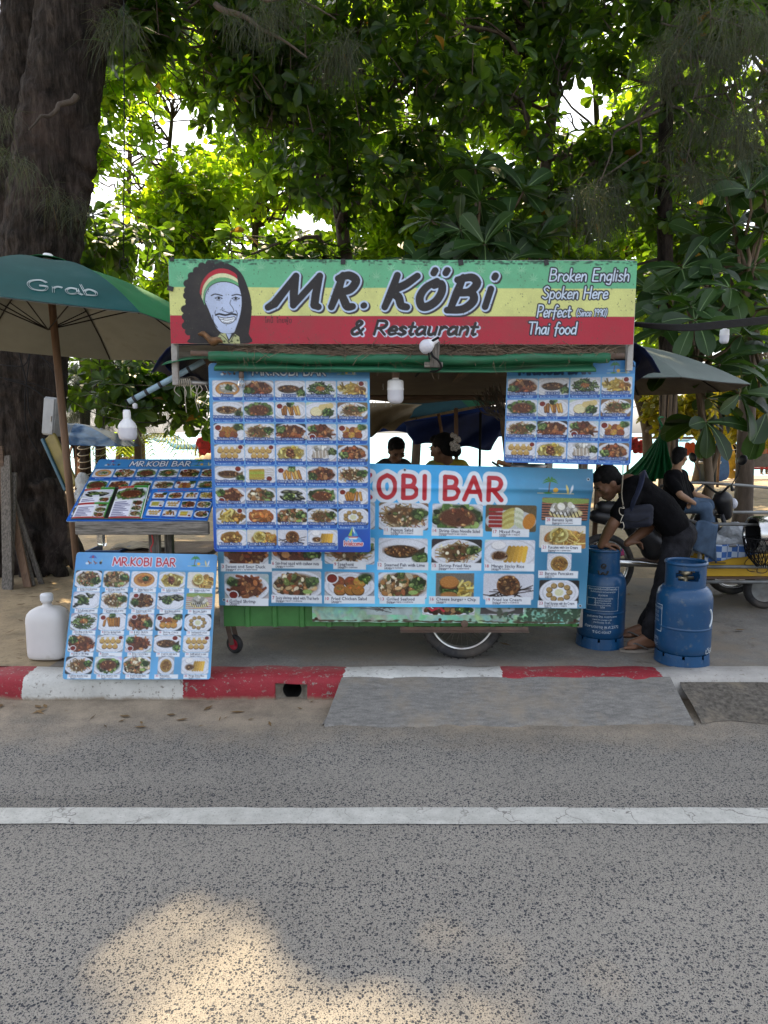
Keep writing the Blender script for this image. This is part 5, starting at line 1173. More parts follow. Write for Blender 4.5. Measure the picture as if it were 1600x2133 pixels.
# bicycle style wheel, bracket, castor
def spoked_wheel(parent, c, R, tyre_r, nsp, yaw=0.0):
    q = rotz(yaw) @ rotx(R_(90))
    mb = MB(); mb.lathe([(R - tyre_r * 2 + tyre_r + tyre_r * math.cos(a), tyre_r * 1.0 * math.sin(a)) for a in [2 * math.pi * k / 16 for k in range(17)]], c, 56, q)
    for k in range(72):                                   # tread blocks
        a = 2 * math.pi * k / 72; d = q @ V((math.cos(a), math.sin(a), 0)); t = q @ V((-math.sin(a), math.cos(a), 0)); z = q @ V((0, 0, 1))
        mb.box(V(c) + d * (R - .001) + z * (.5 if k % 2 else -.5) * tyre_r, (R * .045, .0035, tyre_r * .7), Matrix((t, d, z)).transposed())
    ty = mb.build('tyre', M_RUBBER, None); 
    o = ORG[parent.name]; me = ty.data
    co = np.empty(len(me.vertices) * 3, np.float32); me.vertices.foreach_get('co', co); co = co.reshape(-1, 3) + np.array(ORG[ty.name] - o, np.float32); me.vertices.foreach_set('co', co.ravel()); ty.location = (0, 0, 0); ty.parent = parent; ORG[ty.name] = o
    ri = R - 2 * tyre_r
    mb = MB(); mb.lathe([(ri + .012, -.016), (ri - .004, -.014), (ri - .012, -.005), (ri - .012, .005), (ri - .004, .014), (ri + .012, .016)], c, 56, q); mb.build('rim', mat('chrome_rim', (.50, .50, .48), .3, .2, metal=.9, dirt=.4, dirtcol=(.15, .1, .07)), ty)
    mb = MB()
    for k in range(nsp):
        a = 2 * math.pi * k / nsp; b = a + (.35 if k % 2 else -.35); z = .025 * (1 if k % 4 < 2 else -1)
        mb.tube([V(c) + q @ V((.03 * math.cos(b), .03 * math.sin(b), z)), V(c) + q @ V(((ri - .008) * math.cos(a), (ri - .008) * math.sin(a), 0))], .0016, 5)
    mb.build('spokes', M_STEEL, ty)
    mb = MB(); mb.lathe([(.0001, -.045), (.012, -.045), (.012, -.03), (.034, -.028), (.034, -.022), (.02, -.018), (.02, .018), (.034, .022), (.034, .028), (.012, .03), (.012, .045), (.0001, .045)], c, 24, q); mb.build('hub', M_STEEL, ty)
    return ty
wc = P(963, 1287, 4.2); wc.z = PAVE + .268
spoked_wheel(cart, wc, .268, .033, 32)
mb = MB(); a, b = P(834, 1305, 4.1), P(1100, 1312, 4.1)
mb.span(a.x, b.x, 4.088, 4.094, b.z - .002, b.z + .022); mb.span(a.x, b.x, 4.062, 4.094, b.z - .006, b.z - .002); mb.span(a.x + .03, b.x - .02, 4.096, 4.112, b.z - .014, b.z - .007)
c = P(968, 1300, 4.06); mb.lathe([(.0001, 0), (.022, 0), (.022, .03), (.0001, .03)], c + V((0, .03, 0)), 18, rotx(R_(90)))
for px in (940, 1010): mb.beam(P(px, 1298, 4.09), P(px, 1280, 4.11), .02, .006)
mb.build('axle_bracket', M_RUSTY, cart, bevel=.002)
cc = P(489, 1338, 4.30); cc.z = PAVE + .062
q = rotz(R_(-28)) @ rotx(R_(90))
mb = MB(); mb.lathe([(.046 + .016 * math.cos(t), .019 * math.sin(t)) for t in [2 * math.pi * k / 14 for k in range(15)]], cc, 32, q); cw = mb.build('castor_wheel', M_RUBBER, cart)
mb = MB(); mb.lathe([(.0001, -.012), (.028, -.010), (.034, -.017), (.037, -.012), (.037, .012), (.034, .017), (.028, .010), (.0001, .012)], cc, 32, q); mb.lathe([(.0001, -.024), (.008, -.022), (.008, .022), (.0001, .024)], cc, 12, q); mb.build('rim', mat('red_rim', (.42, .02, .04), .45, .2), cw)
mb = MB()
for s_ in (-.026, .026): mb.beam(cc + q @ V((0, 0, s_)), cc + V((-.035, 0, ZB - cc.z)) + q @ V((0, 0, s_)), .005, .03, (1, 0, 0))
mb.box(V((cc.x - .035, cc.y, ZB - .003)), (.10, .09, .008)); mb.build('castor_fork', M_RUSTY, cart, bevel=.001)

# green awning rolled up over the opening
M_AWN = mat('green_awning_tarp', (.014, .13, .06), 0.55, 0.35, 5, (.5, 3, 3), bump=.35, bscale=9, bdist=.02, dirt=.45, dirtcol=(.045, .05, .035), dscale=5)
aw0, aw1 = P(436, 742, 3.88), P(1268, 744, 3.88)
awn = thing('awning', 'rolled up green tarpaulin awning hanging below the shop sign', 'awning', ((aw0.x + aw1.x) / 2, 3.9, P(800, 775, 3.9).z))
def sag(u): return -.012 * math.sin(math.pi * u) * 1.4 + .004 * math.sin(u * 17)
mb = MB(); pts = [aw0.lerp(aw1, u) + V((0, .004 * math.sin(u * 23), sag(u))) for u in [k / 48 for k in range(49)]]
mb.tube(pts, [.026 + .003 * math.sin(k * .7) + .002 * math.sin(k * 2.3) for k in range(49)], 14, flat=1.3); mb.build('roll', M_AWN, awn)
mb = MB(); b0, b1 = P(450, 773, 3.9), P(1236, 776, 3.9)
def val(u, v):
    p = aw0.lerp(aw1, lerp(.015, .965, u)); bot = b0.lerp(b1, u); z = lerp(p.z - .02 + sag(u), bot.z - .006 * math.sin(math.pi * u), v)
    return (lerp(p.x, bot.x, v), 3.885 + .030 * math.sin(v * 5.2 + .4 + .8 * math.sin(u * 6)) + .016 * math.sin(u * 11) * v + .006 * math.sin(u * 47 + v * 6) * v, z)
mb.sheet(val, 90, 14, .002); mb.build('valance', M_AWN, awn)
mb = MB(); mb.sheet(lambda u, v: (lerp(aw0.x - .28, aw0.x + .5, u), 3.91 + .10 * v, aw0.z + .035 - .03 * (1 - v) + .015 * math.sin(u * 7) - (.05 * (1 - u) ** 2)), 20, 6, .003); mb.build('folded_flap', M_AWN, awn)
mb = MB(); mb.tube([P(398, 736, 3.9), P(1300, 741, 3.9)], .014, 10); mb.build('curtain_pole', M_RUSTY, awn)
rg = random.Random(21)
mb = MB()
for (a_, b_, hgt, n) in ((470, 640, 16, 110), (560, 880, 24, 260), (900, 1280, 26, 340)):          # dry casuarina needles caught on the roll
    for _ in range(n):
        px = rg.uniform(a_, b_); p = P(px, 736 - rg.random() ** 2 * hgt * .7 + 2, 3.852 + rg.uniform(0, .10)); d = V((rg.uniform(-1, 1), rg.uniform(-.4, .2), rg.uniform(-.25, .3))).normalized() * rg.uniform(.03, .09)
        mb.tube([p - d, p + d * .1 + V((0, 0, rg.uniform(-.006, .012))), p + d], .0015, 3, caps=False)
for _ in range(26):
    px = rg.uniform(480, 1200); p = P(px, 744, 3.852); L = rg.uniform(.03, .12); mb.tube([p, p + V((rg.uniform(-.02, .02), -.004, -L * .5)), p + V((rg.uniform(-.03, .03), -.003, -L))], .0007, 3, caps=False)
tag(mb.build('dry_needles', mat('dry_needles', (.17, .12, .08), .8, .4)), 'dry brown needles caught along the top of the green awning', 'litter', kind='stuff')

# ---------------------------------------------------------------- lamps
def bulb_lamp(name, label, c_top, length, R, shape, hang=None, group='white bulbs hung around the cart'):
    """hanging lamp bulb, c_top = top of the cap"""
    th = thing(name, label, 'lamp', c_top - V((0, 0, length)), group)
    z = -length
    k = shape
    capr = R * .42
    neck = length * (.30 if k == 'F' else .12)
    mb = MB(); mb.lathe([(.0001, 0), (capr * .8, -.002), (capr, -neck * .3), (capr, -neck)], c_top, 20); mb.build('cap', M_WHITEP if name != 'clear_bulb' else M_STEEL, th)
    mid = -length * (.52 if k == 'T' else .60)
    mb = MB(); mb.lathe([(capr, -neck), (R * (.75 if k == 'F' else .9), -neck * 1.35), (R * .98, -neck * 1.75), (R, mid)], c_top, 32)
    for q in range(16):
        a = 2 * math.pi * q / 16; mb.beam(c_top + V((R * .8 * math.cos(a), R * .8 * math.sin(a), -neck * 1.45)), c_top + V((R * 1.01 * math.cos(a), R * 1.01 * math.sin(a), mid + .004)), .0025, .0025)
    mb.build('heat_sink', M_WHITEP, th)
    mb = MB()
    if k == 'T': mb.lathe([(R * .985, mid)] + [(R * .985 * max(math.cos(t), 0) ** .5 if t < 1.55 else .0001, lerp(mid, z, math.sin(t) * .5 + .5)) for t in [math.pi / 2 * q / 9 for q in range(10)]], c_top, 32)
    else: mb.lathe([(R * .985, mid), (R, lerp(mid, z, .5)), (R * .93, lerp(mid, z, .82)), (R * .75, lerp(mid, z, .96)), (R * .4, z), (.0001, z)], c_top, 32)
    mb.build('diffuser', M_BULB, th)
    if hang:
        mb = MB(); mb.tube(smooth_path(hang), .003, 6); mb.build('cord', M_CABLE, th)
    return th
c = P(824, 783, 3.98); bulb_lamp('hanging_bulb', 'white capsule LED bulb hanging in the serving opening', c, .158, .047, 'T', [c, c + V((.004, 0, .05)), c + V((-.01, .02, .12))])
mb = MB(); mb.lathe([(.022, 0), (.022, .05), (.012, .06)], c + V((0, 0, -.012)), 16); tag(mb.build('lamp_socket', M_RUSTY), 'rusty brown lamp socket above the white capsule bulb', 'socket')
c = P(264, 853, 4.0); bulb_lamp('hanging_bulb', 'white round shouldered LED bulb hanging from the pale blue slanted pole', c, .178, .052, 'F', [c, c + V((.006, 0, .03)), c + V((-.008, 0, .055)), P(268, 838, 4.0)])
c = P(1510, 681, 5.2); bulb_lamp('hanging_bulb', 'small white bulb hanging from the bundle of black cables', c, .122, .033, 'T', [c, c + V((.005, 0, .03))])
c = P(1549, 882, 9.0); bulb_lamp('hanging_bulb', 'tiny white bulb on the string over the beach', c, .10, .035, 'F')
c = P(281, 839, 4.2); bulb_lamp('hanging_bulb', 'tiny white bulb hanging behind the round shouldered bulb', c, .036, .014, 'T')
# round globe bulb on its wooden bracket before the sign
br = thing('lamp_bracket', 'weathered wooden bracket with tape and cable in front of the awning', 'bracket', P(905, 770, 3.8))
mb = MB(); mb.beam(P(908, 713, 3.79), P(904, 765, 3.8), .045, .04, (0, 1, 0)); mb.build('upright', M_GREYV, br, bevel=.004)
mb = MB(); mb.beam(P(905, 717, 3.8), P(916, 718, 3.8), .05, .03); mb.build('top_block', M_GREYW, br, bevel=.003); mb = MB(); mb.beam(P(884, 760, 3.81), P(922, 760, 3.81), .04, .028); mb.build('cross_piece', M_GREYW, br, bevel=.003)
mb = MB(); mb.tube(smooth_path([P(896, 728, 3.76), P(902, 742, 3.75), P(914, 752, 3.75), P(919, 766, 3.77), P(905, 774, 3.82), P(880, 772, 3.95), P(866, 784, 4.05)]), .006, 8); mb.tube(smooth_path([P(896, 722, 3.755), P(893, 735, 3.75), P(895, 750, 3.76)]), .005, 6); mb.tube(smooth_path([P(893, 716, 3.75), P(904, 708, 3.75), P(914, 703, 3.76)]), .007, 6); mb.build('cable', M_CABLE, br)
gl = thing('globe_bulb', 'frosted white globe bulb tilted on a wooden bracket before the sign', 'lamp', P(885, 725, 3.76))
mb = MB(); cG = P(888, 722, 3.76); mb.ell(cG, (.039, .039, .039)); mb.build('globe', M_BULB, gl)
mb = MB(); dG = (P(905, 710, 3.77) - cG).normalized(); qG = dG.to_track_quat('Z', 'Y').to_matrix(); mb.lathe([(.034, .018), (.026, .034), (.018, .044), (.018, .072), (.0001, .074)], cG, 20, qG); mb.build('cap', M_WHITEP, gl)
mb = MB(); c = P(503, 787, 3.9); mb.lathe([(.0001, .045), (.013, .045), (.015, 0), (.012, -.004)], c, 18)
clr = NT('clear_glass'); clr.base((.9, .92, .93)); clr.b.inputs['Transmission Weight'].default_value = .85; clr.b.inputs['Roughness'].default_value = .12
gb = thing('clear_bulb', 'small clear glass bulb in front of the tall menu board', 'lamp', c - V((0, 0, .06))); mb.build('socket', M_RUSTY, gb)
mb = MB(); mb.lathe([(.012, -.002), (.017, -.012), (.024, -.028), (.024, -.040), (.016, -.054), (.0001, -.058)], c, 24); mb.build('glass', clr.m, gb)

# pale blue slanted pole with black tape, little steel tube and its knotted rope on the sign's left post
pl = thing('slanted_pole', 'pale blue pole with black tape slanting out under the sign', 'pole', P(266, 838, 4.0))
a, b = P(268, 837, 4.0), P(425, 752, 4.05)
mb = MB(); mb.tube([a, b], .017, 14); mb.build('pipe', mat('pale_blue_paint', (.25, .37, .45), .5, .25, 14, dirt=.5, dirtcol=(.5, .5, .48)), pl)
for t in (.06, .22, .4, .78): mb = MB(); mb.tube([a.lerp(b, t), a.lerp(b, t + .035)], .0185, 14); mb.build('tape_band', M_TAPE, pl)
mb = MB(); mb.tube([P(366, 796, 3.98), P(436, 799, 3.98)], .014, 12); tag(mb.build('steel_tube', M_STEEL), 'short grey steel tube tied between the left post and the tall board', 'tube')
rp = MB(); rg = random.Random(5)
for k in range(7): x = 368 + k * 4.5; rp.tube(smooth_path([P(x, 789, 3.965), P(x + 2, 797, 3.96), P(x + 1, 804, 3.975), P(x - 1, 797, 3.995), P(x, 789, 3.975)]), .0035, 5)
for k in range(9): x = rg.uniform(366, 432); L = rg.uniform(14, 60); rp.tube(smooth_path([P(x, 802, 3.965), P(x + rg.uniform(-8, 8), 802 + L * .5, 3.96), P(x + rg.uniform(-10, 10), 802 + L, 3.97)]), .0022, 5)
tag(rp.build('knotted_rope', M_ROPE), 'frayed grey rope wound around the short steel tube', 'rope')

# ---------------------------------------------------------------- gas cylinders
M_GASBLUE = mat('gas_blue_paint', (.005, .055, .145), 0.4, 0.22, 5, bump=.08, bscale=40, dirt=.18, dirtcol=(.10, .13, .16), dscale=26, coat=.25)
M_GASTXT = mat('cylinder_print', (.52, .58, .62), .5, .1)
def cyl_text(th, name, rows, c, R, a0, material, cap_scale=1.0, extra=None):
    """printing laid on the curved body; rows = (text, z, size); a0 = azimuth of the middle, -pi/2 faces the road"""
    vs = []; fs = []
    for txt, z, size in rows:
        cu = bpy.data.curves.new('t', 'FONT'); cu.body = txt; cu.size = size; cu.align_x = 'CENTER'; cu.resolution_u = 1
        ob = bpy.data.objects.new('t', cu); COL.objects.link(ob); dg = bpy.context.evaluated_depsgraph_get(); dg.update(); ev = ob.evaluated_get(dg); me = ev.to_mesh()
        o = len(vs)
        for v in me.vertices: a = a0 + v.co.x / R; vs.append((c.x + (R + .0012) * math.cos(a), c.y + (R + .0012) * math.sin(a), c.z + z + v.co.y))
        for p in me.polygons: fs.append(tuple(o + i for i in p.vertices))
        ev.to_mesh_clear(); bpy.data.objects.remove(ob); bpy.data.curves.remove(cu)
    def bar(x0, x1, z0, z1):
        o = len(vs); m = 8
        for k in range(m + 1):
            a = a0 + lerp(x0, x1, k / m) / R
            for z in (z0, z1): vs.append((c.x + (R + .0012) * math.cos(a), c.y + (R + .0012) * math.sin(a), c.z + z))
        for k in range(m): fs.append((o + 2 * k, o + 2 * k + 2, o + 2 * k + 3, o + 2 * k + 1))
    for e in (extra or []): bar(*e)
    mb = MB(); mb.add(vs, fs, 0, False); return mb.build(name, material, th)
def gas_cylinder(label, c, R, Hh, front, slot_az):
    th = thing('gas_cylinder', label, 'gas cylinder', c, 'blue cooking gas cylinders')
    zb = .075; zs = Hh * .70
    prof = [(R * .35, zb - .03), (R * .75, zb - .025), (R * .95, zb + .005), (R, zb + .04), (R, zb + .05), (R, zb + .06), (R, zs * .50), (R, zs * .51), (R, zs * .52), (R * 1.012, zs * .525), (R * 1.012, zs * .54), (R, zs * .545), (R, zs * .555), (R, zs * .565), (R, zs - .07), (R, zs - .06), (R, zs - .05), (R * .985, zs - .02), (R * .93, zs + .012), (R * .80, zs + .036), (R * .6, zs + .048), (.0001, zs + .05)]
    mb = MB(); mb.lathe(prof, c, 56); mb.build('body', M_GASBLUE, th)
    # foot ring with cut outs
    mb = MB(); rr = R * .96; n = 64
    def cut(k): a = (k / n * 8) % 1; return .38 < a < .62
    for k in range(n):
        a, b = 2 * math.pi * k / n, 2 * math.pi * (k + 1) / n; top = .05 if cut(k) else .072
        q = lambda r_, t, z: c + V((r_ * math.cos(t), r_ * math.sin(t), z))
        mb.add([q(rr + .006, a, 0), q(rr + .006, b, 0), q(rr, b, top), q(rr, a, top), q(rr - .006, a, 0), q(rr - .006, b, 0), q(rr - .006, b, top), q(rr - .006, a, top)], [(0, 1, 2, 3), (5, 4, 7, 6), (3, 2, 6, 7), (1, 0, 4, 5)], 0, False)
    mb.build('foot_ring', M_GASBLUE, th)
    # collar with handle slots: thin wall with openings
    mb = MB(); n = 96; zc0, zc1 = zs + .03, Hh; rr = R * .70
    zs_ = [zc0, lerp(zc0, zc1, .36), lerp(zc0, zc1, .46), lerp(zc0, zc1, .66), lerp(zc0, zc1, .76), zc1]
    def open_(k, j):
        a = (2 * math.pi * (k + .5) / n)
        for s_ in slot_az:
            d = abs((a - s_ + math.pi) % (2 * math.pi) - math.pi)
            if (j == 2 and d < .62) or (j in (1, 3) and d < .52): return True
        return False
    def q(r_, k, z): t = 2 * math.pi * k / n; return c + V((r_ * math.cos(t), r_ * math.sin(t), z))
    for k in range(n):
        for j in range(5):
            if open_(k, j): continue
            for ro, fl in ((rr + .0035, False), (rr - .0035, True)):
                f = (0, 1, 2, 3) if not fl else (3, 2, 1, 0)
                mb.add([q(ro, k, zs_[j]), q(ro, k + 1, zs_[j]), q(ro, k + 1, zs_[j + 1]), q(ro, k, zs_[j + 1])], [f], 0, True)
            for dk, e in ((-1, k), (1, k + 1)):
                if open_((k + dk) % n, j): mb.add([q(rr + .0035, e, zs_[j]), q(rr - .0035, e, zs_[j]), q(rr - .0035, e, zs_[j + 1]), q(rr + .0035, e, zs_[j + 1])], [(0, 1, 2, 3)], 0, False)
            for dj, z in ((-1, zs_[j]), (1, zs_[j + 1])):
                if 0 <= j + dj < 5 and open_(k, j + dj): mb.add([q(rr + .0035, k, z), q(rr + .0035, k + 1, z), q(rr - .0035, k + 1, z), q(rr - .0035, k, z)], [(0, 1, 2, 3)], 0, False)
    mb.lathe([(rr - .006, zc1 - .012), (rr + .008, zc1 - .012), (rr + .012, zc1 - .004), (rr + .008, zc1 + .006), (rr - .004, zc1 + .008), (rr - .010, zc1 + .001), (rr - .006, zc1 - .012)], c, n)
    mb.build('collar', M_GASBLUE, th)
    mb = MB(); v0 = c + V((0, 0, zs + .045)); mb.lathe([(.022, 0), (.022, .02), (.015, .025), (.015, .06), (.0001, .062)], v0, 16); mb.tube([v0 + V((-.05, 0, .04)), v0 + V((.05, 0, .04))], .011, 10); mb.lathe([(.0001, .062), (.028, .062), (.030, .07), (.028, .08), (.0001, .082)], v0, 18)
    mb.build('valve', mat('brass_valve', (.40, .34, .22), .4, .3, metal=.8), th)
    return th
cA = V((P(1420, 1385, 4.15).x, 4.16, PAVE)); RA = .1640
gA = gas_cylinder('blue gas cylinder standing alone in front of the bending man', cA, RA, .63, True, [R_(-106), R_(74)])
cyl_text(gA, 'side_print', [('ถังก๊าซหุงต้ม', .34, .024), ('TIS 27', .31, .022), ('0-2272', .285, .02), ('15.0 KG', .26, .02), ('.2571', .14, .03), ('TGC', .105, .028)], cA, RA, R_(-182), M_GASTXT, extra=[(.055, .058, .2, .37), (.0, .058, .367, .37), (0, .058, .2, .203)])
cyl_text(gA, 'large_print', [('เวิลด์', .085, .052)], cA, RA, R_(-44), M_GASTXT)
mb = MB(); mb.tube([cA + V((RA * 1.005 * math.cos(t), RA * 1.005 * math.sin(t), z)) for t, z in [(R_(-52 + 10 * math.sin(q * 3.1)), lerp(.36, .25, q)) for q in [k / 14 for k in range(15)]]], .006, 6); mb.build('white_emblem', M_GASTXT, gA)
cB = V((P(1249, 1335, 4.5).x, 4.50, PAVE)); RB = .157
gB = gas_cylinder('blue gas cylinder with white printing under the bending man\'s hands', cB, RB, .655, True, [R_(0), R_(180)])
cyl_text(gB, 'safety_print', [('ข้อควรระวังในการใช้ก๊าซหุงต้ม', .405, .016), ('ตั้งถังในที่อากาศถ่ายเทสะดวก', .388, .014), ('อันตราย', .365, .018), ('ห้ามกลิ้งหรือกระแทกถังก๊าซ', .345, .012), ('ปิดวาล์วทุกครั้งหลังใช้', .330, .012), ('เก็บให้ห่างจากความร้อน', .315, .012), ('ตรวจรอยรั่วด้วยน้ำสบู่', .300, .012), ('ไวไฟ', .285, .016)], cB, RB, R_(-104), M_GASTXT, extra=[(-.105, -.1035, .265, .425), (.1035, .105, .265, .425), (-.105, .105, .4235, .425), (-.105, .105, .265, .2665), (-.10, -.045, .30, .302), (-.10, -.045, .348, .350), (-.10, -.098, .30, .35), (-.047, -.045, .30, .35)])
cyl_text(gB, 'number_print', [('ศูนย์บริการ โทร. 0-2272-3000', .222, .017), ('www.we-energy.co.th', .203, .014), ('น้ำหนักบรรจุ 15 กก.', .184, .014), ('ถังหมดอายุ พ.ศ.2572', .150, .027), ('TGC-03/67', .115, .026)], cB, RB, R_(-104), M_GASTXT)
# the mark on the collar
vs = []
mb = MB(); Rc = RB * .70 + .005
def cpt(x, z): a = R_(-104) + x / Rc; return cB + V((Rc * math.cos(a), Rc * math.sin(a), z))
mb.tube([cpt(-.028 + x, z) for x, z in [(p.x, p.y) for p in smooth_path([(-.005, .525, 0), (.008, .495, 0), (.026, .512, 0), (.044, .495, 0), (.060, .525, 0)], 4)]], .006, 6)
mb.tube([cpt(x, z) for x, z in [(p.x, p.y) for p in smooth_path([(-.014, .552, 0), (.014, .552, 0), (.010, .566, 0), (-.004, .568, 0), (-.014, .555, 0), (-.004, .540, 0), (.012, .541, 0)], 4)]], .005, 6); mb.build('black_mark', M_TAPE, gB)

# ---------------------------------------------------------------- white jug on the pavement edge
jb = G(95, 1378, PAVE)
jc = V((jb.x, jb.y + .06, PAVE + .012))
jug = thing('plastic_jug', 'large white plastic jug standing at the kerb beside the leaning menu board', 'jug', jc - V((0, 0, .012)))
mb = MB(); jw = .122
def jprof(t, k):  # rounded rectangular cross-section
    a = 2 * math.pi * k / 32; cx, sx = math.cos(a), math.sin(a); e = .55
    return V((jw * abs(cx) ** e * (1 if cx > 0 else -1), jw * .72 * abs(sx) ** e * (1 if sx > 0 else -1), 0))
secs = [(0.0, .80), (.006, .92), (.022, .985), (.05, 1.0), (.22, 1.0), (.232, 1.006), (.245, 1.0), (.262, .985), (.285, .93), (.305, .80), (.318, .62), (.326, .40), (.330, .24), (.345, .20), (.352, .205), (.354, .26), (.364, .26)]
vs = []
for z, s_ in secs:
    for k in range(32):
        p = jprof(0, k) if s_ > .3 else V((jw * math.cos(2 * math.pi * k / 32), jw * math.sin(2 * math.pi * k / 32), 0)); vs.append(jc + V((p.x * s_, p.y * s_, z)))
fs = [(i * 32 + k, i * 32 + (k + 1) % 32, (i + 1) * 32 + (k + 1) % 32, (i + 1) * 32 + k) for i in range(len(secs) - 1) for k in range(32)] + [tuple(range(31, -1, -1))]
mb.add(vs, fs); mb.build('body', mat('translucent_white_plastic', (.82, .80, .79), .4, .06, 4, transl=.25, dirt=.1, dirtcol=(.4, .37, .3)), jug)
mb = MB(); cr = jw * .27; mb.lathe([(cr, .362), (cr * 1.08, .364), (cr * 1.08, .402), (cr * .98, .408), (.0001, .409)], jc, 28)
for k in range(28): a = 2 * math.pi * k / 28; mb.beam(jc + V((cr * 1.09 * math.cos(a), cr * 1.09 * math.sin(a), .366)), jc + V((cr * 1.09 * math.cos(a), cr * 1.09 * math.sin(a), .40)), .003, .003, (1, 0, 0))
mb.build('screw_cap', M_WHITEP, jug)
mb = MB(); mb.box(V((jc.x + .06, jc.y + .03, PAVE + .008)), (.22, .12, .012), rotz(.15)); tag(mb.build('flat_plank', M_DKWOOD, bevel=.003), 'short dark plank lying under the white jug', 'plank')

# ---------------------------------------------------------------- umbrellas
def umbrella(label, apex, R, rise, n, phi0, mats_, under, pole_base, pole_r, logo=False, name='parasol', vent=True, scallop=.05, group=None, tilt=0.0):
    th = thing(name, label, 'parasol', pole_base, group)
    ax = (apex - pole_base).normalized()
    q = roty(tilt) @ V((0, 0, 1)).rotation_difference(ax).to_matrix(); ax = q @ V((0, 0, 1)); ax0 = (apex - pole_base).normalized()
    def cp(f, t):          # f: segment coordinate, t: 0 apex .. 1 rim
        k = math.floor(f); fr = f - k
        a, b = phi0 + 2 * math.pi * k / n, phi0 + 2 * math.pi * (k + 1) / n
        z = -rise * (t ** 1.75); rr = R * t
        p = V((lerp(math.cos(a), math.cos(b), fr), lerp(math.sin(a), math.sin(b), fr), 0)) * rr
        z -= .035 * math.sin(math.pi * fr) * t * (1 - .3 * t) * 1.0
        if t > .98: z += scallop * math.sin(math.pi * fr) * .35
        return apex + q @ (p + V((0, 0, z)))
    for mi in range(len(mats_)):
        mb = MB()
        for k in range(n):
            if k % len(mats_) != mi: continue
            mb.sheet(lambda u, v: cp(k + u * .9999, max(v, .015)), 8, 12, 0)
        mb.build('canopy_panels', mats_[mi], th)
    mb = MB()
    for k in range(n): mb.sheet(lambda u, v: cp(k + u * .9999, max(v, .015)) - ax * .006, 8, 12, 0)
    mb.build('canopy_lining', under, th)
    for k in range(n):
        mb = MB(); mb.tube([cp(k + 1e-6, t) - ax * .014 for t in [.02, .2, .4, .6, .8, .99]], .005, 6); mb.tube([cp(k + 1e-6, .55) - ax * .018, apex - ax * (rise * .95)], .0045, 6); mb.build('rib', M_CABLE, th)
    mb = MB(); mb.tube([pole_base, apex - ax0 * .02], pole_r, 14); mb.build('pole', M_BRNWOOD, th)
    if vent:
        mb = MB(); mb.sheet(lambda u, v: apex + q @ V((R * .16 * v * math.cos(u * 6.2832) * (1 + .12 * math.sin(u * 31)), R * .16 * v * math.sin(u * 6.2832) * (1 + .12 * math.sin(u * 25)), .022 - .035 * v * v)), 28, 4, .003); mb.build('top_cap', mats_[1 % len(mats_)], th)
        mb = MB(); mb.lathe([(.034, .012), (.036, .022), (.032, .05), (.026, .056), (.0001, .057)], apex, 20, q); mb.build('finial', M_WHITEP, th)
    if logo:
        mb = MB(); rgw = (.85, .88, .88)
        k = 0; cap = .155
        x = 0; adv = sum(HAND[ch][0] + .04 for ch in 'Grab')
        def onp(u, v): return cp(k + min(max(u, .001), .999), v) + ax * .004
        cx = 0
        for ch in 'Grab':
            aw, sts = glyph_strokes(ch)
            for st in sts:
                for off in (-.03, .03):
                    pts = []
                    for i in range(len(st)):
                        a, b = st[max(i - 1, 0)], st[min(i + 1, len(st) - 1)]; dx, dy = b[0] - a[0], b[1] - a[1]; L = math.hypot(dx, dy) + 1e-9
                        gx, gy = st[i][0] - dy / L * off, st[i][1] + dx / L * off
                        f = (cx + gx) / adv; pts.append(onp(.38 + .46 * f, .88 - gy * .115))
                    mb.tube(pts, .0034, 4, flat=.35)
            cx += aw + .04
        mb.build('white_logo', mat('logo_white', (.50, .55, .55), .6, .2), th)
    return th
M_TEAL = mat('teal_canopy', (.008, .062, .062), 0.75, 0.18, 3, spec=.15, dirt=.12, dirtcol=(.03, .08, .08), transl=.04)
M_GRNC = mat('green_canopy', (.025, .17, .065), 0.75, 0.2, 3, spec=.15, dirt=.1, dirtcol=(.05, .12, .07), transl=.12)
M_LIN = mat('grey_lining', (.19, .21, .20), 0.8, 0.12, 3, dirt=.2, dirtcol=(.12, .12, .11), transl=.05)
ua = P(100, 546, 4.95); ub = V((P(172, 1290, 4.85).x, 4.85, PAVE))
umbrella('green and teal market parasol with white logo on a wooden pole', ua, 1.28, .49, 8, R_(-90 + 3), [M_TEAL, M_GRNC], M_LIN, ub, .026, True, tilt=R_(5.5), group='parasols around the stall')
M_GREYC = mat('grey_green_canopy', (.13, .16, .145), 0.7, 0.15, 3, transl=.05)
ra = P(1262, 716, 5.9); umbrella('grey green parasol rising behind the right end of the sign', ra, 1.12, .36, 8, R_(-90 + 10), [M_GREYC], mat('brown_lining', (.14, .12, .10), .8, .2), V((ra.x - .05, 5.9, PAVE)), .022, group='parasols around the stall')
ia = P(905, 812, 8.6); umbrella('dark green parasol seen under the cart roof', ia, 1.15, .30, 8, R_(-90 + 12), [mat('shade_green_canopy', (.02, .11, .05), .7, .2, transl=.08), mat('shade_teal_canopy', (.015, .05, .055), .7, .2)], mat('tan_lining', (.30, .24, .15), .8, .2, transl=.1), V((P(962, 1000, 8.6).x, 8.6, PAVE)), .02, True, vent=False, group='parasols around the stall')  # green and teal panels are canopy colours darkened to stand for shade
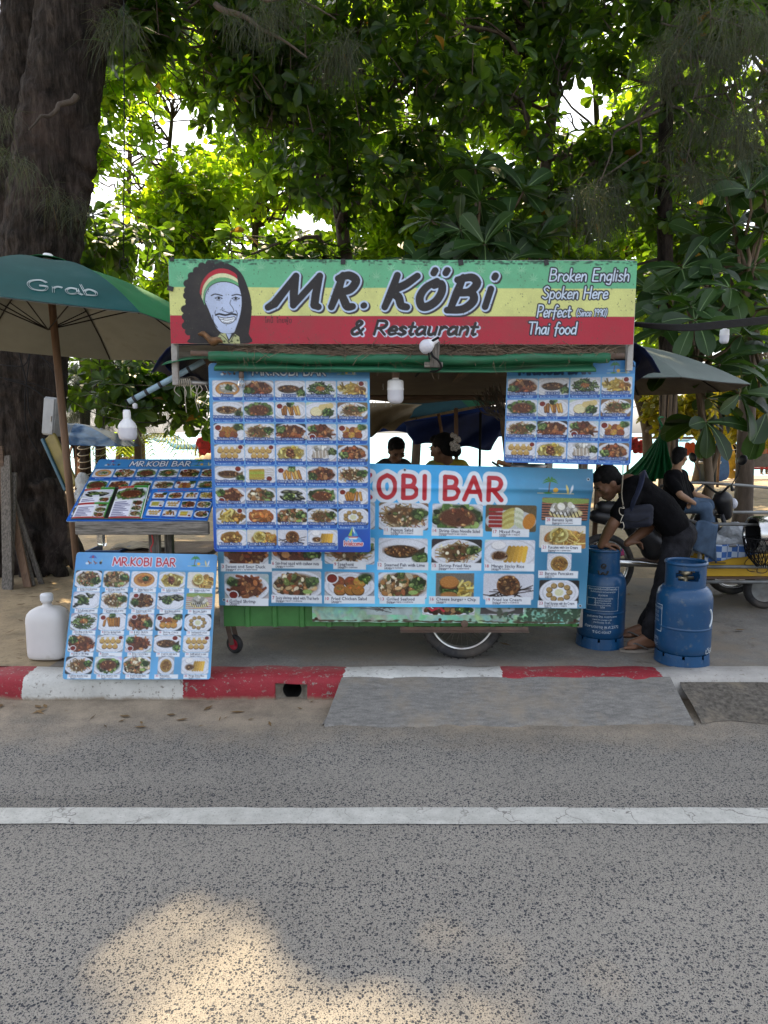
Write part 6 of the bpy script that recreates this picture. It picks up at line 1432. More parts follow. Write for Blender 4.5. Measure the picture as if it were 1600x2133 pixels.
# blue tarps sagging behind the stall
def tarp(label, TLp, TRp, BLp, BRp, m, sagz=.12):
    mb = MB(); mb.sheet(lambda u, v: TLp.lerp(TRp, u).lerp(BLp.lerp(BRp, u), v) + V((.02 * math.sin(v * 9 + u * 3), .06 * math.sin(u * 8 + v * 4), -sagz * math.sin(math.pi * u) * v + .03 * math.sin(u * 13 + v * 5) * v)), 30, 16, .004)
    return tag(mb.build('tarpaulin', m), label, 'tarpaulin', 'tarps hung behind the cart')
tarp('bright blue tarpaulin hung across behind the two women', P(745, 850, 10.4), P(1066, 845, 10.4), P(765, 898, 10.3), P(1046, 906, 10.3), M_BLUETARP, .03)
tarp('navy blue tarpaulin sagging low over the seller in the yellow shirt', P(840, 880, 10.0), P(1066, 848, 10.0), P(860, 922, 9.9), P(1024, 934, 9.9), M_NAVY, .03)
tarp('tan awning cloth over the left of the opening behind the cart', P(735, 838, 7.5), P(880, 842, 7.5), P(735, 918, 7.4), P(826, 890, 7.4), mat('tan_cloth', (.20, .155, .09), .8, .2, transl=.15), .0)
mb = MB(); mb.sheet(lambda u, v: (lerp(-1.9, 2.2, u), lerp(7.5, 11.8, v), 2.62 + .05 * math.sin(u * 12) * math.sin(v * 7)), 20, 20, .004); tag(mb.build('added_shade_tarp', M_NAVY), 'unseen dark tarp added to shade the parasol and blue tarpaulins behind the cart', 'tarpaulin', 'tarps hung behind the cart')  # hidden tarp added to keep the parasol and tarpaulins below it in shade
for x in (-1.85, 2.15): mb = MB(); mb.tube([(x, 11.6, .12), (x, 11.6, 2.62)], .025, 8); tag(mb.build('shade_tarp_pole', M_BRNWOOD), 'brown pole added to hold the ' + ('left' if x < 0 else 'right') + ' rear corner of the added shade tarp', 'pole', 'poles of the added shade tarp')  # poles added to carry the shade tarp
# fishing net decoration hung from the roof
mb = MB(); rg = random.Random(9)
a, b, d_ = P(985, 828, 4.9), P(1062, 868, 4.7), P(1040, 800, 4.8)
for k in range(46):
    t = rg.random(); p0 = a.lerp(d_, t) + V((rg.uniform(-.03, .03), rg.uniform(-.05, .05), rg.uniform(-.02, .02))); p1 = b + V((rg.uniform(-.1, .02), rg.uniform(-.05, .05), rg.uniform(-.04, .06)))
    mb.tube(smooth_path([p0, p0.lerp(p1, .5) + V((rg.uniform(-.03, .03), 0, rg.uniform(-.05, .01))), p1]), .003, 4, caps=False)
tag(mb.build('hung_net', mat('net_twine', (.10, .085, .07), .8, .5)), 'bundle of brown netting hung in the upper right of the opening', 'net')
# small hooks, kitchen things along the counter
for k, px in enumerate((776, 782, 803, 814, 798)):
    mb = MB(); p = P(px, 842 if k != 4 else 806, 4.3); mb.tube(smooth_path([p + V((0, 0, .02)), p, p + V((.004, 0, -.012)), p + V((-.004, 0, -.016))]), .0025, 6); tag(mb.build('wire_hook', M_STEEL), 'small bright wire hook hanging in the opening left of the bulb', 'hook', 'wire hooks in the opening')
pan = thing('frying_pan', 'dark pan with wooden handle on the counter under the smaller board', 'pan', V((P(1075, 972, 4.35).x, 4.35, ZT)))
pc = P(1080, 973, 4.35); mb = MB(); mb.lathe([(.0001, 0), (.10, 0), (.13, .045), (.126, .045), (.098, .006), (.0001, .006)], V((pc.x + .06, 4.38, pc.z - .03)), 32); mb.build('bowl', M_STEEL, pan)
mb = MB(); mb.tube([P(1062, 970, 4.3), P(1038, 962, 4.25)], [.012, .016], 10); mb.build('handle', mat('orange_wood', (.35, .16, .06), .6, .3), pan)
mb = MB(); mb.tube(smooth_path([P(1025, 962, 4.3), P(1034, 968, 4.3), P(1045, 975, 4.3)]), .007, 8); tag(mb.build('ladle', M_TAPE), 'black ladle handle sticking up beside the wooden pan handle', 'ladle')
for k, (px, w_, h_) in enumerate(((1014, .045, .12), (1030, .04, .16), (1046, .05, .10))):
    c = P(px, 972, 4.75); c.z = ZT; mb = MB(); mb.lathe([(.0001, 0), (w_, 0), (w_, h_ * .7), (w_ * .5, h_ * .85), (w_ * .4, h_), (.0001, h_)], c, 20); tag(mb.build('sauce_bottle', (mat('jar_beige', (.42, .36, .27), .5, .2), mat('jar_white', (.6, .6, .58), .5, .1), mat('jar_brown', (.16, .09, .05), .4, .2))[k]), ('wide beige jar on the back of the counter', 'slim white bottle on the back of the counter', 'short brown jar on the back of the counter')[k], 'bottle')
mb = MB(); mb.beam(P(955, 880, 5.5), P(958, 990, 5.5), .03, .03, (1, 0, 0)); mb.beam(P(1000, 930, 5.9), P(1000, 1000, 5.9), .02, .02, (1, 0, 0)) if False else None
c = P(1000, 928, 6.2); mb2 = MB(); mb2.tube([V((c.x, 6.2, PAVE)), c + V((0, 0, .3))], .012, 8); tag(mb2.build('thin_post', M_CABLE), 'thin black post standing behind the counter right of the seller', 'post')
p = P(956, 990, 5.6); mb = MB(); mb.tube([V((p.x, 5.6, PAVE)), V((P(950, 850, 5.6).x, 5.6, P(950, 850, 5.6).z))], .017, 10); tag(mb.build('brown_pole', M_BRNWOOD), 'brown wooden pole behind the seller in the yellow shirt', 'pole')
# ---------------------------------------------------------------- trees
NR = np.random.default_rng(42)
SV = np.array(SUNV)
# gaps in the roof of leaves through which the sun reaches the road: (x, y, rx, ry) on the ground
GAPS = [(-.58, 1.86, .26, .26), (-.26, 1.52, .52, .28), (.12, 1.30, .46, .22), (.16, 1.98, .12, .07), (.36, 1.90, .12, .06), (.58, 1.78, .15, .07), (.30, 1.70, .10, .05), (-1.52, 3.36, .36, .12), (-2.6, 3.05, .75, .32), (-2.25, 3.95, .35, .10)]
def in_gap(c):
    g = c - SV[None, :] * (c[:, 2:3] / SV[2]); m = np.zeros(len(c), bool)
    for x, y, rx, ry in GAPS: m |= ((g[:, 0] - x) / rx) ** 2 + ((g[:, 1] - y) / ry) ** 2 < 1
    return m
def unit(a): return a / np.maximum(np.linalg.norm(a, axis=-1, keepdims=True), 1e-9)
LEAF_A = ([0, .28, .58, .82, 1.0], [.05, .22, .46, .50, .10])          # obovate, broad near the tip
LEAF_B = ([0, .25, .5, .72, .88, .97, 1.0], [.05, .20, .38, .50, .46, .24, .04])
def leaves_mesh(c, axis, k, L, Wr, el=(-.15, .9), shape=LEAF_A, droop=.25, fold=.12, lvar=.3, vein=False):
    """rosettes of k leaves at points c (n,3) round axis (n,3)"""
    n = len(c); M = n * k
    a = unit(np.repeat(axis, k, 0)); base = np.repeat(c, k, 0)
    ref = np.where(np.abs(a[:, 2:3]) < .9, np.array([[0, 0, 1.]]), np.array([[1., 0, 0]])); u = unit(np.cross(a, ref)); v = np.cross(a, u)
    ph = np.repeat(NR.uniform(0, 6.28, n), k) + np.tile(np.arange(k), n) * 2.399 + NR.normal(0, .2, M)
    e = NR.uniform(el[0], el[1], M)
    rad = u * np.cos(ph)[:, None] + v * np.sin(ph)[:, None]
    d = unit(rad * np.cos(e)[:, None] + a * np.sin(e)[:, None]); nrm = unit(a * np.cos(e)[:, None] - rad * np.sin(e)[:, None])
    tw = NR.normal(0, .35, M)[:, None]; side = np.cross(d, nrm); side, nrm = side * np.cos(tw) + nrm * np.sin(tw), nrm * np.cos(tw) - side * np.sin(tw)
    LL = L * (1 + NR.uniform(-lvar, lvar, M)); WW = LL * Wr * NR.uniform(.85, 1.15, M)
    st, hw = shape; S = len(st); dr = NR.uniform(.3, 1.4, M) * droop
    V_ = np.empty((M, S, 3, 3), np.float32)
    for i, (t, h) in enumerate(zip(st, hw)):
        mid = base + d * (LL * (t * .97 + .05))[:, None] - nrm * (LL * dr * t * t)[:, None]; mid[:, 2] -= LL * .06 * t * t
        V_[:, i, 1] = mid
        for s_, q in ((-1, 0), (1, 2)): V_[:, i, q] = mid + side * (s_ * WW * h)[:, None] + nrm * (WW * h * fold * 2)[:, None]
    idx = np.arange(M)[:, None] * (S * 3); F = []
    for i in range(S - 1):
        for q in (0, 1): F.append(np.stack([idx[:, 0] + i * 3 + q, idx[:, 0] + i * 3 + q + 1, idx[:, 0] + i * 3 + 4 + q, idx[:, 0] + i * 3 + 3 + q], 1))
    return V_.reshape(-1, 3), np.concatenate(F), (base, V_[:, -1, 1].astype(float))
def clump_points(clumps, dens):
    """points and outward axes inside ellipsoidal clumps (x, y, z, r, squash)"""
    C, A = [], []
    for (x, y, z, r, sq) in clumps:
        n = max(int(dens * r ** 2.2), 3); p = unit(NR.normal(size=(n, 3))) * (NR.random((n, 1)) ** .5); w = p * np.array([[r, r, r * sq]])
        C.append(w + np.array([[x, y, z]])); A.append(unit(p) * .8 + np.array([[0, 0, .7]]) + NR.normal(0, .35, (n, 3)))
    return np.concatenate(C), np.concatenate(A)
def merge(parts):
    vs, fs, o = [], [], 0
    for v, f in parts: vs.append(v); fs.append(f + o); o += len(v)
    return np.concatenate(vs), np.concatenate(fs)
M_BARK = mat('grey_brown_bark', (.085, .066, .052), 0.9, 0.5, 7, (1, 1, .25), bump=1.0, bscale=14, bdist=.03, dirt=.4, dirtcol=(.04, .035, .03))
M_BARK2 = mat('pale_bark', (.15, .11, .075), 0.9, 0.45, 8, (1, 1, .3), bump=.8, bscale=18, bdist=.02, dirt=.4, dirtcol=(.05, .045, .03))
M_LEAFNEAR = leaf_mat('shaded_almond_leaf', (.026, .068, .013), (.16, .31, .012), .5, .42, .006)  # near copy of the almond leaf, shade put into its darker colours
M_LEAFFAR = leaf_mat('sunlit_almond_leaf', (.036, .090, .013), (.44, .70, .020), .62, .45, .006)  # far copy of the leaf, sun glow put into its brighter colours
M_LEAFBIG = leaf_mat('fleshy_leaf', (.020, .060, .012), (.07, .17, .008), .3, .5, .004)
M_LEAFGOLD = leaf_mat('yellowing_leaf', (.10, .11, .012), (.55, .50, .02), .55, .5, .02)
M_NEEDLE = leaf_mat('casuarina_needle', (.055, .070, .040), (.09, .12, .03), .3, .6, .001)
def limb(mb, a, b, r0, r1, wob=.12, n=7, seg=8):
    a, b = V(a), V(b); L = (b - a).length; pts = [a.lerp(b, t) + V((NR.normal(0, wob), NR.normal(0, wob), .12 * L * math.sin(math.pi * t) + NR.normal(0, wob))) * (1 if 0 < t < 1 else 0) * min(L * .35, 1) for t in [k / n for k in range(n + 1)]]
    mb.tube(smooth_path(pts, 2), [r0, r1], seg); return pts
def broad_tree(label, trunk, r0, clumps, dens, L, leafmat, k=8, group='broad leaved trees behind the stall', bark=M_BARK, shape=LEAF_A, Wr=.50, name='almond_tree', tr1=.45, carve=True, twigs=.22, droop=.25, el=(-.15, .9)):
    """trunk = list of points; clumps = (x, y, z, r, squash)"""
    base = V(trunk[0]); th = thing(name, label, 'tree', base, group)
    mb = MB(); tp = smooth_path([V(p) for p in trunk], 5)
    rr = [r0 * (1.35 if i == 0 else 1.0) * lerp(1, tr1, i / (len(tp) - 1)) for i in range(len(tp))]; mb.tube(tp, rr, 12)
    mb.build('trunk', bark, th)
    mb = MB(); C, A = clump_points(clumps, dens)
    for (x, y, z, r, sq) in clumps:
        if carve and (in_gap(np.array([[x, y, z], [x * .7 + trunk[-1][0] * .3, y * .7 + trunk[-1][1] * .3, z * .7 + trunk[-1][2] * .3], [x * .4 + trunk[-1][0] * .6, y * .4 + trunk[-1][1] * .6, z * .4 + trunk[-1][2] * .6]])).any()): continue
        t = min(range(len(tp)), key=lambda i: (tp[i] - V((x, y, z - r * .6))).length + .25 * (len(tp) - i) * 0); t = max(t, len(tp) // 3)
        ps = limb(mb, tp[t], (x, y, z), max(rr[t] * .42, .018), .010)
        for _ in range(4):
            q = V((x, y, z)) + V(NR.normal(size=3)).normalized() * r * .8; s_ = ps[int(NR.integers(3, len(ps)))]; mb.tube(smooth_path([s_, s_.lerp(q, .5) + V(NR.normal(0, .05, 3)), q], 3), [.012, .004], 5, caps=False)
    sel = np.arange(len(C))[NR.random(len(C)) < twigs]
    for i in sel[:900]:
        p = V(C[i]); d = V(A[i]).normalized(); mb.tube([p - d * L * 1.6 - V((0, 0, L * .3)), p - d * L * .6, p], [.008, .004], 4, caps=False)
    mb.build('branches', bark, th)
    v, f, bs = leaves_mesh(C, A, k, L, Wr, shape=shape, droop=droop, el=el)
    if carve:
        keep = ~(in_gap(bs[0]) | in_gap(bs[1]) | in_gap((bs[0] + bs[1]) / 2)); M = len(bs[0]); per = len(f) // M
        fk = np.tile(keep, per); f = f[fk]
    link_mesh(np_mesh('crown', v, f, smooth=False), 'crown', leafmat, th)
    return th
def pc(px, py, Y, r, sq=.8): p = P(px, py, Y); return (p.x, p.y, p.z, r, sq)
def fill(x0, x1, y0, y1, Y0, Y1, n, r0, r1, avoid=()):
    out = []
    while len(out) < n:
        px, py = NR.uniform(x0, x1), NR.uniform(y0, y1)
        Y, r = NR.uniform(Y0, Y1), NR.uniform(r0, r1); k = r * FPX / Y * .75
        if any(((px - a) / (ra + k)) ** 2 + ((py - b) / (rb + k)) ** 2 < 1 for a, b, ra, rb in avoid): continue
        out.append(pc(px, py, Y, r, NR.uniform(.6, .9)))
    return out
HOLES = [(265, 285, 18, 40), (245, 430, 18, 20), (330, 215, 12, 20), (385, 290, 18, 12), (315, 480, 14, 22), (240, 190, 8, 20), (300, 560, 16, 18), (430, 245, 25, 18), (640, 470, 18, 22), (860, 190, 25, 22), (1215, 225, 25, 25), (1010, 330, 20, 20)]
GZ = .12
# sunlit trees further back, each with its own part of the sky
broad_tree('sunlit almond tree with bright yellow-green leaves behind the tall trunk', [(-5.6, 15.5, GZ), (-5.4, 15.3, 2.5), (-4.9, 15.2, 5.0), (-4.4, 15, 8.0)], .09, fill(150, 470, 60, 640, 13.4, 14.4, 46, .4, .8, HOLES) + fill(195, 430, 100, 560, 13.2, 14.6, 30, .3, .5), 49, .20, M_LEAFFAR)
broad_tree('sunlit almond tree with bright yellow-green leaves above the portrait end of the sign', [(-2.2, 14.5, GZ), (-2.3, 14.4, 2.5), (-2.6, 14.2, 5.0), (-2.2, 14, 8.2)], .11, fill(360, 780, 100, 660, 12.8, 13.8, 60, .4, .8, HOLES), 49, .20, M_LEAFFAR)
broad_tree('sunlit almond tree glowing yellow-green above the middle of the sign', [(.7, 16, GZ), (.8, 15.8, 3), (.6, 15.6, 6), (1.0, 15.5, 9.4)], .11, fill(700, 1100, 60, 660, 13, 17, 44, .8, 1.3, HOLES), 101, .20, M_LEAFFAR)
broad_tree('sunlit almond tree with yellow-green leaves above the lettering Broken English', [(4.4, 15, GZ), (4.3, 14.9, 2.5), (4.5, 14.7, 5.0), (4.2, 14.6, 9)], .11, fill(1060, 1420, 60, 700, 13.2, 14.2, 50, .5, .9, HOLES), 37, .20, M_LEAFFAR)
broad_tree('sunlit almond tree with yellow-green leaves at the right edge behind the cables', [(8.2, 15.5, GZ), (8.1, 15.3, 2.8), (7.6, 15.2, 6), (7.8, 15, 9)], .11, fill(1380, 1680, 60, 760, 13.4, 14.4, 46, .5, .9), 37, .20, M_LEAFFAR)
for (x0, x1, tx, lab) in ((150, 560, -7, 'far almond tree by the beach glowing between the tall trunk and the sign'), (540, 900, -1, 'far almond tree by the beach glowing through behind the word MR.'), (860, 1240, 3.5, 'far almond tree by the beach glowing through behind the word KÖBi'), (1200, 1660, 9, 'far almond tree by the beach glowing through at the right')):
    broad_tree(lab, [(tx, 19.6, GZ), (tx + .1, 19.5, 3), (tx, 19.3, 6), (tx + .3, 19.2, 10)], .12, fill(x0, x1, 40, 760, 18.6, 20.2, 48, .6, 1.1, HOLES), 34, .23, M_LEAFFAR, twigs=.1)
# darker trees nearer, under a high roof of leaves
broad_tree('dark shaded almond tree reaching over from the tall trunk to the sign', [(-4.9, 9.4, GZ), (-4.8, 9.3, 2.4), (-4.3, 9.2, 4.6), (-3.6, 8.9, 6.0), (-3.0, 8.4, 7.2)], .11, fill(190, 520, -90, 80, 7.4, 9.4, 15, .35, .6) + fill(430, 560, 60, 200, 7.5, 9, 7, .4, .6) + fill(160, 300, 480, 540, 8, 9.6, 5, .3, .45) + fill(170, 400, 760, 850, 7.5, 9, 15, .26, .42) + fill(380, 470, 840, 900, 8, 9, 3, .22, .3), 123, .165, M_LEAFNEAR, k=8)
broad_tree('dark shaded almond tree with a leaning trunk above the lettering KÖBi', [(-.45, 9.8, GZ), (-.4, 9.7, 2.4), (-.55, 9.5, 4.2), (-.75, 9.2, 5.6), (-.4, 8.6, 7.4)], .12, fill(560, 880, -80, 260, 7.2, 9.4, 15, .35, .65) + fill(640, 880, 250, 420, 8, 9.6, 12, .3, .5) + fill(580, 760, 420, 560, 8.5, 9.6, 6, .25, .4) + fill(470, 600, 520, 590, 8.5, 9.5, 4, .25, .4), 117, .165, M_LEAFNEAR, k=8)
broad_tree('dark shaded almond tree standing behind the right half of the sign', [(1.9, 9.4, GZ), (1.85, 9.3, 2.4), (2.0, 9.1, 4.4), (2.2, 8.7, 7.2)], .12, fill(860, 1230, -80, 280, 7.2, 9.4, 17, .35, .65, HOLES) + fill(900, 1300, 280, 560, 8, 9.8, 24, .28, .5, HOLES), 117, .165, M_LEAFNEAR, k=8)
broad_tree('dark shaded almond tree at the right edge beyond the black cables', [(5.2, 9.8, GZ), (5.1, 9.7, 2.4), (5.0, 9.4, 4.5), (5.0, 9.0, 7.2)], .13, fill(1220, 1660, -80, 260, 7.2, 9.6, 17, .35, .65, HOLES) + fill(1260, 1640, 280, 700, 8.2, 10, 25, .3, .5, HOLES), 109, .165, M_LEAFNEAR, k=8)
# high roof of leaves added above the view to shade road and stall, on two unseen trees
def roof(x0, x1, n, lab, tr):
    cl = []
    while len(cl) < n:
        y = NR.uniform(4.5, 13.5); x = NR.uniform(x0, x1); z = 4.7 + .66 * y + NR.uniform(.3, 2.6); cl.append((x, y, z, NR.uniform(.9, 1.4), .6))
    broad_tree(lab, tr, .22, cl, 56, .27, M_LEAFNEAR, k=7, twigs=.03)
roof(-6.5, .6, 62, 'unseen tall tree added over the left side of the stall, its dense crown there for shade', [(-6.6, 7.4, GZ), (-6.4, 7.2, 4), (-5.4, 7, 8), (-4, 6.6, 10)])
roof(-.6, 6.5, 62, 'unseen tall tree added over the right side of the stall, its dense crown there for shade', [(7.0, 8.2, GZ), (6.8, 8.0, 4), (5.6, 7.6, 8), (4, 7, 10)])

# fleshy large leaved shrubs: near rosettes with pale midribs
def fleshy(label, base, heads, L, n=13):
    th = thing('sea_poison_tree', label, 'tree', base, 'large leaved fleshy trees by the stall')
    mb = MB(); b = V(base); top = V((np.mean([h[0] for h in heads]), np.mean([h[1] for h in heads]), np.mean([h[2] for h in heads]) - .4))
    mb.tube(smooth_path([b, b.lerp(top, .5) + V((.06, 0, 0)), top], 4), [.05, .03], 9)
    for h in heads: limb(mb, top, h, .022, .012, .05, 5, 6)
    mb.build('trunk', M_BARK2, th)
    C = np.array(heads); A = unit(NR.normal(0, .28, C.shape) + np.array([[0, -.55, .75]]))
    v, f, _ = leaves_mesh(C, A, n, L, .46, el=(-.5, 1.0), shape=LEAF_B, droop=.35, fold=.14, lvar=.25); link_mesh(np_mesh('crown', v, f, smooth=True), 'crown', M_LEAFBIG, th)
    # pale midribs
    M = len(heads) * n; vv = v.reshape(M, 7, 3, 3); mid = vv[:, :, 1]; sd = unit(vv[:, 2, 2] - vv[:, 2, 0]); up = np.cross(sd, mid[:, 2] - mid[:, 0]); up = unit(up)
    up *= np.where(up[:, 1:2] > 0, -1, 1)
    rb = np.empty((M, 7, 2, 3)); wd = np.array([.006, .005, .004, .003, .002, .0015, .001])
    for i in range(7): rb[:, i, 0] = mid[:, i] - sd * wd[i] + up * .004; rb[:, i, 1] = mid[:, i] + sd * wd[i] + up * .004
    ix = np.arange(M)[:, None] * 14; F = np.concatenate([np.stack([ix[:, 0] + 2 * i, ix[:, 0] + 2 * i + 1, ix[:, 0] + 2 * i + 3, ix[:, 0] + 2 * i + 2], 1) for i in range(6)])
    link_mesh(np_mesh('leaf_midribs', rb.reshape(-1, 3), F), 'leaf_midribs', mat('pale_midrib', (.12, .20, .07), .5, .2), th)
hp = lambda px, py, Y: tuple(P(px, py, Y))
fleshy('fleshy tree with big glossy rosettes rising over the word KÖBi', (1.5, 7.6, GZ), [hp(1000, 420, 7), hp(960, 480, 7.1), hp(1060, 480, 7.2), hp(1010, 510, 6.9), hp(930, 520, 7.3), hp(1090, 400, 7.4), hp(1120, 500, 7.3), hp(990, 350, 7.4), hp(900, 460, 7.5), hp(1060, 545, 7.1), hp(870, 545, 7.3), hp(1030, 450, 7.6), hp(940, 440, 7.7)], .34)
fleshy('fleshy tree with big drooping leaves beside the black cables', (3.2, 6.6, GZ), [hp(1448, 668, 5.9), hp(1440, 640, 6.0), hp(1415, 740, 6.3), hp(1500, 760, 6.2), hp(1520, 600, 6.4), hp(1470, 830, 6.5), hp(1400, 620, 6.6), hp(1545, 700, 6.5), hp(1480, 560, 6.7), hp(1470, 880, 6.3), hp(1420, 560, 6.8), hp(1350, 600, 7.2), hp(1400, 690, 6.5), hp(1540, 820, 6.4)], .33, 11)
fleshy('fleshy tree with dark broad rosettes at the right edge of the view', (5.0, 8.0, GZ), [hp(1560, 400, 7), hp(1590, 480, 7.1), hp(1530, 470, 7.2), hp(1570, 780, 6.6), hp(1595, 860, 6.7), hp(1600, 640, 6.9), hp(1510, 380, 7.4), hp(1600, 350, 7.3), hp(1470, 500, 7.5), hp(1560, 560, 7.1), hp(1590, 720, 6.8), hp(1540, 640, 7.1)], .35, 12)

# casuarinas: the great double trunk, and needle sprays hanging in from above
def needles(sprays, n, L):
    """drooping bundles of fine needles; sprays = (x, y, z, radius)"""
    vs = []
    for (x, y, z, r) in sprays:
        b = np.array([[x, y, z]]) + NR.normal(0, r * .5, (n, 3)) * np.array([[1, 1, .55]])
        d = unit(NR.normal(0, .55, (n, 3)) + np.array([[0, -.1, -.75]])); l = L * NR.uniform(.5, 1.3, (n, 1)); p1 = b + d * l * .5; d2 = unit(d + np.array([[0, 0, -.7]])); p2 = p1 + d2 * l * .5
        w = unit(np.cross(d, NR.normal(size=(n, 3)))) * .0017
        vs.append(np.stack([b - w, b + w, p1 - w, p1 + w, p2 - w * .3, p2 + w * .3], 1))
    v = np.concatenate(vs).reshape(-1, 3); m = len(v) // 6; i = np.arange(m) * 6
    return v, np.concatenate([np.stack([i, i + 1, i + 3, i + 2], 1), np.stack([i + 2, i + 3, i + 5, i + 4], 1)])
def sprays(lst, per):
    out = []
    for (px, py, Y, rp) in lst:
        for _ in range(per): p = P(px + NR.normal(0, rp * .55), py + NR.normal(0, rp * .45), Y + NR.normal(0, .25)); out.append((p.x, p.y, p.z, .13))
    return out
gt = thing('casuarina_tree', 'great old casuarina with a thick double trunk and spreading roots beside the stall', 'tree', (-3.9, 7.3, GZ), 'casuarina trees with hanging needles')
mb = MB(); D = 7.3
def tp_(px, py, Y=D): return P(px, py, Y)
mb.tube(smooth_path([tp_(20, 1180), tp_(38, 1050), tp_(48, 900), tp_(62, 700), tp_(92, 480), tp_(122, 250), tp_(150, 60), tp_(160, -150), tp_(170, -420)]), [.66, .46, .40, .385, .375, .365, .34, .34, .30], 26)
mb.tube(smooth_path([tp_(-40, 1180, 7.5), tp_(0, 900, 7.5), tp_(28, 500, 7.55), tp_(50, 200, 7.6), tp_(66, 0, 7.6), tp_(40, -300, 7.6)]), [.55, .42, .34, .29, .28, .26], 20)
mb.tube(smooth_path([tp_(168, 130, 7.3), tp_(205, 60, 7.2), tp_(235, -10, 7.1), tp_(300, -110, 7)]), [.20, .15, .11, .09], 14)
for px, py, rr in ((186, 300, .10), (184, 352, .07), (170, 415, .08), (140, 640, .07)): mb.ell(tp_(px, py, 7.2), (rr * 1.1, rr, rr * 1.9), roty(.3)); mb.ell(tp_(px - 6, py + 30, 7.15), (rr, rr * .8, rr * 1.4), roty(-.4))
for pts, r_ in (([(70, 1040), (95, 1110), (120, 1180), (135, 1215)], .13), ([(30, 1050), (40, 1130), (75, 1190), (100, 1222)], .16), ([(95, 1000), (130, 1090), (160, 1160), (185, 1200)], .14), ([(0, 1080), (-10, 1160), (10, 1230)], .16), ([(60, 1090), (60, 1150), (50, 1215)], .12), ([(-60, 1080), (-120, 1160), (-160, 1200)], .2)):
    ps = [tp_(a, b, 7.0 if b < 1150 else 6.75) for a, b in pts]; ps[-1].z = .10; mb.tube(smooth_path(ps), [r_, r_ * .75, r_ * .5], 12)
def bark_mat():
    t = NT('casuarina_bark'); co = t.coord('Object', (1, 1, .16)); w = t.coord('Object')
    rn = t.n('ShaderNodeTexNoise', noise_type='RIDGED_MULTIFRACTAL'); rn.inputs['Scale'].default_value = 6.5; rn.inputs['Detail'].default_value = 6; rn.inputs['Roughness'].default_value = .6; rn.inputs['Distortion'].default_value = .5; t.l(co, rn.inputs['Vector'])
    crack = t.ramp(rn.outputs['Fac'], [(.35, 1.0), (.75, .18)]); n1 = t.noise(co, 14, 9, .75, .4); n2 = t.noise(co, 34, 7, .7)
    c = t.ramp(n1, [(.34, (.007, .006, .005)), (.5, (.036, .029, .025)), (.66, (.092, .076, .066)), (.8, (.19, .168, .15))])
    c = t.mix(1.0, c, t.ramp(n2, [(.3, .5), (.7, 1.2)]), 'MULTIPLY'); c = t.mix(1.0, c, crack, 'MULTIPLY'); c = t.mix(t.ramp(t.noise(w, 1.3, 6, .7), [(.5, 0.), (.7, .5)]), c, (.10, .07, .06))
    t.base(c); t.b.inputs['Roughness'].default_value = .92; t.b.inputs['Specular IOR Level'].default_value = .2
    t.bump(t.math('ADD', t.math('ADD', n1, t.math('MULTIPLY', n2, .5)), crack), 1.0, .06); return t.m
M_CBARK = bark_mat()
mb.blob('trunk', M_CBARK, gt, voxel=.022, it=3, displace=.07, dscale=.13)
sp = sprays([(60, 290, 6.6, 60), (640, 60, 6.4, 90), (690, 90, 6.4, 50), (260, 50, 6.6, 40), (560, 40, 6.5, 60), (100, 420, 6.8, 40)], 4)
v, f = needles(sp, 80, .32); link_mesh(np_mesh('needles', v, f), 'needles', M_NEEDLE, gt)
mb = MB()
for a, b in (((240, -20), (700, 40)), ((450, 10), (640, 120)), ((160, 200), (60, 270))): limb(mb, P(*a, 6.8), P(*b, 6.5), .03, .006, .06)
mb.build('branches', M_BARK, gt)
ct = thing('casuarina_tree', 'slender casuarina behind the right end of the sign with drooping needle sprays', 'tree', (3.5, 8.4, GZ), 'casuarina trees with hanging needles')
mb = MB(); mb.tube(smooth_path([V((3.55, 8.4, GZ)), P(1392, 820, 8.4), P(1386, 560, 8.4), P(1386, 300, 8.3), P(1398, 60, 8.2), P(1400, -150, 8.2), P(1395, -500, 8.2)]), [.13, .10, .085, .075, .07, .06], 14); mb.build('trunk', M_CBARK, ct)
sl = [(1250, 380, 6.6, 50), (1400, 90, 6.5, 80), (1480, 60, 6.4, 90), (1560, 110, 6.4, 70), (1540, 200, 6.5, 60), (1500, 250, 6.5, 45), (1560, 280, 6.5, 40), (1240, 440, 6.7, 45), (1450, 340, 6.7, 50), (1590, 30, 6.4, 50), (1440, 150, 6.6, 60)]
v, f = needles(sprays(sl, 5), 85, .32); link_mesh(np_mesh('needles', v, f), 'needles', M_NEEDLE, ct)
mb = MB()
for (px, py, Y, r_) in sl: limb(mb, P(1390, min(py, 300) - 90, 8.2), P(px, py, Y), .022, .005, .08, 6, 6)
mb.build('branches', M_BARK, ct)
# far trees over the beach
def far_tree(label, base, trunk, clumps, dens, L, m, bark=M_BARK2): return broad_tree(label, [base] + trunk, .12, clumps, dens, L, m, group='trees along the beach', bark=bark, twigs=.1, carve=False)
far_tree('spreading tree by the beach with yellowing leaves behind the hammock', (5.6, 14.5, .12), [(5.5, 14.4, 1.6), (5.0, 14.3, 3), (4.6, 14, 4.4)], fill(1320, 1480, 820, 900, 13, 15, 14, .3, .5), 90, .2, M_LEAFGOLD)
far_tree('spreading tree at the far right over the distant pavilion', (11.6, 19, .12), [(11.4, 19, 2), (10.6, 18.6, 3.2), (9.6, 18, 4)], fill(1480, 1680, 790, 900, 15, 19, 26, .4, .7), 80, .22, M_LEAFGOLD)
far_tree('small leafy sapling on the beach below the round shouldered bulb', (-8.2, 21, .08), [(-8.2, 21, .5), (-8.15, 21, 1.0)], fill(238, 290, 915, 945, 20.8, 21.2, 6, .25, .4), 110, .2, M_LEAFFAR)
